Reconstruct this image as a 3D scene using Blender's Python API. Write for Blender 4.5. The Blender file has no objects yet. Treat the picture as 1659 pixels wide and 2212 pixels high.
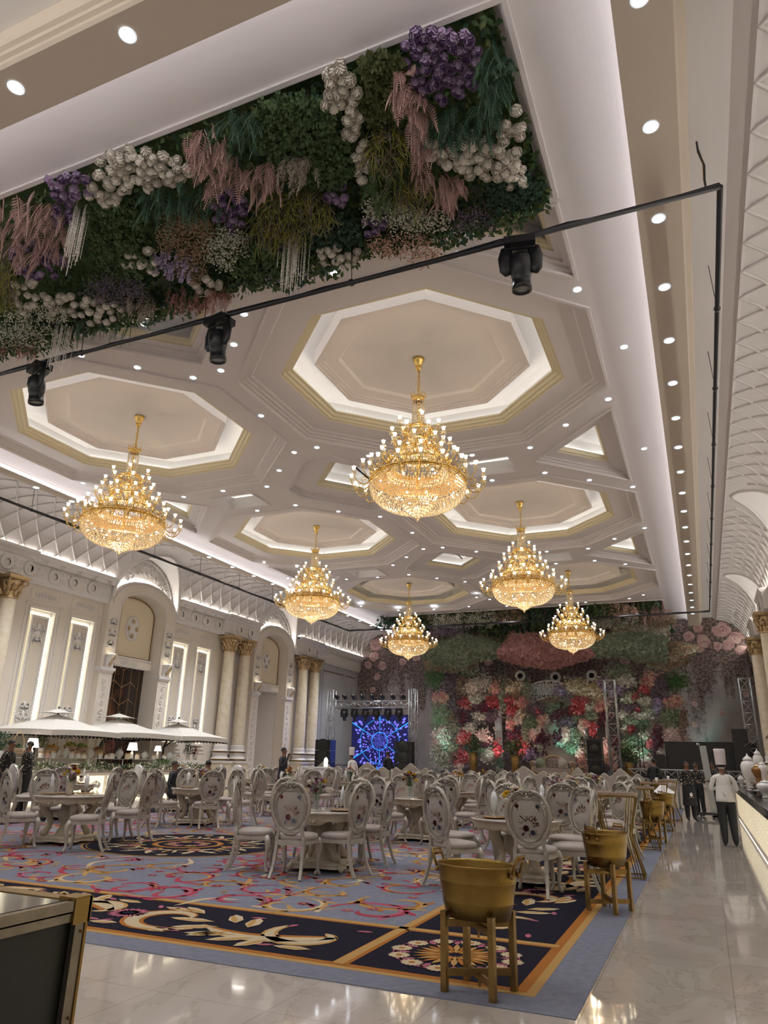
import bpy, bmesh, math, random
from mathutils import Vector, Matrix, Euler, geometry
PI = math.pi; R = math.radians; cos = math.cos; sin = math.sin
rnd = random.Random(7)
sc = bpy.context.scene; COL = sc.collection
sc.view_settings.view_transform = 'Standard'; sc.view_settings.look = 'None'
sc.view_settings.gamma = 1; sc.view_settings.use_curve_mapping = False
sc.view_settings.exposure = 0.50
try:
    sc.cycles.max_bounces = 6; sc.cycles.diffuse_bounces = 3; sc.cycles.glossy_bounces = 2; sc.cycles.use_adaptive_sampling = True; sc.cycles.adaptive_threshold = .04; sc.cycles.time_limit = 850; sc.cycles.use_auto_tile = False
    sc.cycles.transmission_bounces = 4; sc.cycles.transparent_max_bounces = 8
    sc.cycles.use_denoising = True; sc.cycles.sample_clamp_indirect = 4.0
    sc.cycles.caustics_reflective = False; sc.cycles.caustics_refractive = False
except Exception: pass
# ---------------------------------------------------------------- camera
HC = 1.5; FPX = 1524.63; PU, PV = 829.5, 1106.0
V1 = Vector((1525 - PU, -(1657 - PV), -FPX)).normalized()          # long axis of the hall
V2 = Vector((-2870 - PU, -(1557 - PV), -FPX)).normalized()
AY = V1; AX = -V2; AX = (AX - AX.dot(AY) * AY).normalized(); AZ = AX.cross(AY)
RM = Matrix((AX, AY, AZ)); CP = Vector((0, 0, HC))
cd = bpy.data.cameras.new('camera'); cam = bpy.data.objects.new('camera', cd); COL.objects.link(cam)
cd.sensor_fit = 'VERTICAL'; cd.sensor_height = 36; cd.sensor_width = 27; cd.lens = FPX / 2212 * 36
cd.clip_start = 0.05; cd.clip_end = 200
cam.matrix_world = Matrix.Translation(CP) @ RM.to_4x4(); sc.camera = cam
def ray(u, v): return RM @ Vector((u - PU, -(v - PV), -FPX))
def onz(u, v, z): r = ray(u, v); return CP + r * ((z - HC) / r.z)
def ony(u, v, y): r = ray(u, v); return CP + r * (y / r.y)
def onx(u, v, x): r = ray(u, v); return CP + r * (x / r.x)
# ---------------------------------------------------------------- materials
def mat(name, col, rough=.5, metal=0, emit=None, es=1, spec=.5, noise=None, bump=None, trans=0, alpha=1, coat=0, sheen=0):
    m = bpy.data.materials.new(name); m.use_nodes = True
    nt = m.node_tree; b = nt.nodes['Principled BSDF']
    b.inputs['Base Color'].default_value = (*col, 1); b.inputs['Roughness'].default_value = rough
    b.inputs['Metallic'].default_value = metal; b.inputs['Specular IOR Level'].default_value = spec
    b.inputs['Coat Weight'].default_value = coat; b.inputs['Transmission Weight'].default_value = trans
    b.inputs['Alpha'].default_value = alpha; b.inputs['Sheen Weight'].default_value = sheen
    if emit: b.inputs['Emission Color'].default_value = (*emit, 1); b.inputs['Emission Strength'].default_value = es
    if noise or bump: tc = nt.nodes.new('ShaderNodeTexCoord')
    if noise:                                  # (scale, colour2, lo, hi)
        n = nt.nodes.new('ShaderNodeTexNoise'); n.inputs['Scale'].default_value = noise[0]; n.inputs['Detail'].default_value = 4
        nt.links.new(tc.outputs['Object'], n.inputs['Vector'])
        r = nt.nodes.new('ShaderNodeValToRGB'); r.color_ramp.elements[0].position = noise[2]; r.color_ramp.elements[1].position = noise[3]
        r.color_ramp.elements[0].color = (*col, 1); r.color_ramp.elements[1].color = (*noise[1], 1)
        nt.links.new(n.outputs['Fac'], r.inputs['Fac']); nt.links.new(r.outputs['Color'], b.inputs['Base Color'])
    if bump:                                   # (scale, strength[, distance])
        n = nt.nodes.new('ShaderNodeTexNoise'); n.inputs['Scale'].default_value = bump[0]; n.inputs['Detail'].default_value = 3
        nt.links.new(tc.outputs['Object'], n.inputs['Vector'])
        bu = nt.nodes.new('ShaderNodeBump'); bu.inputs['Strength'].default_value = bump[1]
        bu.inputs['Distance'].default_value = bump[2] if len(bump) > 2 else .02
        nt.links.new(n.outputs['Fac'], bu.inputs['Height']); nt.links.new(bu.outputs['Normal'], b.inputs['Normal'])
    return m
def emat(name, col, s):
    return mat(name, (.8, .8, .8), .5, emit=col, es=s)
M = {}
M['plaster'] = mat('ceiling plaster', (.80, .75, .735), .6, spec=.25, bump=(3, .05))
M['beam'] = mat('beige plaster', (.70, .61, .51), .6, spec=.25)
M['cove'] = mat('cove white', (.88, .86, .84), .7, spec=.2)
M['cream'] = mat('cream moulding', (.80, .72, .52), .5, spec=.3)
M['vault'] = mat('vault paint', (.80, .77, .76), .45, spec=.35)
M['wall'] = mat('wall paint', (.80, .73, .64), .5, spec=.3)
M['wallpanel'] = mat('wall panel greige', (.74, .67, .56), .5, spec=.3)
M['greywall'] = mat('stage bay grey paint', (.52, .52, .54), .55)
M['wallcream'] = mat('wall cream leatherette', (.80, .70, .52), .45, spec=.4, bump=(60, .15, .004))
M['ornament'] = mat('white ornament', (.82, .79, .77), .45, spec=.4)
M['colmarble'] = mat('cream column marble', (.83, .76, .62), .22, spec=.5, noise=(6, (.72, .60, .42), .35, .8))
M['goldleaf'] = mat('gold leaf', (.50, .33, .15), .38, .75, noise=(25, (.74, .60, .40), .35, .7), bump=(40, .4))
M['gold'] = mat('chandelier gold', (.95, .66, .22), .22, .95)
M['brass'] = mat('hammered brass', (.205, .127, .032), .28, 1.0, noise=(5, (.26, .165, .045), .3, .75), bump=(120, .45, .008))
M['brassworn'] = mat('worn brass', (.19, .115, .035), .42, .8, noise=(9, (.29, .18, .06), .35, .7))
M['bronze'] = mat('bronze dark', (.28, .15, .05), .5, .7)
M['black'] = mat('black plastic', (.012, .013, .016), .35)
M['blackmat'] = mat('black cloth', (.014, .014, .018), .8)
M['blackpipe'] = mat('black pipe', (.02, .02, .024), .4)
M['glow'] = emat('downlight lens', (.82, .91, 1.0), 30)
M['lamptrim'] = mat('lamp trim', (.85, .86, .88), .3, emit=(.8, .9, 1), es=.5)
M['led'] = emat('led strip', (.98, .96, .92), 3.6); M['ledc'] = emat('cove led strip', (.95, .96, 1.0), 11); M['leds'] = emat('soft led strip', (1, .97, .92), 2.2)
M['ledv'] = emat('vault led strip', (1.0, .93, .84), 24)
M['ledw'] = emat('warm led strip', (1.0, .90, .64), 4)
M['candle'] = emat('candle bulb', (1.0, .82, .56), 5)
M['chairpaint'] = mat('antique silver white paint', (.43, .39, .335), .3, .1, spec=.5, noise=(11, (.35, .315, .26), .4, .8))
M['silver'] = mat('silvered carving', (.36, .34, .30), .3, .5)
M['fabric'] = mat('champagne seat fabric', (.42, .365, .335), .5, spec=.4, sheen=.2, noise=(40, (.35, .30, .27), .4, .7))
M['backfab'] = mat('embossed back fabric', (.40, .365, .33), .5, spec=.4, sheen=.1, bump=(55, .5, .006))
M['emb_red'] = mat('embroidery red', (.17, .03, .045), .7)
M['emb_pink'] = mat('embroidery pink', (.50, .27, .20), .7)
M['emb_blue'] = mat('embroidery blue', (.20, .22, .32), .7)
M['emb_line'] = mat('embroidery line', (.42, .38, .35), .6)
M['tablepaint'] = mat('ivory table paint', (.54, .47, .36), .3, spec=.5, noise=(14, (.43, .37, .27), .45, .8))
M['tabletop'] = mat('pale marble top', (.50, .43, .38), .07, spec=.6, noise=(5, (.60, .54, .48), .4, .7), coat=.4)
M['white'] = mat('white cloth', (.82, .82, .83), .7)
M['umbrella'] = mat('umbrella canvas', (.74, .71, .66), .8)
M['ceram'] = mat('white ceramic', (.85, .84, .82), .2, spec=.6)
M['darkmarble'] = mat('dark marble', (.030, .018, .014), .16, spec=.6, noise=(1.3, (.14, .055, .035), .5, .72))
M['goldline'] = mat('gold inlay', (.62, .42, .22), .3, .8)
M['truss'] = mat('aluminium truss', (.42, .43, .42), .35, .8)
M['glass'] = mat('clear glass', (.85, .9, .9), .05, spec=.6, alpha=.35)
M['skin'] = mat('brown skin', (.20, .095, .055), .5)
M['hair'] = mat('black hair', (.010, .009, .008), .6)
M['suit'] = mat('black suit', (.014, .015, .020), .7)
M['shirt'] = mat('white jacket', (.78, .76, .74), .7)
M['shoe'] = mat('dark shoe', (.02, .02, .022), .5)
M['screenblack'] = mat('black screen panel', (.020, .021, .024), .45)
M['leaf'] = mat('dark leaves', (.10, .185, .07), .55, noise=(5, (.17, .28, .11), .35, .65))
M['eucal'] = mat('eucalyptus leaves', (.15, .26, .11), .55, noise=(6, (.24, .36, .17), .35, .65))
M['leafteal'] = mat('blue green leaves', (.075, .16, .10), .55, noise=(5, (.13, .25, .16), .35, .65))
M['leafolive'] = mat('olive leaves', (.17, .21, .08), .6, noise=(6, (.26, .30, .12), .35, .65))
M['moss'] = mat('yellow green hanging moss', (.26, .25, .05), .6, noise=(9, (.36, .37, .07), .4, .6))
M['mossgrey'] = mat('mauve grey stems', (.24, .19, .17), .7)
M['rose'] = mat('cream rose petal', (.90, .85, .76), .55, spec=.3)
M['purple'] = mat('purple rose petal', (.36, .26, .42), .55, noise=(20, (.48, .37, .55), .3, .7))
M['purpledark'] = mat('purple rose heart', (.10, .05, .16), .6)
M['dusk'] = mat('dark lilac blossom', (.19, .15, .21), .7)
M['pink'] = mat('dusty pink fern', (.72, .47, .44), .6, noise=(6, (.80, .60, .55), .35, .7))
M['coral'] = mat('coral pink plume', (.72, .38, .36), .7)
M['peach'] = mat('peach blossom', (.72, .47, .37), .6)
M['browny'] = mat('brown blossom', (.38, .26, .17), .7)
M['plume'] = mat('cream plume', (.76, .68, .60), .8)
M['babys'] = mat('white small blossom', (.70, .69, .60), .7)
M['lilac'] = mat('lilac blossom', (.50, .41, .60), .7)
M['bead'] = mat('white hanging blossom', (.78, .74, .68), .5)
M['red'] = mat('red petals', (.42, .05, .06), .6)
M['rosepink'] = mat('rose pink petals', (.60, .22, .24), .6)
M['sage'] = mat('sage hydrangea', (.22, .27, .19), .8)
M['sagelight'] = mat('pale green hydrangea', (.36, .40, .30), .8)
M['mauve'] = mat('mauve foliage', (.15, .10, .12), .8)
M['yellow'] = mat('yellow petals', (.80, .52, .03), .6)
M['wine'] = mat('wine petals', (.13, .015, .04), .6)
M['mag'] = mat('orchid petals', (.42, .20, .34), .6)
M['stem'] = mat('green stems', (.09, .15, .04), .5)
# carpet colours
M['satin'] = mat('silver satin', (.62, .60, .60), .3, .2, sheen=.5)
M['casepanel'] = mat('case panel', (.015, .016, .012), .45, bump=(160, .4, .003))
M['caseblack'] = mat('case lid laminate', (.03, .028, .026), .1, spec=.7)
M['c_blue'] = mat('carpet slate blue', (.165, .175, .225), .95, spec=.1, noise=(14, (.205, .21, .26), .35, .7), bump=(300, .3, .004))
M['c_black'] = mat('carpet midnight', (.012, .011, .022), .95, spec=.1)
M['c_gold'] = mat('carpet gold', (.42, .25, .09), .95, spec=.1)
M['c_orange'] = mat('carpet orange', (.34, .13, .028), .95, spec=.1)
M['c_cream'] = mat('carpet cream', (.50, .40, .26), .95, spec=.1)
M['c_red'] = mat('carpet crimson', (.34, .05, .08), .95, spec=.1)
M['c_pink'] = mat('carpet pink', (.38, .12, .17), .95, spec=.1)
def crystal():
    m = mat('crystal bead', (1, .95, .86), .06, .2, spec=1.0); nt = m.node_tree; b = nt.nodes['Principled BSDF']
    b.inputs['Transmission Weight'].default_value = 0
    tr = nt.nodes.new('ShaderNodeBsdfTranslucent'); tr.inputs['Color'].default_value = (1, .90, .70, 1)
    mx = nt.nodes.new('ShaderNodeMixShader'); mx.inputs[0].default_value = .55
    nt.links.new(b.outputs[0], mx.inputs[1]); nt.links.new(tr.outputs[0], mx.inputs[2])
    nt.links.new(mx.outputs[0], nt.nodes['Material Output'].inputs['Surface']); return m
M['crystal'] = crystal()
def shade_mat():
    m = mat('lamp shade', (.9, .85, .78), .8, emit=(1, .88, .74), es=1.3); return m
M['shade'] = shade_mat()
def marble_floor():
    m = mat('marble floor', (.55, .50, .46), .06, spec=.65, coat=.3); nt = m.node_tree; b = nt.nodes['Principled BSDF']
    tc = nt.nodes.new('ShaderNodeTexCoord'); mp = nt.nodes.new('ShaderNodeMapping'); mp.inputs['Scale'].default_value = (1, .6, 1)
    mp.inputs['Rotation'].default_value = (0, 0, .5)
    n = nt.nodes.new('ShaderNodeTexNoise'); n.inputs['Scale'].default_value = 1.6; n.inputs['Detail'].default_value = 8; n.inputs['Distortion'].default_value = 1.6
    r = nt.nodes.new('ShaderNodeValToRGB'); e = r.color_ramp.elements
    e[0].position = .3; e[0].color = (.46, .405, .365, 1); e[1].position = .62; e[1].color = (.54, .48, .435, 1)
    a = e.new(.47); a.color = (.49, .435, .39, 1); a = e.new(.485); a.color = (.42, .365, .32, 1); a = e.new(.50); a.color = (.51, .455, .41, 1)
    nt.links.new(tc.outputs['Object'], mp.inputs[0]); nt.links.new(mp.outputs[0], n.inputs['Vector'])
    br = nt.nodes.new('ShaderNodeTexBrick'); br.offset = 0; br.inputs['Scale'].default_value = 1
    br.inputs['Brick Width'].default_value = .9; br.inputs['Row Height'].default_value = .9; br.inputs['Mortar Size'].default_value = .004
    br.inputs['Color1'].default_value = br.inputs['Color2'].default_value = (1, 1, 1, 1); br.inputs['Mortar'].default_value = (.72, .69, .66, 1)
    nt.links.new(tc.outputs['Object'], br.inputs['Vector'])
    mu = nt.nodes.new('ShaderNodeMix'); mu.data_type = 'RGBA'; mu.blend_type = 'MULTIPLY'; mu.inputs[0].default_value = 1
    nt.links.new(n.outputs['Fac'], r.inputs[0]); nt.links.new(r.outputs[0], mu.inputs[6]); nt.links.new(br.outputs['Color'], mu.inputs[7])
    nt.links.new(mu.outputs[2], b.inputs['Base Color'])
    n2 = nt.nodes.new('ShaderNodeTexNoise'); n2.inputs['Scale'].default_value = 1.5; nt.links.new(tc.outputs['Object'], n2.inputs['Vector'])
    bu = nt.nodes.new('ShaderNodeBump'); bu.inputs['Strength'].default_value = .03; bu.inputs['Distance'].default_value = .05
    nt.links.new(n2.outputs['Fac'], bu.inputs['Height']); nt.links.new(bu.outputs['Normal'], b.inputs['Normal'])
    return m
M['floor'] = marble_floor()
# ---------------------------------------------------------------- mesh collector
class MB:
    def __init__(s): s.v = []; s.f = []; s.m = []; s.mats = []; s.sm = []
    def mi(s, m):
        m = M[m] if isinstance(m, str) else m
        if m not in s.mats: s.mats.append(m)
        return s.mats.index(m)
    def add(s, vs, fs, m, smooth=False):
        o = len(s.v); k = s.mi(m); s.v += [tuple(v) for v in vs]
        for f in fs: s.f.append(tuple(i + o for i in f)); s.m.append(k); s.sm.append(smooth)
        return s
    def box(s, c, d, m, rot=None, taper=1, bev=0):
        hx, hy, hz = d[0] / 2, d[1] / 2, d[2] / 2; vs = []
        for z, t in ((-hz, 1), (hz, taper)):
            for x, y in ((-1, -1), (1, -1), (1, 1), (-1, 1)): vs.append(Vector((x * hx * t, y * hy * t, z)))
        if rot is not None:
            q = Euler(rot).to_matrix() if not isinstance(rot, Matrix) else rot
            vs = [q @ v for v in vs]
        c = Vector(c); vs = [v + c for v in vs]
        return s.add(vs, [(3, 2, 1, 0), (4, 5, 6, 7), (0, 1, 5, 4), (1, 2, 6, 5), (2, 3, 7, 6), (3, 0, 4, 7)], m)
    def lathe(s, prof, m, c=(0, 0, 0), n=20, sx=1, sy=1, rot=None, a0=0, a1=2 * PI, smooth=True, mod=None):
        full = abs(a1 - a0 - 2 * PI) < 1e-6; k = n if full else n + 1; vs = []; c = Vector(c)
        for r, z in prof:
            for i in range(k):
                a = a0 + (a1 - a0) * i / n; rr = r * (mod(a, z) if mod else 1)
                v = Vector((rr * cos(a) * sx, rr * sin(a) * sy, z))
                if rot is not None: v = rot @ v
                vs.append(v + c)
        fs = []
        for j in range(len(prof) - 1):
            for i in range(n):
                a, b = j * k + i, j * k + (i + 1) % k
                fs.append((a, b, b + k, a + k))
        return s.add(vs, fs, m, smooth)
    def tube(s, pts, r, m, n=6, caps=True, closed=False, smooth=True, flat=None):
        pts = [Vector(p) for p in pts]; N = len(pts); rs = r if isinstance(r, (list, tuple)) else [r] * N
        vs = []; up = None
        for i, p in enumerate(pts):
            if closed: t = pts[(i + 1) % N] - pts[i - 1]
            else: t = pts[min(i + 1, N - 1)] - pts[max(i - 1, 0)]
            if t.length < 1e-9: t = Vector((0, 0, 1))
            t.normalize()
            if up is None:
                up = Vector((0, 0, 1)) if abs(t.z) < .9 else Vector((1, 0, 0))
            a = (up - up.dot(t) * t)
            if a.length < 1e-6: a = Vector((1, 0, 0)) - t * t.x
            a.normalize(); up = a; b = t.cross(a)
            fa, fb = flat if flat else (1, 1)
            for k in range(n):
                w = 2 * PI * k / n + PI / n
                vs.append(p + (a * cos(w) * fa + b * sin(w) * fb) * rs[i])
        fs = []
        for i in range(N if closed else N - 1):
            j = (i + 1) % N
            for k in range(n): fs.append((i * n + k, i * n + (k + 1) % n, j * n + (k + 1) % n, j * n + k))
        if caps and not closed: fs.append(tuple(range(n))[::-1]); fs.append(tuple((N - 1) * n + k for k in range(n)))
        return s.add(vs, fs, m, smooth)
    def ball(s, c, r, m, seg=8, rings=5, scale=(1, 1, 1), rot=None):
        pr = [(max(sin(PI * j / rings), .001), -cos(PI * j / rings)) for j in range(rings + 1)]; c = Vector(c); vs = []
        for q, z in pr:
            for i in range(seg):
                a = 2 * PI * i / seg; v = Vector((q * cos(a) * r * scale[0], q * sin(a) * r * scale[1], z * r * scale[2]))
                if rot is not None: v = rot @ v
                vs.append(v + c)
        fs = [(j * seg + i, j * seg + (i + 1) % seg, (j + 1) * seg + (i + 1) % seg, (j + 1) * seg + i) for j in range(rings) for i in range(seg)]
        return s.add(vs, fs, m, True)
    def prism(s, poly, z0, z1, m, ax='z', side=True):      # polygon in plane, extruded
        def P(a, b, h): return {'z': (a, b, h), 'x': (h, a, b), 'y': (a, h, b)}[ax]
        n = len(poly); vs = [P(a, b, z0) for a, b in poly] + [P(a, b, z1) for a, b in poly]
        tr = geometry.tessellate_polygon([[Vector((a, b, 0)) for a, b in poly]])
        fs = [tuple(t)[::-1] for t in tr] + [tuple(i + n for i in t) for t in tr]
        if side: fs += [(i, (i + 1) % n, (i + 1) % n + n, i + n) for i in range(n)]
        return s.add(vs, fs, m)
    def octa(s, c, r, h, m):
        x, y, z = c
        return s.add([(x + r, y, z), (x, y + r, z), (x - r, y, z), (x, y - r, z), (x, y, z + h), (x, y, z - h)],
                     [(0, 1, 4), (1, 2, 4), (2, 3, 4), (3, 0, 4), (1, 0, 5), (2, 1, 5), (3, 2, 5), (0, 3, 5)], m)
    def mesh(s, name):
        me = bpy.data.meshes.new(name); me.from_pydata(s.v, [], s.f)
        for m in s.mats: me.materials.append(m)
        me.polygons.foreach_set('material_index', s.m); me.polygons.foreach_set('use_smooth', s.sm)
        me.update(); return me
    def build(s, name, parent=None, loc=None, **kw):
        o = bpy.data.objects.new(name, s.mesh(name)); COL.objects.link(o)
        if parent: o.parent = parent
        if loc: o.location = loc
        tag(o, **kw); return o
def tag(o, label=None, cat=None, group=None, kind=None):
    if label: o['label'] = label
    if cat: o['category'] = cat
    if group: o['group'] = group
    if kind: o['kind'] = kind
    return o
def empty(name, loc=(0, 0, 0), rz=0, **kw):
    o = bpy.data.objects.new(name, None); COL.objects.link(o); o.location = loc; o.rotation_euler = (0, 0, rz)
    o.empty_display_size = .1; tag(o, **kw); return o
def inst(o, me, parent=None, loc=(0, 0, 0), rot=(0, 0, 0), s=1, **kw):
    q = bpy.data.objects.new(o, me); COL.objects.link(q); q.location = loc; q.rotation_euler = rot
    q.scale = (s, s, s) if not isinstance(s, tuple) else s
    if parent: q.parent = parent
    tag(q, **kw); return q
def kids(o):
    return [c for c in COL.objects if c.parent == o]
def dup(o, loc=None, rz=None, parent=None, tree=None, s=None, **kw):     # a thing, its parts and sub-parts
    c = o.copy(); COL.objects.link(c)
    if parent: c.parent = parent
    for ch in (tree if tree is not None else tree_of(o))[1]: dup(ch[0], parent=c, tree=ch)
    if loc is not None: c.location = loc
    if rz is not None: c.rotation_euler = (0, 0, rz)
    if s is not None: c.scale = (s, s, s)
    tag(c, **kw); return c
def tree_of(o): return (o, [tree_of(c) for c in kids(o)])
def struct(mb, name, **kw): return mb.build(name, kind='structure', **kw)
def inset(poly, d):                                        # convex ccw polygon shrunk by d
    n = len(poly); out = []
    for i in range(n):
        p0, p1, p2 = Vector(poly[i - 1]), Vector(poly[i]), Vector(poly[(i + 1) % n])
        e1 = (p1 - p0).normalized(); e2 = (p2 - p1).normalized()
        n1 = Vector((-e1.y, e1.x)); n2 = Vector((-e2.y, e2.x))
        q = n1 + n2; q = q / max(q.dot(n1), .2) ; out.append((p1.x + q.x * d, p1.y + q.y * d))
    return out
def spiral(cx, cy, r0, turns, a0, k=1, n=22, shrink=.12):
    return [(cx + r0 * (1 - (1 - shrink) * t) * cos(a0 + k * turns * 2 * PI * t), cy + r0 * (1 - (1 - shrink) * t) * sin(a0 + k * turns * 2 * PI * t)) for t in [i / n for i in range(n + 1)]]
# ================================================================ light
w = bpy.data.worlds.new('world'); sc.world = w; w.use_nodes = True
w.node_tree.nodes['Background'].inputs[0].default_value = (1, .93, .88, 1); w.node_tree.nodes['Background'].inputs[1].default_value = .34
def light(kind, loc, power, col, **kw):
    l = bpy.data.lights.new(kind.lower() + '_light', kind); l.energy = power; l.color = col
    for k, v in kw.items(): setattr(l, k, v)
    o = bpy.data.objects.new(kind.lower() + '_light', l); COL.objects.link(o); o.location = loc; return o
# ================================================================ ceiling
ZC = 8.8
XR0, XL0, YF0, YB0 = -.47, -15.62, 4.46, 39.9
OX = (-4.5, -12.05); OY = (12.05, 21.3, 30.5)
def octo(cx, cy, r=3.5, c=1.42): return [(cx + r, cy - c), (cx + r, cy + c), (cx + c, cy + r), (cx - c, cy + r), (cx - r, cy + c), (cx - r, cy - c), (cx - c, cy - r), (cx + c, cy - r)]
def rect(x0, x1, y0, y1): return [(x0, y0), (x1, y0), (x1, y1), (x0, y1)]
holes = []; ceil = MB(); ledmb = MB()
def rings(mb, poly, prof, cap):                            # moulded recess rising from the ceiling plane
    prev = None; n = len(poly)
    for d, z, m in prof:
        q = [Vector((x, y, z)) for x, y in inset(poly, d)]
        if prev: mb.add(prev + q, [(i, i + n, (i + 1) % n + n, (i + 1) % n) for i in range(n)], m)
        prev = q
    if cap: mb.add(prev, [tuple(range(n))[::-1]], cap)
P_, K_, W_ = 'plaster', 'cream', 'cove'
def bead(d0=-.06): return [(d0, ZC, P_), (d0, ZC - .03, P_), (d0 + .05, ZC - .03, P_), (d0 + .06, ZC, P_)]
def led_ring(poly, d, z, m='led'):
    q = inset(poly, d); n = len(q)
    for i in range(n):
        a, b = Vector((*q[i], z)), Vector((*q[(i + 1) % n], z)); e = (b - a).normalized() * .04
        ledmb.tube([a + e, b - e], .02, m, n=4, smooth=False)
def coffer_oct(poly, lit):
    holes.append(poly)
    rings(ceil, poly, bead() + [(0, ZC + .05, P_), (.06, ZC + .05, P_), (.06, ZC + .10, P_), (.14, ZC + .10, P_), (.14, ZC + .15, P_), (.22, ZC + .15, P_), (.25, ZC + .19, P_),
        (.30, ZC + .19, P_), (.78, ZC + .19, P_), (.78, ZC + .22, K_), (.84, ZC + .22, K_), (.86, ZC + .27, K_), (.92, ZC + .27, K_), (.94, ZC + .33, K_), (1.0, ZC + .33, K_), (1.0, ZC + .37, K_),
        (.68, ZC + .38, W_), (.66, ZC + .74, W_), (.85, ZC + .82, W_), (1.42, ZC + .82, W_), (1.42, ZC + .46, P_), (1.46, ZC + .46, P_), (1.46, ZC + .50, P_), (1.53, ZC + .50, P_), (1.53, ZC + .53, P_),
        (1.60, ZC + .53, P_), (1.60, ZC + .57, P_), (1.88, ZC + .57, P_), (1.92, ZC + .63, P_), (1.96, ZC + .63, P_)], P_)
    if lit: led_ring(poly, .76, ZC + .43)
def coffer_small(poly, a, b, lit, plain=False):            # small skylight-like coffers
    holes.append(poly)
    rings(ceil, poly, bead(-.05) + ([(0, ZC + .05, P_), (.05, ZC + .05, P_), (.05, ZC + .10, P_), (.12, ZC + .10, P_), (.12, ZC + .15, P_)] if not plain else [(0, ZC + .12, P_)]) +
        ([(a, ZC + .17, P_), (a, ZC + .2, K_), (a + .05, ZC + .21, K_), (a + .08, ZC + .27, K_), (b, ZC + .29, K_)] if a else []) +
        [(b, ZC + .31, W_), (b - .12, ZC + .32, W_), (b - .12, ZC + .62, W_)], W_)
    if lit: led_ring(poly, b - .07, ZC + .335, 'leds')
for j, y in enumerate(OY):
    for i, x in enumerate(OX): coffer_oct(octo(x, y), j < 2)
for k, y in enumerate((16.67, 25.9)):
    coffer_small([(-6.45, y - .35), (-6.45, y + .35), (-7.95, y + 2.1), (-8.65, y + 2.1), (-10.15, y + .35), (-10.15, y - .35), (-8.65, y - 2.1), (-7.95, y - 2.1)], .72, .95, True)
    coffer_small([(-1.03, y - 2.15), (-1.03, y + 2.2), (-3.15, y + .05)], .40, .50, True)
    coffer_small([(-15.35, y + 2.2), (-15.35, y - 2.15), (-13.3, y + .05)], .40, .50, True)
    for x in (-4.4, -12.05):
        r = rect(x - .68, x + .68, y - .5, y + .52); coffer_small(r, 0, .12, True, plain=True)
        for q in range(9):                                 # vent ornament on the coffer roof
            cx = x - .36 + q * .09
            ceil.tube([(a, b, ZC + .6) for a, b in spiral(cx, y + .15 + (q % 2) * .09, .07, 1.1, q)], .012, 'ornament', n=4)
coffer_small([(-6.35, 8.05), (-8.25, 9.7), (-10.15, 8.05)], .25, .34, False)
coffer_small([(-1.05, 8.05), (-1.05, 9.7), (-2.9, 8.05)], .22, .30, False)
FR = rect(-15.4, -1.07, 5.07, 7.84); BR = rect(-15.3, -1.03, 34.75, 39.7)
for q in (FR, BR):
    holes.append(q)
    rings(ceil, q, [(-.09, ZC, P_), (-.09, ZC - .035, P_), (-.03, ZC - .035, P_), (0, ZC, P_), (0, ZC + .1, P_), (.04, ZC + .1, P_), (.04, ZC + .2, P_), (.1, ZC + .2, P_), (.1, ZC + .45, P_)], 'leaf')
outer = [(XL0, YF0), (XR0, YF0), (XR0, YB0), (XL0, YB0)]
loops = [[Vector((x, y, 0)) for x, y in outer]] + [[Vector((x, y, 0)) for x, y in h] for h in holes]
flat = [v for l in loops for v in l]
ceil.add([(v.x, v.y, ZC) for v in flat], [tuple(t) for t in geometry.tessellate_polygon(loops)], P_)
# perimeter cove, dropped beam and outer flat: profile (distance outward from the ceiling edge, z)
def perim(d0, d1, d2, d3):
    x0, x1, y0, y1 = XL0, XR0, YF0, YB0
    cove = [(d * .62, ZC - .34 * (1 - math.sqrt(max(0, 1 - d * d)))) for d in [i / 10 for i in range(11)]]
    return cove
cv = perim(0, 0, 0, 0)
beamp = [(.62, 8.46), (.45, 8.455), (.45, 8.42), (1.00, 8.42), (1.03, 8.45), (1.03, 8.50), (1.07, 8.52), (1.07, 8.58), (1.11, 8.60), (1.13, 8.66), (1.13, 8.8)]
sides = {'R': lambda d, z, t: (XR0 + d, t, z), 'L': lambda d, z, t: (XL0 - d * .62, t, z), 'F': lambda d, z, t: (t, YF0 - d, z)}
def strip(mb, prof, fn, t0, t1, m, flip=False):
    vs = []; n = len(prof)
    for t in (t0, t1): vs += [fn(d, z, t) for d, z in prof]
    fs = [(i, i + 1, i + 1 + n, i + n) if not flip else (i, i + n, i + 1 + n, i + 1) for i in range(n - 1)]
    mb.add(vs, fs, m)
for sd, t0, t1, fl in (('R', 2.6, YB0, 0), ('L', 2.6, YB0, 1), ('F', XL0 - 1, XR0 + 1.13, 1)):
    if sd == 'F': t0, t1 = XL0 - .3, XR0
    strip(ceil, cv, sides[sd], t0 if sd == 'F' else YF0, t1, P_, fl)
    strip(ceil, beamp[2:], sides[sd], t0 if sd != 'F' else XL0 - .6, t1 if sd != 'F' else XR0 + 1.0, 'beam', fl)
    strip(ceil, beamp[:3], sides[sd], YF0 - .3 if sd != 'F' else t0, t1, P_, fl)
ceil.box((XR0 + .74, YB0 - .3, 8.62), (.56, .02, .36), 'beam')
ledmb.tube([(XR0 + .54, YF0, 8.475), (XR0 + .54, YB0 - .3, 8.475)], .012, 'ledc', n=4)
ledmb.tube([(XL0 - .335, YF0 - .3, 8.475), (XL0 - .335, YB0 - .3, 8.475)], .012, 'ledc', n=4)
ledmb.tube([(XL0 + .1, YF0 - .54, 8.475), (XR0 + .4, YF0 - .54, 8.475)], .012, 'ledc', n=4)
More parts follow.
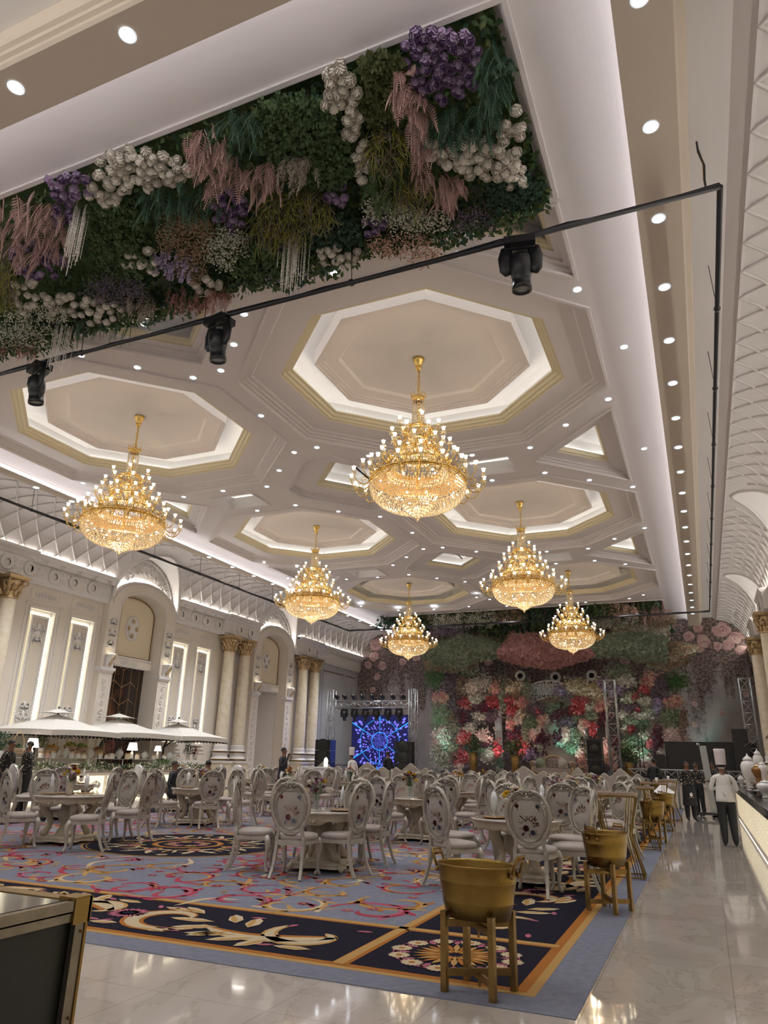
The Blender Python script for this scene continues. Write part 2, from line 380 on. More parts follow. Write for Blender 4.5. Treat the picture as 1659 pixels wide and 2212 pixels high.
# outer flats beyond the beam
ceil.add([(.66, 0, ZC), (1.12, 0, ZC), (1.12, YB0, ZC), (.66, YB0, ZC)], [(0, 1, 2, 3)], 'vault')
ceil.add([(1.12, 0, ZC), (1.33, 0, ZC - .13), (1.33, YB0, ZC - .13), (1.12, YB0, ZC)], [(0, 1, 2, 3)], 'plaster')
ceil.box((1.355, 20, ZC - .145), (.05, 40, .03), 'vault')
ceil.add([(-17.2, 0, ZC), (XL0 - .7, 0, ZC), (XL0 - .7, YB0, ZC), (-17.2, YB0, ZC)], [(0, 1, 2, 3)], 'vault')
ceil.add([(-20, 1.2, ZC - .1), (3, 1.2, ZC - .1), (3, YF0 - 1.13, ZC), (-20, YF0 - 1.13, ZC)], [(0, 1, 2, 3)], 'cove')
ledmb.tube([(XL0, YF0 - 2.4, 8.5), (XR0, YF0 - 2.4, 8.5)], .02, 'ledv', n=4)
struct(ceil, 'ceiling')
# ---------------------------------------------------------------- lattice vaults
VR = [(1.36, 8.655), (1.62, 8.61), (1.86, 8.52), (2.06, 8.40), (2.25, 8.22), (2.40, 8.02), (2.52, 7.80), (2.60, 7.55), (2.66, 7.30), (2.68, 7.05)]
VL = [(-17.2, 8.80), (-17.42, 8.80), (-17.68, 8.74), (-17.92, 8.62), (-18.12, 8.46), (-18.30, 8.25), (-18.45, 8.00), (-18.56, 7.75), (-18.63, 7.5), (-18.68, 7.15)]
def vp(V, s):
    f = s * (len(V) - 1); i = min(int(f), len(V) - 2); t = f - i
    return V[i][0] * (1 - t) + V[i + 1][0] * t, V[i][1] * (1 - t) + V[i + 1][1] * t
ARCH = (20.62, 30.0)                                       # arch bay centres
LZ, LR, LH = 6.75, 1.78, 1.88
def cut(Y, z, cs, k=1.0): return any(((Y - c) / (LR * k)) ** 2 + ((z - LZ) / (LH * k)) ** 2 < 1 for c in cs) and z > 0
def vault(V, cs, y0, y1, name, sgn):
    mb = MB(); ny = int((y1 - y0) / .12); ns = 30
    vs = []
    for j in range(ny + 1):
        Y = y0 + (y1 - y0) * j / ny
        for i in range(ns + 1): x, z = vp(V, i / ns); vs.append((x, Y, z))
    fs = []
    for j in range(ny):
        for i in range(ns):
            a = j * (ns + 1) + i; Y = vs[a][1] + .06; z = (vs[a][2] + vs[a + 1][2]) / 2
            if not cut(Y, z, cs): fs.append((a, a + 1, a + ns + 2, a + ns + 1) if sgn > 0 else (a, a + ns + 1, a + ns + 2, a + 1))
    mb.add(vs, fs, 'vault', True)
    for dirn in (1, -1):
        Y0 = y0 - 2.1
        while Y0 < y1 + 2.1:
            seg = []
            for i in range(19):
                s = i / 18; Y = Y0 + dirn * 2.05 * s; x, z = vp(V, s)
                ok = y0 < Y < y1 and not cut(Y, z, cs, 1.12)
                if ok: seg.append((x - sgn * .012, Y, z - .006))
                if (not ok or i == 18) and len(seg) > 1: mb.tube(seg, .03, 'vault', n=4, caps=False)
                if not ok: seg = []
            Y0 += .69
    for c in cs:                                           # raised rim and smooth barrel of each lunette
        rim = []; tym = []
        for i in range(41):
            a = PI * i / 40; Y = c + LR * cos(a); z = LZ + LH * sin(a)
            zz = min(max(z, V[-1][1]), V[0][1]); s = 0
            best = min(range(91), key=lambda q: abs(vp(V, q / 90)[1] - zz)); x = vp(V, best / 90)[0]
            rim.append((x, Y, z)); tym.append((sgn * .0 + (-19.0 if sgn < 0 else 2.75), Y, z))
        n = len(rim); mb.add(rim + tym, [(i, i + 1, i + 1 + n, i + n) for i in range(n - 1)], 'ornament', True)
        mb.tube(rim, .05, 'ornament', n=5, caps=False)
    return struct(mb, name)
RARCH = (20.62, 30.0)
vault(VL, ARCH, 2, YB0, 'ceiling_vault_left', -1)
vault(VR, RARCH, 0, YB0, 'ceiling_vault_right', 1)
# ---------------------------------------------------------------- floor and back
fl = MB(); fl.add([(-24, -3, 0), (5, -3, 0), (5, 40, 0), (-24, 40, 0)], [(0, 1, 2, 3)], 'floor'); struct(fl, 'floor')
# ================================================================ left wall
XW = -19.0
def yz(u, v, x=XW): p = onx(u, v, x); return p.y, p.z
wl = MB()
PAN = [(15.8, 16.78), (17.46, 18.46), (22.68, 23.62), (24.22, 25.14)]
wholes = [[(a, 1.95), (b, 1.95), (b, 5.8), (a, 5.8)] for a, b in PAN]
def archpoly(c, w, z0, z1, rise, n=14):
    return [(c - w, z0), (c + w, z0)] + [(c + w * cos(PI * i / n), z1 + rise * sin(PI * i / n)) for i in range(n + 1)]
for c in ARCH: wholes.append(archpoly(c, 1.17, .02, 6.55, .62))
lo = [[Vector((a, b, 0)) for a, b in [(2, 0), (YB0, 0), (YB0, 7.3), (2, 7.3)]]] + [[Vector((a, b, 0)) for a, b in h] for h in wholes]
fv = [v for l in lo for v in l]
wl.add([(XW, v.x, v.y) for v in fv], [tuple(t) for t in geometry.tessellate_polygon(lo)], 'wall')
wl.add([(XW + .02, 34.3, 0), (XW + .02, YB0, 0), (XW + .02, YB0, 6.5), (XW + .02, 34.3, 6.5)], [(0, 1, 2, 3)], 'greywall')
def frame(mb, x, y0, y1, z0, z1, w, t, m):                 # moulded rectangular frame on a wall x = const
    mb.box((x, (y0 + y1) / 2, z1 - w / 2), (t, y1 - y0, w), m); mb.box((x, (y0 + y1) / 2, z0 + w / 2), (t, y1 - y0, w), m)
    mb.box((x, y0 + w / 2, (z0 + z1) / 2), (t, w, z1 - z0 - 2 * w), m); mb.box((x, y1 - w / 2, (z0 + z1) / 2), (t, w, z1 - z0 - 2 * w), m)
def scrolls(mb, x, y0, y1, z0, z1, size, m='ornament', r=.02, seed=1):    # carved scroll relief filling a rectangle
    q = random.Random(seed); ny = max(1, round((y1 - y0) / size)); nz = max(1, round((z1 - z0) / size))
    for i in range(ny):
        for j in range(nz):
            cy = y0 + (i + .5) * (y1 - y0) / ny; cz = z0 + (j + .5) * (z1 - z0) / nz
            k = 1 if (i + j) % 2 else -1
            mb.tube([(x, a, b) for a, b in spiral(cy, cz, size * .46, 1.15, q.random() * 6, k, n=11)], r, m, n=4, caps=False)
def crestorn(mb, x, cy, cz, w, h, m='ornament', r=.02, up=1):             # symmetrical leaf ornament
    for s in (-1, 1):
        for t in range(3):
            a = spiral(cy + s * w * (.14 + .15 * t), cz, h * (.5 - .1 * t), 1.0, PI / 2, -s, n=9)
            mb.tube([(x, p, q) for p, q in a], r, m, n=4, caps=False)
        mb.tube([(x, cy + s * w * f, cz - h * .3 + h * .25 * sin(f * 14)) for f in [k * .05 for k in range(11)]], r, m, n=4)
    mb.ball((x, cy, cz + up * h * .35), h * .28, m, 6, 4, (.3, 1, 1.3))
for k, (a, b) in enumerate(PAN):
    # niche: reveal, back, raised inner board with a beaded frame
    wl.add([(XW, a, 1.95), (XW, b, 1.95), (XW, b, 5.8), (XW, a, 5.8), (XW - .16, a, 1.95), (XW - .16, b, 1.95), (XW - .16, b, 5.8), (XW - .16, a, 5.8)],
           [(0, 1, 5, 4), (1, 2, 6, 5), (2, 3, 7, 6), (3, 0, 4, 7), (4, 5, 6, 7)], 'cove')
    ya, yb = a + .12, b - .2
    wl.box((XW - .07, (ya + yb) / 2, 3.88), (.05, yb - ya, 3.45), 'wallpanel')
    frame(wl, XW - .04, ya, yb, 2.16, 5.6, .07, .04, 'ornament')
    for z in [2.2 + i * .085 for i in range(40)]:
        for y in (ya + .035, yb - .035): wl.octa((XW - .02, y, z), .022, .03, 'ornament')
    frame(wl, XW - .04, ya + .12, yb - .12, 2.3, 5.46, .02, .03, 'ornament')
    cy = (ya + yb) / 2
    crestorn(wl, XW - .03, cy, 5.2, .5, .3); wl.lathe([(.13, 0), (.11, .02), (.0, .03)], 'ornament', (XW - .05, cy, 5.12), n=12, rot=Matrix.Rotation(PI / 2, 3, 'Y'))
    crestorn(wl, XW - .03, cy, 4.85, .3, .2); crestorn(wl, XW - .03, cy, 2.5, .5, .28); crestorn(wl, XW - .03, cy, 2.8, .26, .24)
    for p, q in (((a + .06, 2.1), (a + .06, 5.66)), ((b - .08, 2.1), (b - .08, 5.66)), ((a + .1, 5.68), (b - .1, 5.68)), ((a + .1, 2.06), (b - .1, 2.06))):
        ledmb.tube([(XW - .14, *p), (XW - .14, *q)], .014, 'ledw', n=4)
    frame(wl, XW + .012, a - .07, b + .07, 1.88, 5.87, .035, .05, 'bronze' if 0 else 'ornament')
    frame(wl, XW + .006, a - .2, b + .2, 1.72, 6.02, .03, .03, 'ornament')
    for s in (a - .16, b + .16): wl.tube([(XW + .02, p, q) for p, q in spiral(s, 5.98, .09, 1, 0, n=8)], .012, 'ornament', n=4)
    frame(wl, XW + .006, a - .1, b + .1, 6.12, 6.42, .018, .02, 'ornament'); crestorn(wl, XW + .01, (a + b) / 2, 6.25, .8, .17)
    frame(wl, XW + .006, a - .2, b + .2, 1.25, 1.6, .02, .02, 'ornament')
for a, b in ((2, ARCH[0] - 1.8), (ARCH[0] + 1.8, ARCH[1] - 1.9), (ARCH[1] + 1.9, 34.3)):
    wl.box((XW + .03, (a + b) / 2, .6), (.06, b - a, 1.2), 'wall'); wl.box((XW + .05, (a + b) / 2, 1.2), (.1, b - a, .06), 'ornament')
for y0, y1 in ((34.5, 35.1), (35.35, 37.9), (38.15, 39.5)):
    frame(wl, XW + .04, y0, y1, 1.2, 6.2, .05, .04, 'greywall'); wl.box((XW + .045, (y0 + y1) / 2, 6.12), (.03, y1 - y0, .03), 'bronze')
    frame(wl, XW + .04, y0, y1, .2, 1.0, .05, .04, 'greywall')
struct(wl, 'wall_left')
# arch bays
for k, c in enumerate(ARCH):
    ab = MB(); XF = -18.78
    for s in (-1, 1):
        y = c + s * 1.5
        ab.box((-18.9, y, 3.3), (.24, .6, 6.6), 'wall'); frame(ab, XF, y - .22, y + .22, .3, 4.1, .03, .03, 'ornament')
        scrolls(ab, XF + .01, y - .14, y + .14, .5, 4.0, .25, seed=k * 5 + s + 3)
        ab.box((-18.86, y, 4.28), (.34, .7, .1), 'ornament'); ab.box((-18.88, y, 4.2), (.28, .64, .08), 'ornament')
        frame(ab, XF, y - .22, y + .22, 5.0, 6.35, .025, .03, 'ornament'); crestorn(ab, XF + .01, y, 5.5, .3, .3); crestorn(ab, XF + .01, y, 5.9, .26, .26); crestorn(ab, XF + .01, y, 5.15, .2, .2)
        # jamb of the opening
        ab.add([(XF, c + s * 1.17, 0), (XW - .55, c + s * 1.17, 0), (XW - .55, c + s * 1.17, 6.6), (XF, c + s * 1.17, 6.6)], [(0, 1, 2, 3)], 'wall')
    n = 20; A = [(c + 1.17 * cos(PI * i / n), 6.55 + .62 * sin(PI * i / n)) for i in range(n + 1)]; B = [(c + 1.8 * cos(PI * i / n), 6.6 + 1.05 * sin(PI * i / n)) for i in range(n + 1)]
    for (P1, P2, x1, x2, m) in ((A, B, XF, XF, 'wall'), (A, A, XF, XW - .55, 'wall'), (B, B, XF, XW, 'ornament')):
        ab.add([(x1, *p) for p in P1] + [(x2, *p) for p in P2], [(i, i + 1, i + 2 + n, i + 1 + n) for i in range(n)], m)
    for rr, zz, tk in ((1.78, 1.03, .04), (1.62, .92, .025), (1.22, .66, .025)):
        ab.tube([(XF + .015, c + rr * cos(PI * i / n), 6.58 + zz * sin(PI * i / n)) for i in range(n + 1)], tk, 'ornament', n=5)
    # transom field with oval rosette, lintel
    ab.add([(XW - .3, c - 1.17, 4.85), (XW - .3, c + 1.17, 4.85)] + [(XW - .3, p, q) for p, q in A], [tuple(range(n + 3))], 'wallcream')
    ab.tube([(XW - .28, c - 1.12, 4.9), (XW - .28, c + 1.12, 4.9)] + [(XW - .28, c + 1.12 * cos(PI * i / n), 6.5 + .6 * sin(PI * i / n)) for i in range(n + 1)], .018, 'bronze', n=4, closed=True)
    ry = Matrix.Rotation(PI / 2, 3, 'Y')
    ab.lathe([(.42, 0), (.42, .04), (.36, .06), (.34, .03), (0, .03)], 'ornament', (XW - .3, c, 5.95), n=28, sx=1.1, sy=.8, rot=ry)
    for q in range(4):
        a = q * PI / 2; ab.ball((XW - .24, c + .2 * cos(a), 5.95 + .27 * sin(a)), .075, 'goldleaf', 6, 4, (.3, 1, 1.2))
    ab.box((XW - .24, c, 4.7), (.12, 2.34, .3), 'wall'); ab.box((XW - .22, c, 4.84), (.16, 2.34, .05), 'ornament'); crestorn(ab, XW - .17, c, 4.66, .9, .16)
    ab.box((XW - .26, c, 4.53), (.1, 2.34, .04), 'ornament')
    # tympanum with carved foliage
    T = [(c + LR * cos(PI * i / n), LZ + LH * sin(PI * i / n)) for i in range(n + 1)]
    ab.add([(XW + .02, p, q) for p, q in T] + [(XW + .02, p, q) for p, q in B], [(i, i + 1, i + 2 + n, i + 1 + n) for i in range(n)], 'ornament')
    q = random.Random(4 + k)
    for ring in (1.28, 1.55, 1.7):
        m_ = int(ring * 11)
        for i in range(m_ + 1):
            a = PI * (i + .5) / (m_ + 1); cy, cz = c + ring * cos(a), LZ + (ring * 1.05) * sin(a)
            if ((cy - c) / 1.8) ** 2 + ((cz - 6.6) / 1.05) ** 2 < 1.05: continue
            ab.tube([(XW + .04, y_, z_) for y_, z_ in spiral(cy, cz, .13, 1.1, q.random() * 6, q.choice((-1, 1)), n=9)], .022, 'ornament', n=4, caps=False)
    for rr in (.94, 1.02): ab.tube([(XW + .05, c + LR * rr * cos(PI * i / n), LZ + LH * rr * sin(PI * i / n)) for i in range(n + 1)], .03, 'ornament', n=4)
    ledmb.tube([(XF - .15, c + 1.825 * cos(PI * i / n), 6.60 + 1.085 * sin(PI * i / n)) for i in range(1, n)], .012, 'ledv', n=4)
    if k == 0:                                             # dark marble with gold chevrons
        ab.add([(XW - .5, c - 1.17, 0), (XW - .5, c + 1.17, 0), (XW - .5, c + 1.17, 4.6), (XW - .5, c - 1.17, 4.6)], [(0, 1, 2, 3)], 'darkmarble')
        for i in range(1, 6):
            yy = c - 1.17 + i * .42
            ab.box((XW - .49, yy, 2.3), (.012, .014, 4.6), 'goldline')
        for i in range(6):
            for z in [.2 + t * .62 for t in range(8)]:
                y0_ = c - 1.17 + i * .42; s = 1 if i % 2 else -1
                if y0_ + .42 > c + 1.2: continue
                ab.tube([(XW - .49, y0_, z - s * .12), (XW - .49, y0_ + .42, z + s * .12)], .009, 'goldline', n=4)
    else:
        ab.add([(XW - 1.4, c - 1.3, 0), (XW - 1.4, c + 1.17, 0), (XW - 1.4, c + 1.17, 4.6), (XW - 1.4, c - 1.3, 4.6)], [(0, 1, 2, 3)], 'wall')
        ab.add([(XW - .3, c - 1.17, 4.55), (XW - .3, c + 1.17, 4.55), (XW - 1.4, c + 1.17, 4.55), (XW - 1.4, c - 1.17, 4.55)], [(0, 1, 2, 3)], 'wall')
        ab.add([(XW - .3, c + 1.15, 0), (XW - 1.4, c + 1.15, 0), (XW - 1.4, c + 1.15, 4.6), (XW - .3, c + 1.15, 4.6)], [(0, 1, 2, 3)], 'vault')
        ab.box((XW - 1.35, c, 2.3), (.06, .05, 4.6), 'ornament')
    struct(ab, 'door_%d' % (k + 1))
    for s in (-1, 1):                                      # bracket sconces on the pilasters
        t = empty('wall_sconce', (XF + .02, c + s * 1.5, 4.55), label='%s gilt bracket uplight on the %s pilaster of the %s archway' % ('small', 'left' if s < 0 else 'right', 'dark marble' if k == 0 else 'pale open'), cat='wall light', group='bracket lights beside the arches')
        b = MB(); b.prism([(0, -.25), (.06, -.25), (.1, -.1), (.26, .1), (.28, .22), (0, .22)], -.13, .13, 'ornament', ax='y'); b.build('bracket', t)
        b = MB(); b.tube([(.27 - a * .18, 0, .2 - a * .36 ) for a in (0, .3, .6, 1)], [.05, .08, .06, .05], 'goldleaf', n=6); b.build('gilt_leaf', t)
        b = MB(); b.box((.14, 0, .235), (.16, .16, .02), 'ledw'); b.build('lamp', t)
# ---------------------------------------------------------------- cornice with frieze
co = MB()
CP_ = [(-19.0, 6.52), (-18.86, 6.52), (-18.86, 6.58), (-18.80, 6.62), (-18.80, 7.16), (-18.74, 7.20), (-18.70, 7.26), (-18.60, 7.30), (-18.52, 7.34), (-18.52, 7.41), (-19.0, 7.41)]
def corn(mb, y0, y1, dx, P0=CP_, sgn=1):
    pr = [(x + (dx if x > -18.99 else 0), z) for x, z in P0]; n = len(pr)
    mb.add([(x, y0, z) for x, z in pr] + [(x, y1, z) for x, z in pr], [(i, i + n, (i + 1) % n + n, (i + 1) % n) for i in range(n)] + [tuple(range(n)), tuple(range(n, 2 * n))[::-1]], 'ornament')
SEG = [(2, ARCH[0] - 1.8), (ARCH[0] + 1.82, ARCH[1] - 1.85), (ARCH[1] + 1.85, YB0)]
PROJ = [(12.4, 15.25), (25.55, ARCH[1] - 1.85), (ARCH[1] + 1.85, 34.35)]
for a, b in SEG:
    corn(co, a, b, 0)
    scrolls(co, -18.80, a + .05, b - .05, 6.66, 7.12, .23, seed=int(a))
for a, b in PROJ:
    corn(co, a, b, .16); scrolls(co, -18.64, a + .05, b - .05, 6.66, 7.12, .23, seed=int(a) + 9)
ledmb.tube([(-18.595, 2.2, 7.423), (-18.595, ARCH[0] - 1.9, 7.423)], .011, 'ledv', n=4); ledmb.tube([(-18.595, ARCH[0] + 1.9, 7.423), (-18.595, ARCH[1] - 1.9, 7.423)], .011, 'ledv', n=4)
ledmb.tube([(-18.595, ARCH[1] + 1.9, 7.423), (-18.595, YB0 - .1, 7.423)], .011, 'ledv', n=4)
struct(co, 'trim_1')
# right cornice, wall and columns (only their edge is in view)
rw = MB()
rw.add([(2.75, -2, 0), (2.75, YB0, 0), (2.75, YB0, 7.3), (2.75, -2, 7.3)], [(3, 2, 1, 0)], 'wall')
struct(rw, 'wall_right')
rc = MB(); CR = [(2.75, 6.45), (2.62, 6.45), (2.60, 6.55), (2.60, 7.0), (2.55, 7.06), (2.52, 7.1), (2.52, 7.16), (2.75, 7.16)]
def cornR(y0, y1, dx):
    pr = [(x - (dx if x < 2.74 else 0), z) for x, z in CR]; n = len(pr)
    rc.add([(x, y0, z) for x, z in pr] + [(x, y1, z) for x, z in pr], [(i, (i + 1) % n, (i + 1) % n + n, i + n) for i in range(n)] + [tuple(range(n))[::-1], tuple(range(n, 2 * n))], 'ornament')
cornR(4, YB0, 0); RP = ((25.9, 28.0), (31.2, 33.4))
for a, b in RP:
    cornR(a, b, .28)
    for y in (a + .5, b - .5): rc.lathe([(.26, 0), (.22, .03), (.2, .0), (.15, .03), (0, .02)], 'ornament', (2.31, y, 6.78), n=20, rot=Matrix.Rotation(-PI / 2, 3, 'Y'))
    for y in (a, b): scrolls(rc, 2.32, a + .1, b - .1, 6.6, 6.95, .2, seed=3)
struct(rc, 'trim_2')
ledmb.tube([(2.56, 5, 7.2), (2.56, YB0 - .1, 7.2)], .016, 'ledv', n=4)
struct(ledmb, 'trim_3')
# ---------------------------------------------------------------- columns
def column_mesh():
    sh = MB(); sh.lathe([(.27, 1.95), (.275, 2.6), (.262, 4.2), (.235, 5.8)], 'colmarble', n=24)
    ba = MB(); ba.box((0, 0, .62), (.74, .74, 1.24), 'colmarble'); ba.box((0, 0, 1.27), (.8, .8, .07), 'ornament')
    ba.lathe([(.38, 1.3), (.40, 1.36), (.38, 1.42), (.33, 1.44), (.31, 1.52), (.33, 1.6), (.36, 1.63), (.36, 1.7), (.31, 1.74), (.29, 1.8), (.3, 1.86), (.29, 1.92), (.27, 1.96)], 'ornament', n=24)
    ba.lathe([(.405, 1.33), (.415, 1.36), (.405, 1.39)], 'brass', n=24); ba.lathe([(.365, 1.64), (.372, 1.67), (.365, 1.7)], 'brass', n=24)
    ca = MB(); ca.lathe([(.235, 5.78), (.27, 5.82), (.24, 5.86), (.25, 6.0), (.28, 6.2), (.34, 6.34), (.30, 6.36)], 'goldleaf', n=24, mod=lambda a, z: 1 + .05 * cos(a * 8))
    for rw_, z0, h, out in ((8, 5.88, .2, .09), (8, 6.02, .24, .13)):
        for i in range(rw_):
            a = 2 * PI * (i + (z0 > 6) * .5) / rw_
            ca.tube([((.25 + out * t ** 2 + .01) * cos(a), (.25 + out * t ** 2 + .01) * sin(a), z0 + h * t - (.06 if t > .9 else 0)) for t in (0, .3, .6, .85, 1)], [.05, .055, .05, .035, .02], 'goldleaf', n=5)
    for sx in (-1, 1):
        for sy in (-1, 1):
            a = math.atan2(sy, sx)
            ca.tube([(cos(a) * r_, sin(a) * r_, z_) for r_, z_ in [(.40 + .075 * cos(t), 6.3 + .075 * sin(t)) for t in [i * .7 for i in range(10)]]], .03, 'goldleaf', n=5)
    ca.box((0, 0, 6.44), (.72, .72, .1), 'goldleaf'); ca.box((0, 0, 6.39), (.64, .64, .05), 'goldleaf')
    return [('pedestal', ba.mesh('pedestal')), ('shaft', sh.mesh('shaft')), ('capital', ca.mesh('capital'))]
CM = column_mesh()
cols = [(14.62, 'right of the left pair'), (13.55, 'outer left'), (25.98, 'left of the middle pair'), (27.2, 'right of the middle pair'), (32.55, 'left of the far pair'), (33.8, 'right of the far pair')]
for y, w in cols:
    t = empty('column', (-18.62, y, 0), label='cream marble column with gilt capital on the left wall, %s' % w, cat='column', group='columns along the left wall')
    for n_, me in CM: inst(n_, me, t)
for y in (26.95, 32.3):
    t = empty('column', (2.42, y, 0), label='cream column with gilt capital at the right wall edge, %s one' % ('nearer' if y < 30 else 'farther'), cat='column', group='columns along the right wall')
    for n_, me in CM: inst(n_, me, t)
# air nozzles in the friezes
noz = MB(); noz.lathe([(.23, 0), (.23, .03), (.19, .05), (.17, .02), (.15, .05), (.12, .05), (.11, .02)], 'ornament', n=24)
nzm = noz.mesh('nozzle_ring'); nd = MB(); nd.lathe([(.115, .02), (.105, -.1), (0, -.1)], 'black', n=18); ndm = nd.mesh('nozzle_duct')
npx = [(45, 205), (228, 260), (447, 343), (605, 395), (753, 435), (1460, 640), (1563, 672), (1655, 700)]
NP = [(a / 3.687, 1150 + b / 3.687) for a, b in npx] + [(400 + a / 3.687, 1200 + b / 3.687) for a, b in [(185, 512), (277, 538), (428, 563), (513, 590), (972, 715), (1033, 730)]]
ordn = ['first', 'second', 'third', 'fourth', 'fifth', 'sixth', 'seventh', 'eighth', 'ninth', 'tenth', 'eleventh', 'twelfth', 'thirteenth', 'fourteenth']
for i, (u, v) in enumerate(NP):
    y = onx(u, v, -18.72).y; pj = any(a < y < b for a, b in PROJ); x = -18.62 if pj else -18.78
    t = empty('air_nozzle', (x, y, 6.88), label='round carved air nozzle in the left frieze, %s from the left' % ordn[i], cat='air vent', group='round nozzles in the left frieze')
    t.rotation_euler = (0, PI / 2, 0)
    inst('nozzle_ring', nzm, t); inst('nozzle_duct', ndm, t)
for i, (u, v) in enumerate([(1124, 1460), (1200, 1463), (1278, 1459)]):
    p = ony(u, v, 38.95)
    t = empty('air_nozzle', p, label='white round air nozzle in the back wall, %s of three' % ('left', 'middle', 'right')[i], cat='air vent', group='round nozzles above the stage')
    t.rotation_euler = (PI / 2, 0, 0); inst('nozzle_ring', nzm, t, s=1.25); inst('nozzle_duct', ndm, t, s=1.25)
# ================================================================ carpet
cp = MB(); CX0, CX1, CY0, CY1 = -15.7, -.92, 5.24, 31.0; Z1 = .006
def fr(x0, x1, y0, y1, z, m): cp.add([(x0, y0, z), (x1, y0, z), (x1, y1, z), (x0, y1, z)], [(0, 1, 2, 3)], m)
cp.box(((CX0 + CX1) / 2, (CY0 + CY1) / 2, Z1 / 2), (CX1 - CX0, CY1 - CY0, Z1), 'c_blue')
XG = -1.24; XI = -2.80; YG = 5.55; YI = 7.06
fr(-15.4, XG, YG, CY1 - .3, Z1 + .001, 'c_gold'); fr(-15.33, XG - .07, YG + .07, CY1 - .37, Z1 + .002, 'c_orange')
fr(-15.25, XG - .15, YG + .14, CY1 - .45, Z1 + .003, 'c_black')
for z, d, m in ((.004, 0, 'c_orange'), (.005, .05, 'c_gold')):
    fr(-15.25, XG - .1, YI - .1 + d * .8, YI + .04 - d * .2, Z1 + z, m)
    fr(XI - .04 + d * .2, XI + .1 - d * .8, YG + .1, CY1 - .4, Z1 + z, m)
fr(-13.95, XI - .02, YI + .02, CY1 - 2.0, Z1 + .006, 'c_blue')
def rib(pts, w, m, z, taper=True):
    n = len(pts); vs = []
    for i, (x, y) in enumerate(pts):
        a = pts[max(i - 1, 0)]; b = pts[min(i + 1, n - 1)]; dx, dy = b[0] - a[0], b[1] - a[1]; l = math.hypot(dx, dy) or 1
        t = i / (n - 1); k = (w * (sin(PI * min(1, t * 1.15 + .05)) ** .6 if taper else 1)) / 2
        vs += [(x - dy / l * k, y + dx / l * k, z), (x + dy / l * k, y - dx / l * k, z)]
    cp.add(vs, [(2 * i, 2 * i + 1, 2 * i + 3, 2 * i + 2) for i in range(n - 1)], m)
def petal(x, y, a, l, w, m, z):
    c, s = cos(a), sin(a); P = [(0, 0), (l * .35, w / 2), (l * .75, w * .42), (l, 0), (l * .75, -w * .42), (l * .35, -w / 2)]
    cp.add([(x + p * c - q * s, y + p * s + q * c, z) for p, q in P], [(0, 5, 4, 3, 2, 1)], m)
def bloom(x, y, r, n, m1, m2, z, a0=0, w=.9):
    for i in range(n): petal(x, y, a0 + 2 * PI * i / n, r, r * w, m1, z)
    if n > 12 and m2 != 'c_black': cp.add([(x + r * .8 * cos(t), y + r * .8 * sin(t), z + .0005) for t in [k * PI / 6 for k in range(12)]], [tuple(range(12))], m1)
    cp.add([(x + r * .3 * cos(t), y + r * .3 * sin(t), z + .001) for t in [k * PI / 4 for k in range(8)]], [tuple(range(8))], m2)
Q = random.Random(11)
def curl(x, y, a, s, k, c1, c2, z):                         # tapered scroll with a leafy outer side
    P = spiral(x, y, s, 1.15, a, k, 22, .14); rib(P, s * .24, c1, z); P2 = spiral(x, y, s * .93, .8, a + .25 * k, k, 15, .3); rib(P2, s * .10, c2, z + .001)
    for i in (2, 5, 8, 11):
        px_, py_ = P[i]; ang = math.atan2(P[i + 1][1] - py_, P[i + 1][0] - px_); petal(px_, py_, ang - k * .7, s * .5, s * .17, (c1, c2)[i % 2], z)
ZF = Z1 + .0075
yy = YI + .5
while yy < CY1 - 2.4:
    xx = -13.6
    while xx < XI - .3:
        x = xx + Q.uniform(-.2, .2); y = yy + Q.uniform(-.2, .2)
        if (x + 8.6) ** 2 + (y - 11.3) ** 2 > 1.95 ** 2 and (x + 8.25) ** 2 + (y - 22.2) ** 2 > 1.95 ** 2 and x < XI - .35:
            s = Q.uniform(.30, .50); a = Q.uniform(0, 6.3); k = Q.choice((-1, 1)); cc = Q.choice((('c_gold', 'c_cream'), ('c_red', 'c_gold'), ('c_gold', 'c_orange'), ('c_red', 'c_pink')))
            curl(x, y, a, s, k, cc[0], cc[1], ZF)
            # running stem
            b = Q.uniform(0, 6.3); L_ = Q.uniform(.6, 1.1)
            P = [(x + L_ * t * cos(b) + .16 * sin(t * 5) * sin(b), y + L_ * t * sin(b) - .16 * sin(t * 5) * cos(b)) for t in [i / 12 for i in range(13)]]
            if all(q[0] < XI - .06 for q in P): rib(P, .075, Q.choice(('c_gold', 'c_cream', 'c_red')), ZF - .0005)
            for _ in range(2):
                fx, fy = x + Q.uniform(-.45, .45), y + Q.uniform(-.45, .45)
                if fx < XI - .15: bloom(fx, fy, Q.uniform(.05, .085), 5, Q.choice(('c_red', 'c_red', 'c_gold', 'c_pink')), 'c_gold', ZF + .001, Q.random())
            if Q.random() < .6 and x < XI - .6:
                for i in range(4): petal(x + .3, y + .05 * i, 2.2 + .3 * i, .2, .05, Q.choice(('c_red', 'c_pink', 'c_gold')), ZF + .0012)
        xx += .78
    yy += .74
ZB = Z1 + .0065
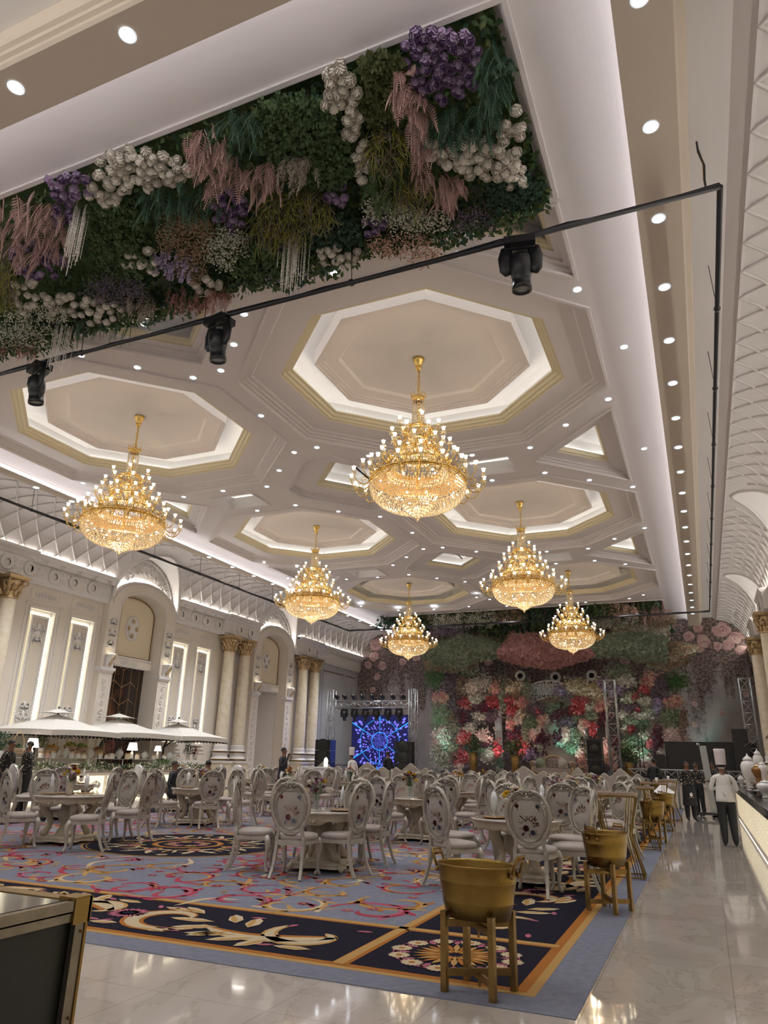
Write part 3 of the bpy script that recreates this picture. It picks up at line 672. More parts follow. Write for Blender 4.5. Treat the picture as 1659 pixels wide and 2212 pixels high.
def acanthus(ox, oy, ang, k):                               # big baroque leaf scroll of the dark borders
    c, s = cos(ang), sin(ang)
    def T(P): return [(ox + p * c - q * k * s, oy + p * s + q * k * c) for p, q in P]
    st = [(t, .34 * sin(t * 2.1) - .05) for t in [i * .15 for i in range(11)]]
    rib(T(st), .27, 'c_orange', ZB); rib(T([(a, b + .03) for a, b in st]), .18, 'c_cream', ZB + .001)
    S = spiral(1.75, .0, .50, 1.0, 2.6, -1, 22, .2); rib(T(S), .23, 'c_orange', ZB); rib(T(S), .14, 'c_cream', ZB + .001)
    S = spiral(.25, -.02, .43, .9, -.6, 1, 18, .2); rib(T(S), .19, 'c_gold', ZB); rib(T(S), .11, 'c_cream', ZB + .001)
    for p, q, a, l, w in ((.5, .3, 1.2, .26, .1), (.65, .3, .7, .3, .1), (.85, .28, .35, .34, .1), (1.15, .1, .5, .32, .1), (1.3, -.05, .1, .36, .1), (1.1, -.1, -1.0, .28, .1), (.9, .0, -1.3, .3, .1), (1.6, -.3, -.5, .3, .09), (1.75, -.34, -.1, .3, .09), (.95, .2, .9, .3, .1), (1.45, .5, -.2, .26, .08), (2.05, .42, .2, .22, .08), (.0, .42, .1, .26, .08)):
        x, y = T([(p, q)])[0]; petal(x, y, ang + a * k, l * 1.35, w * 1.45, 'c_cream', ZB + .002); petal(x, y, ang + (a + .1) * k, l * 1.2, w * .6, 'c_gold', ZB + .0025)
    for p, q, a in ((.35, .42, .4), (.55, -.35, 1.2), (.95, -.42, .2), (1.35, .42, -.3), (1.5, .35, .5), (2.2, .3, 1.0), (2.15, -.3, -.9), (-.2, -.4, .2)):
        x, y = T([(p, q)])[0]; petal(x, y, ang + a * k, .17, .06, 'c_pink', ZB + .001)
    x, y = T([(2.28, .02)])[0]; bloom(x, y, .21, 18, 'c_pink', 'c_black', ZB + .001, w=.3)
    x, y = T([(2.0, -.38)])[0]; bloom(x, y, .09, 6, 'c_red', 'c_gold', ZB + .001)
ym = (YG + .14 + YI - .1) / 2; x = XI - .35; k = 1
while x > -15: acanthus(x, ym, PI, k); x -= 2.5; k = -k
xm = (XG - .15 + XI + .1) / 2; y = YI + .35; k = 1
while y < CY1 - 3: acanthus(xm, y, PI / 2, k); y += 2.5; k = -k
cx, cy = xm, ym
for i in range(12):
    a = 2 * PI * i / 12; x, y = cx + .47 * cos(a), cy + .44 * sin(a)
    bloom(x, y, .095, 14, 'c_cream', 'c_orange', ZB + .002, w=.5)
    for s in (-1, 1): petal(x + .05 * cos(a), y + .05 * sin(a), a + s * 1.9, .17, .05, 'c_pink', ZB + .001)
    petal(cx + .36 * cos(a + .26), cy + .34 * sin(a + .26), a + .26, .12, .05, 'c_pink', ZB + .0012)
for i in range(24):
    a = 2 * PI * i / 24; petal(cx + .05 * cos(a), cy + .05 * sin(a), a, .30, .055, 'c_gold' if i % 2 else 'c_orange', ZB + .002)
for mx, my in ((-8.6, 11.3), (-8.25, 22.2)):
    def disc(r, z, m): cp.add([(mx + r * cos(t), my + r * sin(t), z) for t in [k * PI / 30 for k in range(60)]], [tuple(range(60))], m)
    disc(1.78, ZF + .001, 'c_gold'); disc(1.74, ZF + .0015, 'c_black'); disc(1.70, ZF + .002, 'c_gold'); disc(1.68, ZF + .0025, 'c_black')
    disc(.62, ZF + .003, 'c_orange'); disc(.55, ZF + .0035, 'c_gold'); disc(.52, ZF + .004, 'c_black')
    for i in range(8):
        a = 2 * PI * i / 8; zz = ZF + .0035
        for s in (-1, 1):
            rib(spiral(mx + 1.12 * cos(a + s * .22), my + 1.12 * sin(a + s * .22), .3, 1.0, a + 1.5 * s, s, 16, .2), .09, 'c_cream' if s > 0 else 'c_gold', zz)
            petal(mx + 1.0 * cos(a), my + 1.0 * sin(a), a + s * .6, .5, .1, 'c_cream', zz + .0005)
            petal(mx + .7 * cos(a), my + .7 * sin(a), a + s * .5, .3, .08, 'c_gold', zz + .001)
        bloom(mx + .95 * cos(a), my + .95 * sin(a), .13, 5, 'c_pink', 'c_gold', zz + .001); bloom(mx + .3 * cos(a), my + .3 * sin(a), .12, 5, ('c_pink', 'c_gold')[i % 2], 'c_cream', ZF + .0045)
        bloom(mx + 1.5 * cos(a + .39), my + 1.5 * sin(a + .39), .1, 5, 'c_cream', 'c_pink', zz + .001)
cp.build('carpet', label='slate blue carpet with crimson and gold scrolls and black acanthus borders', cat='carpet')
# ================================================================ chandeliers
def chandelier_parts():
    P = {}
    b = MB(); b.lathe([(0, 0), (.12, 0), (.115, -.05), (.095, -.08), (.075, -.16), (.055, -.2), (.07, -.23), (.05, -.27), (.02, -.3)], 'gold', n=20); P['canopy'] = b.mesh('canopy')
    b = MB()
    for i in range(13):
        z = -.31 - i * .045
        b.tube([((.018 * cos(t)) if i % 2 else 0, 0 if i % 2 else .018 * cos(t), z + .032 * sin(t)) for t in [k * PI / 4 for k in range(8)]], .007, 'gold', n=4, closed=True)
    b.tube([(.02, 0, -.3), (.028, .01, -.6), (.02, 0, -.9)], .008, 'gold', n=4); P['chain'] = b.mesh('chain')
    b = MB(); b.lathe([(.125, -.96), (.13, -.92), (.12, -.9), (.0, -.89)], 'gold', n=20); b.lathe([(.125, -1.0), (.13, -.96)], 'gold', n=20)
    for i in range(10):
        a = 2 * PI * i / 10; b.tube([(.12 * cos(a), .12 * sin(a), -.93), (.16 * cos(a), .16 * sin(a), -.86), (.14 * cos(a), .14 * sin(a), -.83)], .012, 'gold', n=4)
    for r, z in ((.3, -1.68), (.2, -1.86), (.40, -2.12), (.28, -2.3), (.62, -2.42), (.50, -2.52), (.93, -2.72), (.95, -2.77), (.26, -1.62)):
        b.lathe([(r - .035, z), (r, z + .015), (r + .01, z), (r, z - .02), (r - .035, z)], 'gold', n=36)
    for r, z in ((.6, -2.4), (.9, -2.66)):
        for i in range(28):
            a = 2 * PI * i / 28; b.tube([(r * cos(a), r * sin(a), z), ((r + .03) * cos(a), (r + .03) * sin(a), z + .06), (r * cos(a), r * sin(a), z + .09)], .014, 'gold', n=4)
    b.lathe([(.03, -1.0), (.03, -2.9)], 'gold', n=8); b.lathe([(.46, -2.5), (.9, -2.72), (.9, -2.76)], 'goldline', n=32); P['gilt_frame'] = b.mesh('gilt_frame')
    b = MB(); q = random.Random(3)
    def ring(r, z, n, s, h):
        for i in range(n):
            a = 2 * PI * (i + .5 * q.random()) / n; b.octa((r * cos(a), r * sin(a), z), s, h, 'crystal')
    for i in range(9):
        for j in range(14):
            a = 2 * PI * j / 14; b.octa((.118 * cos(a), .118 * sin(a), -1.03 - i * .066), .020, .036, 'crystal')
    P['crystal_column'] = b.mesh('crystal_column'); b = MB()
    for r, z in ((.2, -1.7), (.19, -1.75), (.17, -1.8), (.13, -1.86), (.08, -1.95), (.08, -2.05)): ring(r, z, int(r * 130), .019, .034)
    P['crystal_tier_upper'] = b.mesh('crystal_tier_upper'); b = MB()
    for r, z in ((.34, -2.12), (.36, -2.17), (.34, -2.22), (.3, -2.28), (.24, -2.34)): ring(r, z, int(r * 130), .019, .034)
    P['crystal_tier_middle'] = b.mesh('crystal_tier_middle'); b = MB()
    for r, z in ((.52, -2.46), (.54, -2.52), (.56, -2.58), (.6, -2.63)): ring(r, z, int(r * 110), .022, .04)
    P['crystal_tier_lower'] = b.mesh('crystal_tier_lower'); b = MB()
    prof = [(.90, -2.78), (.925, -2.84), (.935, -2.90), (.925, -2.96), (.905, -3.02), (.875, -3.08), (.83, -3.135), (.775, -3.185), (.71, -3.23), (.635, -3.265), (.56, -3.29), (.48, -3.31), (.40, -3.325)]
    for r, z in prof: ring(r, z, int(2 * PI * r / .052), .0205, .032)
    for r, z in prof[::2]: b.lathe([(r - .01, z + .03), (r - .014, z + .026)], 'gold', n=48)
    P['crystal_bowl'] = b.mesh('crystal_bowl'); b = MB()
    for r, z in ((.30, -3.22), (.295, -3.27), (.27, -3.32), (.23, -3.37), (.18, -3.42), (.13, -3.46), (.07, -3.49), (.03, -3.52)): ring(r, z, max(4, int(2 * PI * r / .045)), .021, .034)
    b.octa((0, 0, -3.56), .03, .05, 'crystal'); P['pendant'] = b.mesh('pendant'); b = MB()
    for i in range(16):  # tiny bulbs added inside so the crystal bowl and column sparkle and glow
        a = 2 * PI * i / 16; b.ball((.78 * cos(a), .78 * sin(a), -2.88 - .14 * (i % 2)), .022, 'candle', 6, 4)
    for i in range(6):
        a = 2 * PI * i / 6 + .3; b.ball((.36 * cos(a), .36 * sin(a), -3.1), .028, 'candle', 6, 4)
    for i in range(7): b.ball((0, 0, -1.06 - .075 * i), .03, 'candle', 6, 4)
    for r, z in ((.0, -1.76), (.12, -2.2), (-.12, -2.2), (.3, -2.55), (-.3, -2.55), (.05, -1.2), (0, -1.4), (0, -3.3)): b.ball((r, 0, z), .026, 'candle', 6, 4)
    P['added_sparkle_bulbs'] = b.mesh('added_sparkle_bulbs')
    return P
CPT = chandelier_parts()
def arm_mesh(L):
    b = MB()
    S = [(0, 0, 0), (L * .18, 0, -.10), (L * .45, 0, -.17), (L * .75, 0, -.15), (L * .95, 0, -.06), (L, 0, .04)]
    b.tube(S, [.014, .014, .013, .012, .011, .011], 'gold', n=5)
    b.tube([(L * .45 + x, 0, -.06 + z) for x, z in spiral(0, 0, .07, 1.1, -1.2, 1, 10)], .009, 'gold', n=4)
    b.tube([(x + L * .12, 0, .03 + z) for x, z in spiral(0, 0, .05, 1.0, -2, -1, 8)], .009, 'gold', n=4)
    b.lathe([(.0, .03), (.045, .045), (.05, .06), (.02, .06)], 'crystal', (L, 0, 0), n=10)
    b.lathe([(.014, .06), (.016, .11)], 'gold', (L, 0, 0), n=6)
    for i in range(5):
        a = 2 * PI * i / 5; b.octa((L + .048 * cos(a), .048 * sin(a), .015), .007, .035, 'crystal')
    return b.mesh('arm')
ARMS = {l: arm_mesh(l) for l in (.40, .26)}
b = MB(); b.lathe([(.018, .10), (.034, .135), (.030, .16), (.040, .18), (.0, .165)], 'candle', n=10, mod=lambda a, z: 1 + (.35 * cos(5 * a) if z > .17 else .1 * cos(5 * a))); SHM = b.mesh('lamp_shade')
TIERS = ((20, .93, -2.80, .40), (15, .60, -2.48, .38), (11, .40, -2.15, .33), (8, .28, -1.85, .28), (5, .17, -1.60, .25))
ci = 0
for j, y in enumerate(OY):
    for i, (x, side) in enumerate(zip((-4.57, -11.98), ('right', 'left'))):
        t = empty('chandelier', (x, y, 9.43 if j < 2 else 9.40), rz=.13 * ci, label='gilt crystal bowl chandelier with tiers of star shaped lamps, %s one of the %s row' % (side, ('near', 'middle', 'far')[j]), cat='chandelier', group='crystal chandeliers in the hall'); ci += 1
        for k, me in CPT.items(): inst(k, me, t)
        for n, r, z, L in TIERS:
            for q in range(n):
                a = 2 * PI * q / n + (z * 3)
                L0 = .40 if L > .35 else .26; s = L / L0
                ar = inst('arm', ARMS[L0], t, (r * cos(a) * .97, r * sin(a) * .97, z), (0, 0, a), (s, 1, 1))
                inst('lamp_shade', SHM, ar, (L0, 0, 0), s=(1 / s * .92, .92, .92))
        if t: 
            for z_, p_ in ((-2.95, 16), (-2.3, 10)):
                l = light('POINT', (x, y, 9.4 + z_), p_ * 3.0, (1, .78, .50), shadow_soft_size=.15) if 'light' in globals() else None
# ================================================================ chairs
def yback(z): return -.215 - .13 * (z - .5)                # raked back
def oval(w, h, zc, n=32, dy=0, heart=0):
    P = []
    for i in range(n):
        t = 2 * PI * i / n; z = zc + h * sin(t); x = w * cos(t) * (1 + .09 * sin(t))
        if heart: z -= heart * math.exp(-(x / .055) ** 2) * (sin(t) > 0)
        P.append((x, yback(z) + dy, z))
    return P
def chair_parts():
    P = []
    b = MB()                                               # padded seat
    lv = [(.0, .445), (.94, .445), (1.0, .465), (1.01, .49), (.96, .515), (.75, .53), (0, .535)]
    vs = []; n = 24
    for k, z in lv:
        for i in range(n):
            t = 2 * PI * i / n; c, s = cos(t), sin(t); ex = .62
            x = .255 * math.copysign(abs(c) ** ex, c); y = .24 * math.copysign(abs(s) ** ex, s); x *= 1 + .1 * (y / .24)
            vs.append((x * k, (y + .02) * k, z))
    b.add(vs, [(j * n + i, j * n + (i + 1) % n, (j + 1) * n + (i + 1) % n, (j + 1) * n + i) for j in range(len(lv) - 1) for i in range(n)], 'fabric', True)
    P.append(('seat_cushion', b))
    b = MB()                                               # rails with shaped apron
    for y, w in ((.245, .5), (-.21, .38)):
        b.add([(-w / 2, y, .455), (w / 2, y, .455)] + [(w / 2 - w * i / 8, y, .39 + .02 * cos(i * PI / 4 * 2) - (.02 if i == 4 else 0)) for i in range(9)] +
              [(-w / 2, y - .03, .455), (w / 2, y - .03, .455)] + [(w / 2 - w * i / 8, y - .03, .39 + .02 * cos(i * PI / 4 * 2) - (.02 if i == 4 else 0)) for i in range(9)],
              [tuple(range(11)), tuple(range(11, 22))[::-1]] + [(i, i + 11, (i + 1) % 11 + 11, (i + 1) % 11) for i in range(11)], 'chairpaint')
    for s in (-1, 1): b.tube([(s * .2, -.2, .425), (s * .25, .24, .425)], .038, 'chairpaint', n=4, smooth=False, flat=(1, .5))
    P.append(('seat_rail', b))
    for s in (-1, 1):                                      # cabriole front legs
        b = MB(); b.tube([(s * .235, .22, .45), (s * .262, .25, .38), (s * .258, .25, .28), (s * .24, .235, .16), (s * .24, .235, .07), (s * .255, .255, .025), (s * .262, .265, .0)],
                         [.038, .042, .032, .024, .019, .026, .024], 'chairpaint', n=8)
        b.ball((s * .262, .275, .36), .024, 'silver', 6, 4, (.8, .5, 1.5)); b.ball((s * .258, .262, .3), .014, 'silver', 6, 4, (.8, .5, 1.5)); P.append(('leg', b))
    for s in (-1, 1):
        b = MB(); b.tube([(s * .185, -.21, .5), (s * .185, -.215, .38), (s * .19, -.235, .24), (s * .2, -.28, .1), (s * .21, -.335, .0)], [.030, .030, .027, .026, .024], 'chairpaint', n=4, smooth=False); P.append(('leg', b))
    b = MB()                                               # oval back: two rings, uprights, moulding
    b.tube(oval(.262, .315, .845, 36), .026, 'chairpaint', n=6, closed=True, flat=(1, .75))
    b.tube(oval(.212, .262, .835, 36, 0, .03), .018, 'chairpaint', n=6, closed=True)
    b.tube(oval(.205, .255, .835, 36, -.016, .03), .007, 'silver', n=4, closed=True); b.tube(oval(.205, .255, .835, 36, .016, .03), .007, 'silver', n=4, closed=True)
    for s in (-1, 1):
        b.tube([(s * .185, -.205, .46), (s * .165, yback(.56), .56), (s * .172, yback(.62), .63), (s * .21, yback(.7), .70)], [.03, .027, .03, .024], 'chairpaint', n=4, smooth=False)
    O, I = oval(.25, .30, .842, 36), oval(.215, .262, .835, 36, 0, 0)
    b.add(O + I, [(i, (i + 1) % 36, (i + 1) % 36 + 36, i + 36) for i in range(36) if i not in (3, 4, 13, 14)], 'chairpaint')
    b.box((0, yback(.6), .585), (.28, .02, .06), 'chairpaint', rot=(-.13, 0, 0)); b.ball((0, yback(.57) , .565), .03, 'silver', 6, 4, (1.6, .5, .6))
    for s in (-1, 1):
        for z in (.80, .86, .92): b.ball((s * .243, yback(z), z), .012, 'silver', 6, 4)
    P.append(('back_frame', b))
    b = MB()                                               # carved crest
    for y in (-.02, .02):
        for s in (-1, 1):
            b.tube([(s * x, yback(z) + y, z) for x, z in spiral(.055, 1.135, .036, 1.15, -.5, 1, 12)], .011, 'silver', n=5)
            b.tube([(s * .02, yback(1.1) + y, 1.10), (s * .09, yback(1.12) + y, 1.15), (s * .14, yback(1.1) + y, 1.135), (s * .17, yback(1.08) + y, 1.10), (s * .2, yback(1.05) + y, 1.06)], [.012, .016, .013, .012, .005], 'silver', n=5)
            b.tube([(s * .05, yback(1.1) + y, 1.09), (s * .11, yback(1.1) + y, 1.085), (s * .17, yback(1.0) + y, 1.04)], [.008, .012, .005], 'silver', n=5)
    for k in range(-3, 4):
        a = k * .36; b.tube([(0, yback(1.12), 1.12), (.045 * sin(a), yback(1.16), 1.12 + .05 * cos(a)), (.085 * sin(a), yback(1.2) - .01, 1.125 + .088 * cos(a))], [.012, .015, .005], 'silver', n=5)
    b.ball((0, yback(1.11) + .02, 1.115), .022, 'silver', 6, 4); b.ball((0, yback(1.11) - .02, 1.115), .022, 'silver', 6, 4)
    P.append(('crest', b))
    b = MB()                                               # upholstered back panel, embroidered on both faces
    E_ = oval(.205, .255, .835, 36, 0, .03)
    for dy in (.018, -.014):
        vs = [(0, yback(.83) + dy * 1.3, .83)] + [(x * .6, yback(z) + dy * 1.2, .83 + (z - .83) * .6) for x, y, z in E_] + [(x, y + dy * .2, z) for x, y, z in E_]
        n = 36; fs = [(0, 1 + i, 1 + (i + 1) % n) for i in range(n)] + [(1 + i, 1 + n + i, 1 + n + (i + 1) % n, 1 + (i + 1) % n) for i in range(n)]
        if dy > 0: fs = [f[::-1] for f in fs]
        b.add(vs, fs, 'backfab', True)
    def pt(x, z, s): return (x, yback(z) + (.0255 if s > 0 else -.0215), z)
    def leafp(x, z, a, l, w, m, s):
        c, d = cos(a), sin(a); pts = [(0, 0), (l * .4, w / 2), (l, 0), (l * .4, -w / 2)]
        b.add([pt(x + p * c - q * d, z + p * d + q * c, s) for p, q in pts], [(0, 1, 2, 3), (3, 2, 1, 0)], m)
    for s in (1, -1):
        for i in range(9): leafp(-.03, .735, 2 * PI * i / 9, .046, .025, 'emb_red', s)
        b.add([pt(-.022 + .010 * cos(t), .735 + .010 * sin(t), s * 1) for t in [k * PI / 3 for k in range(6)]], [tuple(range(6)), tuple(range(6))[::-1]], 'emb_pink')
        for a in range(17):
            t = -.1 + a * .15; r = .05 + .075 * sin(a * 2.1) ** 2; leafp(.01 + r * .75 * cos(t + .2), .765 + r * sin(t), t + .2, .06, .018, ('emb_pink', 'emb_pink', 'emb_red')[a % 3], s)
        for i in range(7): leafp(.05, .69, 2 * PI * i / 7, .038, .026, 'emb_blue', s)
        leafp(-.05, .69, 4.0, .06, .03, 'emb_blue', s); leafp(-.0, .68, 5.2, .05, .015, 'emb_pink', s); leafp(0, .90, PI / 2, .05, .024, 'emb_line', s); leafp(0, .86, PI / 2, .04, .02, 'emb_pink', s)
        for q in (-1, 1):
            for i in range(6): leafp(q * .125, .985, 2 * PI * i / 6, .032, .02, 'emb_blue' if q > 0 else 'emb_red', s)
            leafp(q * .13, .97, -1.2, .05, .012, 'emb_pink', s)
            for A in (spiral(q * .10, .82, .055, .9, PI / 2, q, 12), spiral(q * .07, .95, .06, .7, -PI / 2, -q, 10), spiral(q * .1, .70, .04, .9, 0, -q, 10)):
                for (x0, z0), (x1, z1) in zip(A[:-1], A[1:]): b.add([pt(x0, z0, s), pt(x1, z1, s), pt(x1, z1 + .006, s), pt(x0, z0 + .006, s)], [(0, 1, 2, 3), (3, 2, 1, 0)], 'emb_line')
    P.append(('back_panel', b))
    return [(n_, b_.mesh(n_)) for n_, b_ in P]
CH = chair_parts()
# satin chair cover for a few chairs near the buffet
cv_ = MB(); vs = []; n = 36
for k, dy, sc_ in ((0, .05, 0), (1, .04, .8), (2, .0, 1.08), (3, -.045, .8), (4, -.055, 0)):
    for i in range(n):
        t = 2 * PI * i / n; z = .86 + .33 * sin(t) * sc_; x = .27 * cos(t) * (1 + .07 * sin(t)) * sc_ * (1 + .02 * cos(i * PI)); vs.append((x, yback(z) + dy + .008 * cos(i * 3), z))
cv_.add(vs, [(j * n + i, j * n + (i + 1) % n, (j + 1) * n + (i + 1) % n, (j + 1) * n + i) for j in range(4) for i in range(n)], 'satin' if 'satin' in M else 'silver', True)
CVM = cv_.mesh('chair_cover')
def chair(x, y, rz, label, group=None, cover=False, nm='dining_chair'):
    t = empty(nm, (x, y, .02), rz, label=label, cat='chair', group=group)
    for n_, me in CH: inst(n_, me, t)
    if cover: inst('satin_cover', CVM, t)
    return t
# ================================================================ tables
def table_parts():
    P = []
    b = MB(); sc8 = lambda a, z: 1 + .006 * cos(8 * a)
    b.lathe([(0, .775), (.60, .775), (.618, .770), (.622, .76), (.61, .75)], 'tabletop', n=48); P.append(('table_top', b))
    b = MB(); b.lathe([(.61, .75), (.60, .742), (.585, .735), (.575, .70), (.57, .675), (.56, .675), (.56, .72), (0, .74)], 'tablepaint', n=48)
    n = 64; vs = []
    for i in range(n):
        a = 2 * PI * i / n; d = .645 - .05 * max(0, cos(4 * a)) ** 3 + .012 * cos(16 * a); vs += [(.572 * cos(a), .572 * sin(a), .69), (.576 * cos(a), .576 * sin(a), d), (.55 * cos(a), .55 * sin(a), d)]
    b.add(vs, [(3 * i, 3 * i + 1, 3 * ((i + 1) % n) + 1, 3 * ((i + 1) % n)) for i in range(n)] + [(3 * i + 1, 3 * i + 2, 3 * ((i + 1) % n) + 2, 3 * ((i + 1) % n) + 1) for i in range(n)], 'tablepaint', True)
    for k in range(4):
        a = PI / 2 * k; 
        for s in (-1, 1): b.tube([(.585 * cos(a + s * (.06 + u)), .585 * sin(a + s * (.06 + u)), .66 + w_) for u, w_ in spiral(.03, 0, .035, 1, 1, 1, 8)], .012, 'tablepaint', n=4)
        b.ball((.585 * cos(a), .585 * sin(a), .655), .03, 'tablepaint', 6, 4)
    P.append(('apron', b))
    for k in range(4):                                     # carved scroll legs
        a = PI / 2 * k + PI / 4; c, s = cos(a), sin(a); b = MB()
        S = [(.30, .73), (.40, .68), (.43, .60), (.38, .52), (.30, .45), (.27, .36), (.29, .26), (.34, .19), (.36, .14)]
        b.tube([(r * c, r * s, z) for r, z in S], [.05, .075, .08, .07, .055, .05, .055, .06, .05], 'tablepaint', n=8, flat=(1, .8))
        b.tube([((.36 + x) * c, (.36 + x) * s, .62 + z) for x, z in spiral(0, 0, .07, 1.2, .5, -1, 12)], .03, 'tablepaint', n=5)
        b.tube([((.36 + x) * c, (.36 + x) * s, .18 + z) for x, z in spiral(0, 0, .05, 1.1, 4, 1, 10)], .024, 'tablepaint', n=5)
        for z_, w in ((.5, .03), (.44, .025), (.38, .02), (.3, .02)): b.ball(((.36 - (.5 - z_) * .3) * c, (.36 - (.5 - z_) * .3) * s, z_), w, 'tablepaint', 6, 4, (1, 1, 1.6))
        P.append(('leg', b))
    b = MB(); b.lathe([(.1, .73), (.13, .70), (.12, .6), (.16, .52), (.17, .44), (.13, .36), (.09, .3), (.1, .26), (.13, .22), (.15, .15), (.18, .12)], 'tablepaint', n=20, mod=lambda a, z: 1 + .05 * cos(10 * a)); P.append(('centre_column', b))
    b = MB(); n = 64; lv = [(1, .12), (1.0, .09), (.96, .07), (1.02, .045)]
    vs = []
    for k, z in [(0, .125)] + lv:
        for i in range(n):
            a = 2 * PI * i / n; r = (.33 + .17 * abs(cos(2 * (a - PI / 4))) ** 1.6 + (.012 * cos(24 * a) if z < .06 else 0)) * k; vs.append((r * cos(a), r * sin(a), z))
    b.add(vs, [(j * n + (i + 1) % n, j * n + i, (j + 1) * n + i, (j + 1) * n + (i + 1) % n) for j in range(4) for i in range(n)], 'tablepaint', True)
    for k in range(4):
        a = PI / 2 * k + PI / 4; b.tube([((.40 + x) * cos(a), (.40 + x) * sin(a), z) for x, z in ((0, .09), (.09, .08), (.13, .045), (.12, .015))], [.045, .05, .04, .03], 'tablepaint', n=8)
        b.ball((.53 * cos(a), .53 * sin(a), .03), .028, 'tablepaint', 6, 4)
    P.append(('base', b))
    return [(n_, b_.mesh(n_)) for n_, b_ in P]
TB = table_parts()
# table settings
b = MB(); b.lathe([(0, .004), (.1, .006), (.14, .012), (.165, .018), (.168, .014), (.14, .004), (0, .0)], 'bronze', n=32, mod=lambda a, z: 1 + (.02 * cos(24 * a) if z > .01 else 0)); b.lathe([(0, .009), (.125, .011)], 'goldline', n=24); PLM = b.mesh('charger_plate')
b = MB(); b.lathe([(.035, .0), (.034, .004), (.006, .01), (.005, .07), (.012, .08), (.032, .10), (.036, .13), (.033, .17)], 'glass', n=16); GLM = b.mesh('wine_glass')
b = MB(); b.tube([(0, 0, .09), (0, 0, .16), (.01, 0, .24), (.02, 0, .32)], [.012, .04, .045, .02], 'white', n=6, flat=(.45, 1)); b.add([(-.0, -.045, .22), (.02, .0, .35), (0, .05, .24), (.01, 0, .1)], [(0, 1, 2, 3), (3, 2, 1, 0)], 'white'); NPM = b.mesh('napkin')
def bouquet(x, y, z, h, w, seed, label, pal, glass=True, sh=.22):
    q = random.Random(seed); t = empty('flower_vase', (x, y, z), q.random() * 6, label=label, cat='vase of flowers', group='vases of flowers on the dining tables')
    b = MB()
    if glass: b.lathe([(0, .0), (.042, .0), (.044, .01), (.036, .1), (.04, .17), (.052, sh), (.047, sh)], 'glass', n=16)
    else: b.lathe([(0, 0), (.05, 0), (.06, .06), (.055, .16), (.042, .2), (.052, sh)], 'tablepaint', n=16)
    b.build('vase', t); b = MB(); hd = []
    for i in range(26):
        a = q.random() * 2 * PI; e = q.random() ** .6; hd.append(Vector((w * e * cos(a), w * e * sin(a), h - .16 * e * e - q.random() * .05)))
    for p in hd: b.tube([(p.x * .1, p.y * .1, .02), (p.x * .25, p.y * .25, sh), tuple(p * .96)], .0035, 'stem', n=3, caps=False)
    for i in range(60):
        a = q.random() * 6.3; r = w * q.random() * .8; z_ = sh + q.random() * (h - sh) * .7; d = Vector((cos(a), sin(a), q.uniform(-.3, .8))) * .05
        p = Vector((r * cos(a), r * sin(a), z_)); o = Vector((-sin(a), cos(a), 0)) * .014; b.add([p, p + d * .5 + o, p + d, p + d * .5 - o], [(0, 1, 2, 3), (3, 2, 1, 0)], 'leaf')
    b.build('foliage', t); b = {}
    for i, p in enumerate(hd):
        m = q.choice(pal); r = {'rose': .058, 'yellow': .046}.get(m, .042) * q.uniform(.85, 1.15); k = b.setdefault(m, MB())
        for ring_, (ra, zz, n_) in enumerate(((1, 0, 9), (.78, .25, 8), (.45, .4, 6))):
            for u in range(n_):
                a = 2 * PI * u / n_ + ring_; c_, s_ = cos(a), sin(a); wv = .42
                k.add([p + Vector((0, 0, r * zz * .4)), p + Vector((r * ra * .7 * c_ - wv * r * s_, r * ra * .7 * s_ + wv * r * c_, r * (zz + .15))), p + Vector((r * ra * c_, r * ra * s_, r * (zz + .35))), p + Vector((r * ra * .7 * c_ + wv * r * s_, r * ra * .7 * s_ - wv * r * c_, r * (zz + .15)))], [(0, 1, 2, 3), (3, 2, 1, 0)], m)
        k.ball(p + Vector((0, 0, r * .2)), r * .55, m, 6, 4)
    for m, k in b.items(): k.build({'rose': 'white_chrysanthemums', 'yellow': 'yellow_chrysanthemums', 'mag': 'lilac_blooms', 'wine': 'wine_red_blooms', 'red': 'red_blooms', 'rosepink': 'pink_blooms'}[m], t)
    return t
MIX = ['rose', 'yellow', 'mag', 'wine', 'rose', 'mag', 'yellow']
TABS = [  # x, y, chair angles, description
    ('A', -10.45, 10.25, (208, 262 if 0 else 150, 95, 335, 22), 'far-left front table'),
    ('B', -5.2, 9.95, (208, 277, 338, 45, 100, 150), 'middle front table'),
    ('C', -2.45, 10.3, (231, 287, 350, 60, 112, 165), 'table behind the nearest tub'),
    ('D', -10.9, 14.5, (262, 320, 20, 85, 140, 205), 'table beyond the carpet medallion'),
    ('E', -5.4, 14.45, (252, 310, 10, 80, 130, 195), 'second-row table right of centre'),
    ('F', -2.5, 14.05, (215, 280, 345, 40, 100, 155), 'second-row table near the tubs'),
    ('G', -2.75, 17.2, (205, 275, 335, 30, 95, 150), 'table with the sanitizer bottle'),
    ('H', -2.8, 20.5, (220, 270, 330, 30, 90, 150), 'fourth-row table by the aisle'),
    ('I', -6.0, 18.3, (215, 265, 325, 25, 85, 150), 'third-row table right of centre'),
    ('J', -6.9, 22.0, (210, 270, 330, 30, 90, 150), 'fourth-row table right of centre'),
    ('K', -10.9, 18.6, (200, 262, 330, 30, 90, 150), 'third-row table left of centre'),
    ('L', -10.9, 22.6, (210, 270, 330, 30, 90, 150), 'fourth-row table left of centre'),
    ('M', -14.3, 13.9, (250, 310, 10, 190), 'front table by the buffet'),
    ('N', -13.9, 17.6, (250, 310, 10, 70, 190), 'second table by the buffet'),
    ('O', -14.4, 22.5, (210, 270, 330, 30, 90), 'small far-left table'),
    ('P', -7.5, 26.5, (210, 270, 330, 30, 90, 150), 'far left table before the stage'),
    ('Q', -3.6, 25.0, (210, 270, 330, 30, 90, 150), 'far right table before the stage')]
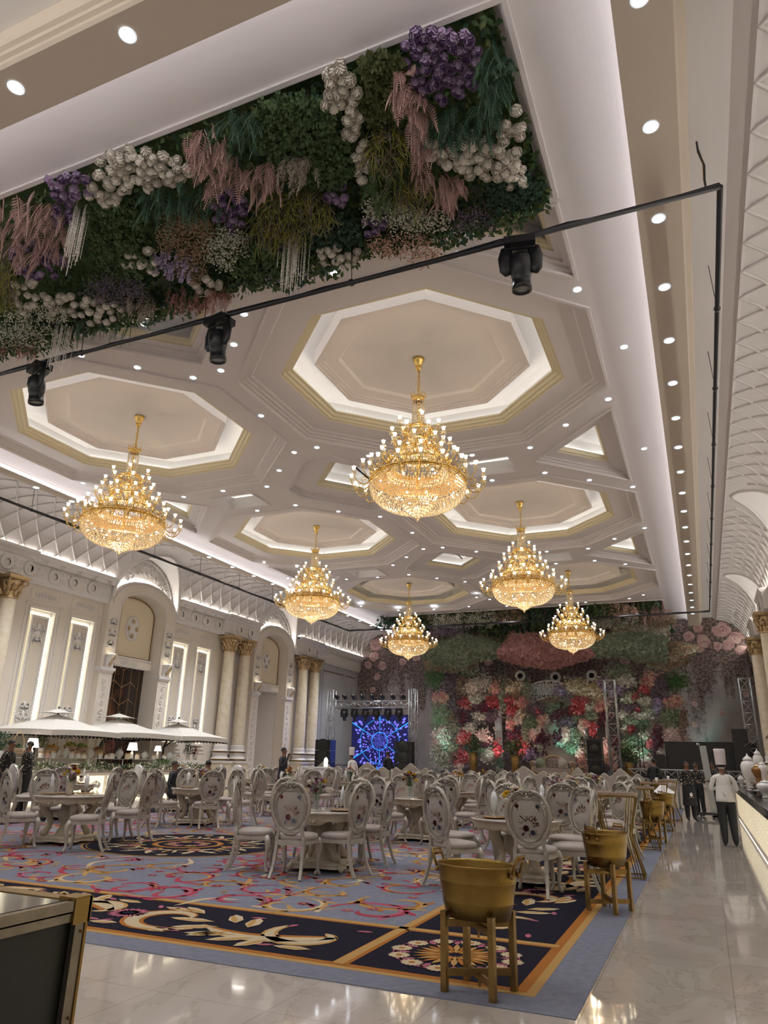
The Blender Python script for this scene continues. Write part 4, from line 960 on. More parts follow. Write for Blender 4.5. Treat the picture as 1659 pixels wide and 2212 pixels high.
POS8 = ['east', 'northeast', 'north', 'northwest', 'west', 'southwest', 'south', 'southeast']
def posw(a):
    a %= 360
    return ('right', 'back right', 'back', 'back left', 'left', 'front left', 'front', 'front right')[int(((a + 22.5) % 360) // 45)]
VB = {'A': (148, 1717), 'B': (683, 1752), 'C': (1093, 1752), 'D': (437, 1702), 'E': (885, 1724)}
jt = random.Random(5); TP = {}
for nm, x, y, angs, desc in TABS:
    TP[nm] = (x, y); t = empty('round_table', (x, y, .016), jt.random() * .3, label='round ivory carved pedestal dining table, %s' % desc, cat='table', group='round pedestal dining tables')
    for n_, me in TB: inst(n_, me, t)
    used = {}
    for a in (() if nm in 'ABC' else angs):
        w = posw(a); used[w] = used.get(w, 0) + 1; ext = '' if used[w] == 1 else ', second one'
        r = 1.0 + jt.uniform(-.04, .08); aa = R(a); cx, cy = x + r * cos(aa), y + r * sin(aa)
        chair(cx, cy, aa + PI / 2 + jt.uniform(-.08, .08), 'carved oval-back chair at the %s of the %s%s' % (w, desc, ext), 'oval back chairs around the dining tables', cover=(nm in 'MNO' and a in (250, 270, 210)))
    far = y > 16; z = .795
    vx, vy = (onz(*VB[nm], .795).xy if nm in VB else (x + jt.uniform(-.1, .1), y + jt.uniform(-.1, .1)))
    if (Vector((vx, vy)) - Vector((x, y))).length > .45: vx, vy = x, y
    pal = MIX if nm not in 'CK' else (['rose', 'rose', 'rose', 'yellow', 'wine'] if nm == 'C' else ['rose', 'mag', 'red', 'yellow', 'rosepink'])
    bouquet(vx, vy, z, .44 if nm not in 'EC' else (.50 if nm == 'E' else .38), .20 if nm != 'E' else .15, ord(nm), '%s chrysanthemum bouquet in a %s vase on the %s' % ('tall' if nm == 'E' else 'white' if nm == 'C' else 'bright', 'glass' if nm not in 'AC' else 'ceramic', desc), pal, glass=nm not in 'AC')
    k = 0
    for a in angs[:3] if not far else angs[1:3]:
        aa = R(a); px_, py_ = x + .36 * cos(aa), y + .36 * sin(aa)
        if (px_ - vx) ** 2 + (py_ - vy) ** 2 < .24 ** 2: continue
        w = posw(a)
        inst('charger_plate', PLM, None, (px_, py_, z + .001), (0, 0, a), label='scalloped charger plate at the %s of the %s' % (w, desc), cat='plate', group='charger plates on the dining tables')
        gx, gy = x + .15 * cos(aa + .5), y + .15 * sin(aa + .5)
        gx, gy = px_ + .0, py_
        inst('wine_glass', GLM, None, (gx, gy, z + .012), label='wine glass at the %s of the %s' % (w, desc), cat='glass', group='wine glasses on the charger plates')
        inst('folded_napkin', NPM, None, (gx, gy, z + .012), (0, 0, aa + 1), label='folded napkin at the %s of the %s' % (w, desc), cat='napkin', group='folded napkins in the wine glasses')
def gp(u, v): p = onz(u, v, .02); return Vector((p.x, p.y))
def chair_side(ru, rv, fu, fv, label):                     # near-side rear and front feet
    r_, f_ = gp(ru, rv), gp(fu, fv); d = (f_ - r_).normalized(); n = Vector((-d.y, d.x)); c = r_ + d * .30
    if n.dot(c) < 0: n = -n
    c = c + n * .22; chair(c.x, c.y, math.atan2(d.y, d.x) - PI / 2, label, G_)
def chair_back(au, av, bu, bv, label):                     # the two rear feet, seen from behind
    a_, b_ = gp(au, av), gp(bu, bv); e = (b_ - a_).normalized(); d = Vector((-e.y, e.x)); c = (a_ + b_) / 2
    if d.dot(c) < 0: d = -d
    c = c + d * .33; chair(c.x, c.y, math.atan2(d.y, d.x) - PI / 2, label, G_)
def chair_ang(nm, a, label, r=1.02):
    x, y = TP[nm]; aa = R(a); chair(x + r * cos(aa), y + r * sin(aa), aa + PI / 2, label, G_)
G_ = 'oval back chairs around the dining tables'
chair_side(-6, 1836, 58, 1832, 'carved oval-back chair cut by the left picture edge, facing right')
chair_ang('A', 158, 'carved oval-back chair facing the camera behind the left of the far-left front table')
chair_ang('A', 84, 'carved oval-back chair facing the camera behind the far-left front table')
chair_side(217, 1841, 138, 1841, 'carved oval-back chair in side view, right of the far-left front table')
chair_side(300, 1823, 233, 1820, 'carved oval-back chair in side view, standing at the carpet medallion edge')
chair_side(488, 1882, 573, 1884, 'carved oval-back chair in side view, left of the middle front table')
chair_back(578, 1898, 651, 1903, 'carved oval-back chair seen squarely from behind at the middle front table')
chair_back(763, 1898, 802, 1889, 'carved oval-back chair seen obliquely from behind, right of the middle front table')
chair_side(832, 1873, 760, 1868, 'carved oval-back chair in side view behind the oblique one, facing left')
chair_ang('B', 92, 'carved oval-back chair facing the camera behind the middle front table')
chair_ang('B', 146, 'carved oval-back chair facing the camera, back left of the middle front table')
chair_back(913, 1914, 955, 1925, 'carved oval-back chair left behind the nearest brass tub')
chair_back(1104, 1936, 1187, 1944, 'carved oval-back chair seen from behind, right above the nearest brass tub')
chair_side(1294, 1932, 1203, 1924, 'carved chair in side view behind the second brass tub')
chair_ang('C', 164, 'carved oval-back chair facing the camera, back left of the tubs table')
chair_ang('C', 108, 'carved oval-back chair facing the camera behind the tubs table')
chair_ang('C', 55, 'carved oval-back chair at the back right of the tubs table')
# sanitizer bottle
t = empty('sanitizer_bottle', (TP['G'][0] + .05, TP['G'][1] - .42, .793), label='white and yellow sanitizer pump bottle on the third-row table', cat='bottle')
b = MB(); b.box((0, 0, .1), (.09, .06, .2), 'white'); b.build('bottle_body', t); b = MB(); b.box((.06, -.01, .09), (.055, .06, .18), 'yellow'); b.build('yellow_pack', t); b = MB(); b.tube([(0, 0, .2), (0, 0, .26), (.03, 0, .26)], .01, 'white'); b.build('pump', t)
# satin-covered settees before the stage
def settee(x, y, rz, w, label):
    t = empty('settee', (x, y, .02 if y < 30.9 else 0), rz, label=label, cat='settee', group='carved ivory settees before the stage'); t.scale = (1, 1, 1.17)
    n = 28; top = []
    for i in range(n + 1):
        u = -1 + 2 * i / n; z = .86 + .16 * cos(u * PI * .5) + .12 * math.exp(-(u / .16) ** 2) + .07 * math.exp(-((abs(u) - .72) / .12) ** 2) - .1 * math.exp(-((abs(u) - .45) / .15) ** 2); top.append((u * w / 2, z))
    b = MB(); b.prism(top + [(w / 2, .35), (-w / 2, .35)], -.42, -.34, 'chairpaint', ax='y'); b.tube([(p, -.38, q) for p, q in top], .03, 'chairpaint', n=6); b.tube([(p * .86, -.43, .3 + (q - .3) * .88) for p, q in top], .015, 'silver', n=4); b.build('back', t)
    b = MB(); b.prism([(p * .84, .42 + (q - .42) * .85) for p, q in top] + [(w * .42, .44), (-w * .42, .44)], -.435, -.33, 'fabric', ax='y'); b.build('back_panel', t)
    b = MB(); b.box((0, 0, .4), (w * .94, .66, .16), 'fabric'); b.build('seat', t)
    for s in (-1, 1):
        b = MB(); b.tube([(s * w / 2, -.36, .62), (s * w / 2, .2, .62), (s * w / 2, .3, .5), (s * w / 2, .3, .3)], .04, 'chairpaint', n=6); b.build('armrest', t)
        for yy_ in (-.34, .3): b = MB(); b.tube([(s * w * .45, yy_, .32), (s * w * .47, yy_ * 1.05, .15), (s * w * .45, yy_ * 1.1, 0)], [.04, .03, .025], 'chairpaint'); b.build('leg', t)
SZ = 1.17
for i, (u, wd, d_) in enumerate([(690, 1.9, 'leftmost'), (785, 2.1, 'second from the left'), (880, 1.9, 'third from the left'), (1128, 2.2, 'fourth from the left'), (1246, 1.4, 'fifth from the left'), (1340, 1.7, 'rightmost')]):
    p = ony(u, 1690, 29.4); settee(p.x, 29.4, R(180) + math.atan2(-p.x, 29.4) * 0, wd, 'ivory serpentine-back settee before the stage, %s' % d_)
# ================================================================ brass tubs, bar tables, case
def tub(x, y, rz, s, label, handles='x', tilt=0):
    t = empty('brass_tub', (x, y, .0), rz, label=label, cat='tub', group='hammered brass tubs along the aisle')
    b = MB(); h0, h1 = .46, .80; N = 40
    pr = [(0, h0 + .01), (.235, h0), (.262, h0 + .1), (.264, h0 + .105), (.262, h0 + .11), (.285, h0 + .23), (.288, h0 + .235), (.285, h0 + .24), (.30, h1 - .01), (.308, h1), (.300, h1 + .005), (.293, h1 - .01), (.255, h0 + .1), (.22, h0 + .03), (0, h0 + .03)]
    b.lathe(pr, 'brass', n=N, sy=.80); b.build('tub', t)
    for sg in (-1, 1):
        b = MB(); X = .3 * sg; b.tube([(X, -.06, h1 - .05), (X + .03 * sg, -.06, h1 + .03), (X + .05 * sg, -.055, h1 + .075), (X + .05 * sg, .055, h1 + .075), (X + .03 * sg, .06, h1 + .03), (X, .06, h1 - .05)], .009, 'brass', n=6)
        b.tube([(X + .035 * sg, -.055, h1 + .05), (X + .035 * sg, .055, h1 + .05)], .014, 'bronze', n=6)
        b.ball((X, -.06, h1 - .05), .02, 'bronze', 6, 4); b.ball((X, .06, h1 - .05), .02, 'bronze', 6, 4); b.build('handle', t)
    for sx in (-1, 1):
        for sy in (-1, 1):
            b = MB(); b.box((sx * .185, sy * .16, .25), (.042, .042, .50), 'brassworn'); b.build('leg', t)
    b = MB()
    for z in (.11, .41):
        for s_ in (-1, 1):
            d = Vector((.37, .32 * s_, 0)); b.box((0, 0, z + (.012 if s_ > 0 else -.012)), (d.length, .022, .045), 'brassworn', rot=(0, 0, math.atan2(d.y, d.x)))
        b.box((0, 0, z - .05), (.012, .012, .06), 'bronze')
    b.build('cross_brace', t)
    if s != 1: t.scale = (s, s, s)
tub(-1.61, 5.51, R(-12), 1.0, 'nearest hammered brass oval tub on a crossed stand at the carpet corner')
tub(-1.13, 8.95, R(70), .98, 'second hammered brass tub with raised handle beside the carved chairs')
tub(-1.12, 16.8, R(78), 1.0, 'third hammered brass tub standing between the wire bar tables')
tub(-1.12, 21.6, R(80), 1.0, 'farthest hammered brass tub with a white cloth in it')
def bartable(x, y, L_, label, yw=.42):
    t = empty('bar_table', (x, y, .02), 0, label=label, cat='bar table', group='gold wire bar tables along the aisle')
    b = MB(); b.box((0, 0, 1.085), (L_, yw, .035), 'rosewood' if 'rosewood' in M else 'bronze'); b.build('table_top', t)
    b = MB(); b.box((0, 0, 1.055), (L_ * .98, yw * .97, .025), 'brass'); b.build('top_frame', t)
    for s in (-1, 1):
        b = MB()
        for k in range(7):
            yy_ = -yw / 2 + .02 + k * (yw - .04) / 6
            b.tube([(s * (L_ / 2 - .01), yy_, 1.05), (s * (L_ / 2 - .13), yy_ * .55, .55), (s * (L_ / 2 + .02), yy_, .015)], .0085, 'brass', n=4)
        for k in range(4):
            xx_ = L_ / 2 - .02 - k * .035
            b.tube([(s * xx_, -yw / 2 + .015, 1.05), (s * (xx_ - .08), -yw / 4, .55), (s * (xx_ + .03), -yw / 2 + .015, .015)], .0085, 'brass', n=4)
        b.tube([(s * (L_ / 2 - .13), -yw * .28, .55), (s * (L_ / 2 - .13), yw * .28, .55)], .011, 'brass', n=4); b.build('wire_leg', t)
    b = MB()
    for s in (-1, 1): b.tube([(-L_ / 2 - .02, s * yw / 2, .012), (L_ / 2 + .02, s * yw / 2, .012)], .012, 'brass', n=4)
    for s in (-1, 1): b.tube([(s * (L_ / 2 + .02), -yw / 2, .012), (s * (L_ / 2 + .02), yw / 2, .012)], .012, 'brass', n=4)
    b.build('base_frame', t)
M['rosewood'] = mat('brown marble top', (.30, .20, .15), .25, noise=(8, (.42, .31, .25), .4, .7))
bartable(-1.28, 11.6, .62, 'nearest tall gold wire bar table behind the second brass tub')
bartable(-1.28, 15.5, .62, 'second tall gold wire bar table between brass tubs')
bartable(-1.22, 19.8, .62, 'third tall gold wire bar table farther along the aisle')
bartable(-1.15, 23.6, .66, 'farthest tall gold wire bar table near the kitchen staff')
for i, (x, y) in enumerate(((-1.15, 19.7), (-1.05, 23.5))):
    t = empty('paper_cup', (x, y, 1.123), label='small white cup on the %s bar table' % ('third' if i == 0 else 'farthest'), cat='cup', group='white cups on the bar tables'); b = MB(); b.lathe([(0, 0), (.03, 0), (.036, .1), (.033, .1), (.027, .01)], 'white', n=12); b.build('cup_body', t)
    b = MB(); b.lathe([(.037, .098), (.039, .104), (.034, .108)], 'ceram', n=12); b.build('rim', t)
b = MB(); q = random.Random(2); vs = []
for j in range(9):
    for i in range(9):
        vs.append((-1.12 - .28 + .07 * i, 21.6 - .2 + .05 * j, .82 + .22 * math.exp(-(((i - 4) / 2.6) ** 2 + ((j - 4) / 2.6) ** 2)) + q.uniform(-.02, .02)))
b.add(vs, [(j * 9 + i, j * 9 + i + 1, (j + 1) * 9 + i + 1, (j + 1) * 9 + i) for j in range(8) for i in range(8)], 'white', True); b.build('white_cloth', label='crumpled white cloth heaped in the farthest brass tub', cat='cloth')
# flight case, near left corner
CXE, CYE, CZT = -2.33, 2.46, .95
t = empty('flight_case', (CXE - .55, CYE - .75, 0), label='black flight case with aluminium edges in the near left corner', cat='flight case')
def L0(x, y, z): return (x - (CXE - .55), y - (CYE - .75), z)
b = MB(); b.box(L0(CXE - .56, CYE - .75, .48), (1.06, 1.46, .90), 'casepanel' if 'casepanel' in M else 'black'); b.build('case_body', t)
b = MB(); b.box(L0(CXE - .56, CYE - .75, .945), (1.06, 1.44, .02), 'caseblack'if 'caseblack' in M else 'black'); b.build('lid_panel', t)
M['aluedge'] = mat('worn aluminium edge', (.20, .17, .135), .38, .85, noise=(12, (.28, .24, .19), .4, .7)); M['brassedge'] = mat('brass toned edge', (.26, .165, .05), .38, .85)
b = MB()
for x in (CXE - .015, CXE - 1.1): b.box(L0(x, CYE - .75, .935), (.04, 1.5, .036), 'aluedge'); b.box(L0(x, CYE - .75, .895), (.03, 1.5, .03), 'aluedge')
for y in (CYE - .015, CYE - 1.49): b.box(L0(CXE - .55, y, .935), (1.1, .04, .036), 'aluedge')
b.box(L0(CXE - .55, CYE - .05, .955), (1.06, .07, .006), 'brassedge')
b.box(L0(CXE - .01, CYE - .025, .46), (.024, .055, .92), 'aluedge'); b.box(L0(CXE - .018, CYE - .0, .46), (.05, .012, .92), 'brassedge'); b.build('edge_profile', t)
b = MB(); b.box(L0(CXE + .004, CYE - .03, .915), (.012, .09, .09), 'brassedge'); b.build('corner_bracket', t); b = MB(); b.box(L0(CXE - .03, CYE + .004, .915), (.08, .012, .09), 'brassedge'); b.build('corner_bracket', t); b = MB(); b.box(L0(CXE - .035, CYE - .035, .958), (.085, .085, .012), 'brassedge'); b.build('corner_bracket', t)
for z in (.84, .55, .3): b = MB(); b.ball(L0(CXE + .006, CYE - .02, z), .006, 'bronze', 6, 4); b.build('rivet', t)
# ================================================================ buffet on the left with umbrellas
M['onyx'] = mat('lit onyx panel', (.80, .74, .52), .5, emit=(1, .90, .58), es=.85)
M['greens'] = M['leafteal']
BX = -16.75                                                # counter front plane
t = empty('buffet_counter', (BX, 17.4, 0), label='long glowing onyx buffet counter with ivory top along the left wall', cat='counter')
Y0, Y1 = 12.4 - 17.4, 23.0 - 17.4
b = MB(); b.box((-.4, (Y0 + Y1) / 2, .48), (.74, Y1 - Y0, .96), 'wall'); b.box((.0, (Y0 + Y1) / 2, .06), (.06, Y1 - Y0, .12), 'ornament'); b.box((.01, (Y0 + Y1) / 2, .93), (.06, Y1 - Y0, .06), 'ornament'); b.build('counter_body', t)
b = MB(); b.box((-.38, (Y0 + Y1) / 2, 1.0), (.92, Y1 - Y0 + .1, .05), 'tabletop'); b.build('counter_top', t)
y = Y0 + .1
while y < Y1 - .5:
    b = MB(); b.box((-.02, y + .36, .52), (.03, .66, .72), 'onyx'); b.build('onyx_panel', t)
    b = MB(); frame(b, .0, y + .02, y + .70, .15, .89, .025, .03, 'ornament'); crestorn(b, .01, y + .36, .6, .3, .2); crestorn(b, .01, y + .36, .35, .3, .16, up=-1)
    b.tube([(.01, y + .36 + .1 * cos(a), .5 + .15 * sin(a)) for a in [k * PI / 8 for k in range(16)]], .012, 'ornament', n=4, closed=True); b.build('panel_moulding', t)
    y += .74
b = MB(); b.box((-.3, (Y0 + Y1) / 2, 1.34), (.5, Y1 - Y0 - .3, .012), 'glass')
b.build('glass_shelf', t)
for i in range(8):
    b = MB(); b.tube([(-.1, Y0 + .3 + i * (Y1 - Y0 - .6) / 7, 1.02), (-.1, Y0 + .3 + i * (Y1 - Y0 - .6) / 7, 1.34)], .012, 'glass', n=6); b.build('shelf_post', t)
light('AREA', (BX + .12, 17.4, .1), 25, (1, .88, .6), shape='RECTANGLE', size=.05, size_y=10).rotation_euler = (0, PI, 0)
light('AREA', (BX - .3, 17.6, 1.30), 30, (1, .93, .8), shape='RECTANGLE', size=.3, size_y=9.5)
# greenery garland on the counter front edge
q = random.Random(8); b = MB()
for i in range(2600):
    yy = 12.6 + q.random() * 10.2; c = Vector((BX - .02 + q.uniform(-.1, .1), yy, 1.1 + q.uniform(-.07, .1) * (1 + .5 * sin(yy * 3)))); d = Vector((q.uniform(-.4, 1), q.uniform(-1, 1), q.uniform(-1, 1))).normalized(); e = d.cross(Vector((0, 0, 1))) * .025
    b.add([c, c + d * .05 + e, c + d * .1, c + d * .05 - e], [(0, 1, 2, 3), (3, 2, 1, 0)], ('leaf', 'leafteal', 'leafolive')[i % 3])
    if i % 9 == 0: b.ball(c + d * .06, .026, q.choice(('babys', 'rose', 'rose')), 5, 3)
b.build('greenery_garland', label='green leaf garland with small cream roses along the buffet counter edge', cat='garland')
# things on the shelf: jars, boxes, baskets, lamps
def jar(y, x, h, label, m='glass'):
    t = empty('ribbed_jar', (x, y, 1.348), label=label, cat='jar', group='ribbed glass jars on the buffet shelf')
    b = MB(); b.lathe([(0, 0), (.05, 0), (.03, .02), (.09, h * .35), (.10, h * .55), (.07, h * .8), (.04, h * .86)], m, n=20, mod=lambda a, z: 1 + .05 * cos(10 * a)); b.build('jar_body', t)
    b = MB(); b.lathe([(.045, h * .86), (.06, h * .88), (.02, h * .96), (.012, h), (.016, h * 1.03), (0, h * 1.12)], m, n=14); b.build('lid', t)
def gbox(y, x, w, h, m, label, m2='goldline'):
    t = empty('gift_box', (x, y, 1.348), label=label, cat='box', group='decorated boxes on the buffet shelf')
    b = MB(); b.lathe([(0, 0), (w * .7, 0), (w * .7, h), (0, h)], m, n=4 if w > .11 else 16, smooth=False); b.build('box_body', t)
    b = MB(); b.lathe([(w * .72, h * .8), (w * .72, h + .01), (0, h + .01)], 'goldline' if m2 else 'white', n=4 if w > .11 else 16, smooth=False); b.build('box_lid', t)
def Yb(u, x=-17.05): return onx(u, 1632, x).y
crops = lambda a: a / 3.687
for i, u in enumerate((465, 510, 735, 930, 968, 1135, 1170, 1338, 1372)):
    jar(Yb(crops(u)), -17.05 + (.06 if i % 2 else -.06), .30 if u < 1100 else .24, 'ribbed crystal jar with pointed lid on the buffet shelf, %s from the left' % ordn[i])
for i, (u, w, h, m) in enumerate(((315, .1, .16, 'white'), (365, .11, .14, 'pink'), (410, .11, .18, 'white'), (560, .12, .17, 'white'), (610, .10, .16, 'ceram'), (655, .11, .14, 'rose'), (790, .12, .17, 'white'), (840, .10, .12, 'white'), (885, .11, .15, 'ceram'), (1005, .11, .17, 'cream'), (1085, .11, .16, 'rose'), (1215, .1, .14, 'ceram'), (1300, .10, .15, 'white'), (1410, .08, .14, 'white'))):
    gbox(Yb(crops(u)), -17.0, w, h, m, '%s %s box with gilt lid on the buffet shelf, %s from the left' % ('small' if w < .11 else 'larger', {'white': 'white', 'pink': 'pink', 'ceram': 'glossy white', 'rose': 'cream', 'cream': 'yellow'}[m], ordn[i]))
def basket(u, z, col, label, hgt=.42):
    t = empty('handled_basket', (-17.15, Yb(crops(u)), z), label=label, cat='basket', group='handled baskets on the buffet')
    b = MB(); b.lathe([(0, 0), (.15, 0), (.2, .14), (.19, .14), (.14, .02)], 'browny', n=20, mod=lambda a, z: 1 + .03 * cos(16 * a)); b.build('woven_bowl', t)
    b = MB(); b.tube([(0, .19 * cos(a), .12 + hgt * sin(a)) for a in [k * PI / 14 for k in range(15)]], .012, 'goldleaf', n=5, caps=False); b.build('hoop_handle', t)
    b = MB(); qq = random.Random(u)
    for i in range(60):
        a = qq.random() * 6.3; r = .17 * qq.random() ** .5; b.ball((r * cos(a), r * sin(a), .14 + .12 * (1 - (r / .17) ** 2) * qq.random()), .035, col if qq.random() < .8 else 'leaf', 5, 3)
    b.build('contents', t)
M['limegreen'] = mat('lime green fruit', (.32, .42, .10), .4); M['darkgreen'] = mat('dark avocado green', (.04, .07, .02), .5); M['orange'] = mat('orange petals', (.62, .30, .05), .6); M['olivey'] = mat('olive yellow fruit', (.35, .32, .05), .5); M['kiwi'] = mat('rust fruit', (.30, .10, .04), .5)
basket(150, 1.45, 'darkgreen', 'handled basket of dark green fruit near the left staff'); basket(425, 1.46, 'orange', 'handled basket heaped with orange flowers on the buffet'); basket(570, 1.54, 'olivey', 'tall handled basket of olive yellow fruit on the buffet', .4)
basket(660, 1.52, 'limegreen', 'handled basket of pale lime green fruit on the buffet', .34); basket(800, 1.46, 'kiwi', 'handled basket of rust and green fruit before the dark doorway')
for i, (u, s, zb, dsc) in enumerate(((245, 1.0, 1.36, 'leftmost, beside the masked staff'), (1048, 1.0, 1.36, 'tall one before the dark doorway'), (1252, .72, 1.36, 'small one right of the doorway'))):
    t = empty('table_lamp', (-16.95, Yb(crops(u), -16.95), zb), label='white table lamp with tapered shade on the buffet, %s' % dsc, cat='lamp', group='white table lamps on the buffet')
    b = MB(); b.lathe([(0, 0), (.06, 0), (.065, .02), (.05, .1), (.045, .18), (.02, .2), (.015, .26)], 'ceram', n=16); b.build('base', t)
    b = MB(); b.lathe([(.17 * s, .25), (.115 * s, .25 + .24 * s), (.11 * s, .25 + .24 * s), (.165 * s, .255)], 'shade', n=24); b.build('lamp_shade', t)
def plant(u, v, x, h, w, n, m, label, nm='leafy_plant', pot='ceram', z0=1.348):
    y = onx(u, v, x).y; t = empty(nm, (x, y, z0), label=label, cat='plant'); qq = random.Random(int(u))
    b = MB(); b.lathe([(0, 0), (.06, 0), (.08, .16), (.07, .16), (.05, .02)], pot, n=14); b.build('pot', t); b = MB()
    for i in range(n):
        a = qq.random() * 6.3; r = w * qq.random() ** .5; z = .16 + (h - .16) * qq.random(); c = Vector((r * cos(a) * .8, r * sin(a) * .8, z)); d = Vector((cos(a) * .7, sin(a) * .7, qq.uniform(-.3, 1))).normalized() * .11; e = Vector((-sin(a), cos(a), 0)) * .018
        b.add([c, c + d * .5 + e, c + d, c + d * .5 - e], [(0, 1, 2, 3), (3, 2, 1, 0)], m)
    for i in range(5): b.tube([(0, 0, .1), (w * .4 * cos(i * 1.3), w * .4 * sin(i * 1.3), h * .8)], .006, 'stem', n=3)
    b.build('foliage', t)
plant(407, 1625, -16.9, .62, .2, 260, 'leafteal', 'tall feathery dark green plant at the right end of the buffet', nm='feathery_plant'); plant(8, 1590, -17.1, .6, .25, 240, 'leafteal', 'dark palm-like plant behind the leftmost staff member', nm='palm_plant')
plant(91, 1605, -17.2, .5, .18, 160, 'leafolive', 'grey-green cactus-like plant in a basket behind the masked staff', nm='cactus_plant', z0=1.45); plant(243, 1600, -17.0, .5, .07, 120, 'coral', 'coral red gladiolus spike in a small white pot', nm='gladiolus'); plant(422, 1625, -16.85, .42, .1, 120, 'rosepink', 'pink blossom sprays beside the feathery plant', nm='blossom_spray'); plant(350, 1665, -16.7, .3, .3, 200, 'leaf', 'low spreading leaves at the right end of the buffet', nm='leaf_spray', z0=1.03)
# umbrellas
def umbrella(x, y, s, zt, label, tilt=0):
    t = empty('cafe_umbrella', (x, y, 0), label=label, cat='umbrella', group='white double-roof umbrellas over the buffet')
    h = 2.02
    def roof(mb, r, z0, z1, scal=True, n=6):
        vs = [(0, 0, z1)]; ed = []
        for k in range(4):
            for i in range(n):
                u = i / n; a = (-1 + 2 * u) * r; p = [(a, -r), (r, a), (-a, r), (-r, -a)][k]; dz = -.05 * 4 * u * (1 - u) * -1
                ed.append((p[0], p[1], z0 + .03 * 4 * u * (1 - u)))
        m = len(ed); mid = [(p[0] * .5, p[1] * .5, z0 + (z1 - z0) * .42) for p in ed]
        vs += mid + ed; fs = [(0, 1 + i, 1 + (i + 1) % m) for i in range(m)] + [(1 + i, 1 + m + i, 1 + m + (i + 1) % m, 1 + (i + 1) % m) for i in range(m)]
        if scal:
            lo_ = []; 
            for i, p in enumerate(ed): lo_ += [(p[0], p[1], p[2] - .14 - .02)]
            vs += lo_; fs += [(1 + m + i, 1 + 2 * m + i, 1 + 2 * m + (i + 1) % m, 1 + m + (i + 1) % m) for i in range(m)]
        mb.add(vs, fs, 'umbrella')
        if scal:
            for i in range(m):
                p0, p1 = Vector(ed[i]), Vector(ed[(i + 1) % m])
                for k in range(3):
                    a_, b_ = p0.lerp(p1, k / 3), p0.lerp(p1, (k + 1) / 3); c_ = (a_ + b_) / 2
                    mb.add([a_ - Vector((0, 0, .15)), b_ - Vector((0, 0, .15)), c_ - Vector((0, 0, .2))], [(0, 1, 2), (2, 1, 0)], 'umbrella')
    b = MB(); roof(b, s, 2.12, 2.62); b.build('canopy', t)
    b = MB(); roof(b, s * .33, 2.62, 2.78, False); b.build('top_vent_canopy', t)
    b = MB(); b.tube([(0, s * .0, 2.6), (0, 0, 2.84)], .03, 'black'); b.build('finial', t)
    b = MB(); b.tube([(-.1, -.55, .05), (-.1, -.55, 1.75), (-.05, -.35, 2.2)], .035, 'suitblue' if 'suitblue' in M else 'black', n=6); b.tube([(-.1, -.55, 1.75), (-.0, -.1, 2.05)], .025, 'black', n=6); b.build('pole', t)
    b = MB(); b.box((-.1, -.55, .06), (.5, .5, .12), 'black'); b.build('base', t)
    for k in range(4):
        b = MB(); a = PI / 4 + k * PI / 2; b.tube([(0, 0, 2.45), (s * 1.3 * cos(a), s * 1.3 * sin(a), 2.12)], .012, 'black', n=4); b.build('rib', t)
    for i in (t,): i.location.z = zt
    t.rotation_euler = (0, 0, tilt)
umbrella(-17.75, 16.4, 1.33, -.03, 'leftmost white double-roof umbrella over the buffet', .0)
umbrella(-17.9, 19.1, 1.34, .0, 'middle white double-roof umbrella before the dark doorway', .0)
umbrella(-17.9, 22.2, 1.34, .0, 'rightmost white double-roof umbrella over the buffet', .0)
# low side counter left of the stage with a lit vase
t = empty('side_table', (-15.6, 29.0, 0), label='white side table with blue-grey cloth front beside the suited speaker', cat='table'); b = MB(); b.box((0, 0, 1.12), (1.3, .6, .05), 'white'); b.build('table_top', t); b = MB(); b.box((0, 0, .56), (1.2, .5, 1.1), 'white'); b.build('cloth_skirt', t)
t = empty('white_lantern', (-15.2, 29.0, 1.15), label='glowing white lantern on the side table near the suited speaker', cat='lantern'); b = MB(); b.lathe([(0, 0), (.1, 0), (.1, .3), (.05, .38), (0, .4)], 'shade', n=6, smooth=False); b.build('lantern_body', t); b = MB(); b.lathe([(.11, 0), (.11, .02), (0, .025)], 'ceram', n=6); b.build('base', t)
# ================================================================ buffet on the right
t = empty('buffet_counter', (.78, 14, 0), label='right-hand buffet counter with glowing slatted front and black top', cat='counter')
Y0, Y1 = 4 - 14, 26.5 - 14
M['onyx2'] = mat('lit white slat panel', (.9, .86, .70), .5, emit=(1, .92, .66), es=.5)
b = MB(); b.box((.5, (Y0 + Y1) / 2, .44), (.9, Y1 - Y0, .88), 'wall'); b.box((.02, (Y0 + Y1) / 2, .07), (.06, Y1 - Y0, .10), 'ornament'); b.build('counter_body', t)
b = MB(); b.box((.48, (Y0 + Y1) / 2, .91), (1.06, Y1 - Y0, .06), 'caseblack'); b.box((-.03, (Y0 + Y1) / 2, .86), (.02, Y1 - Y0, .14), 'caseblack'); b.build('black_top', t)
y = Y0
while y < Y1 - .2:
    b = MB(); b.box((.008, y + .17, .46), (.03, .29, .66), 'onyx2'); b.build('glowing_panel', t)
    if y > -3: b = MB(); b.box((.010, y + .34, .46), (.042, .05, .72), 'goldleaf'); b.build('gilt_slat', t)
    y += .36
b = MB(); b.tube([(.0, Y0, .012), (.0, Y1, .012)], .005, 'ledw', n=4); b.build('plinth_light_strip', t)
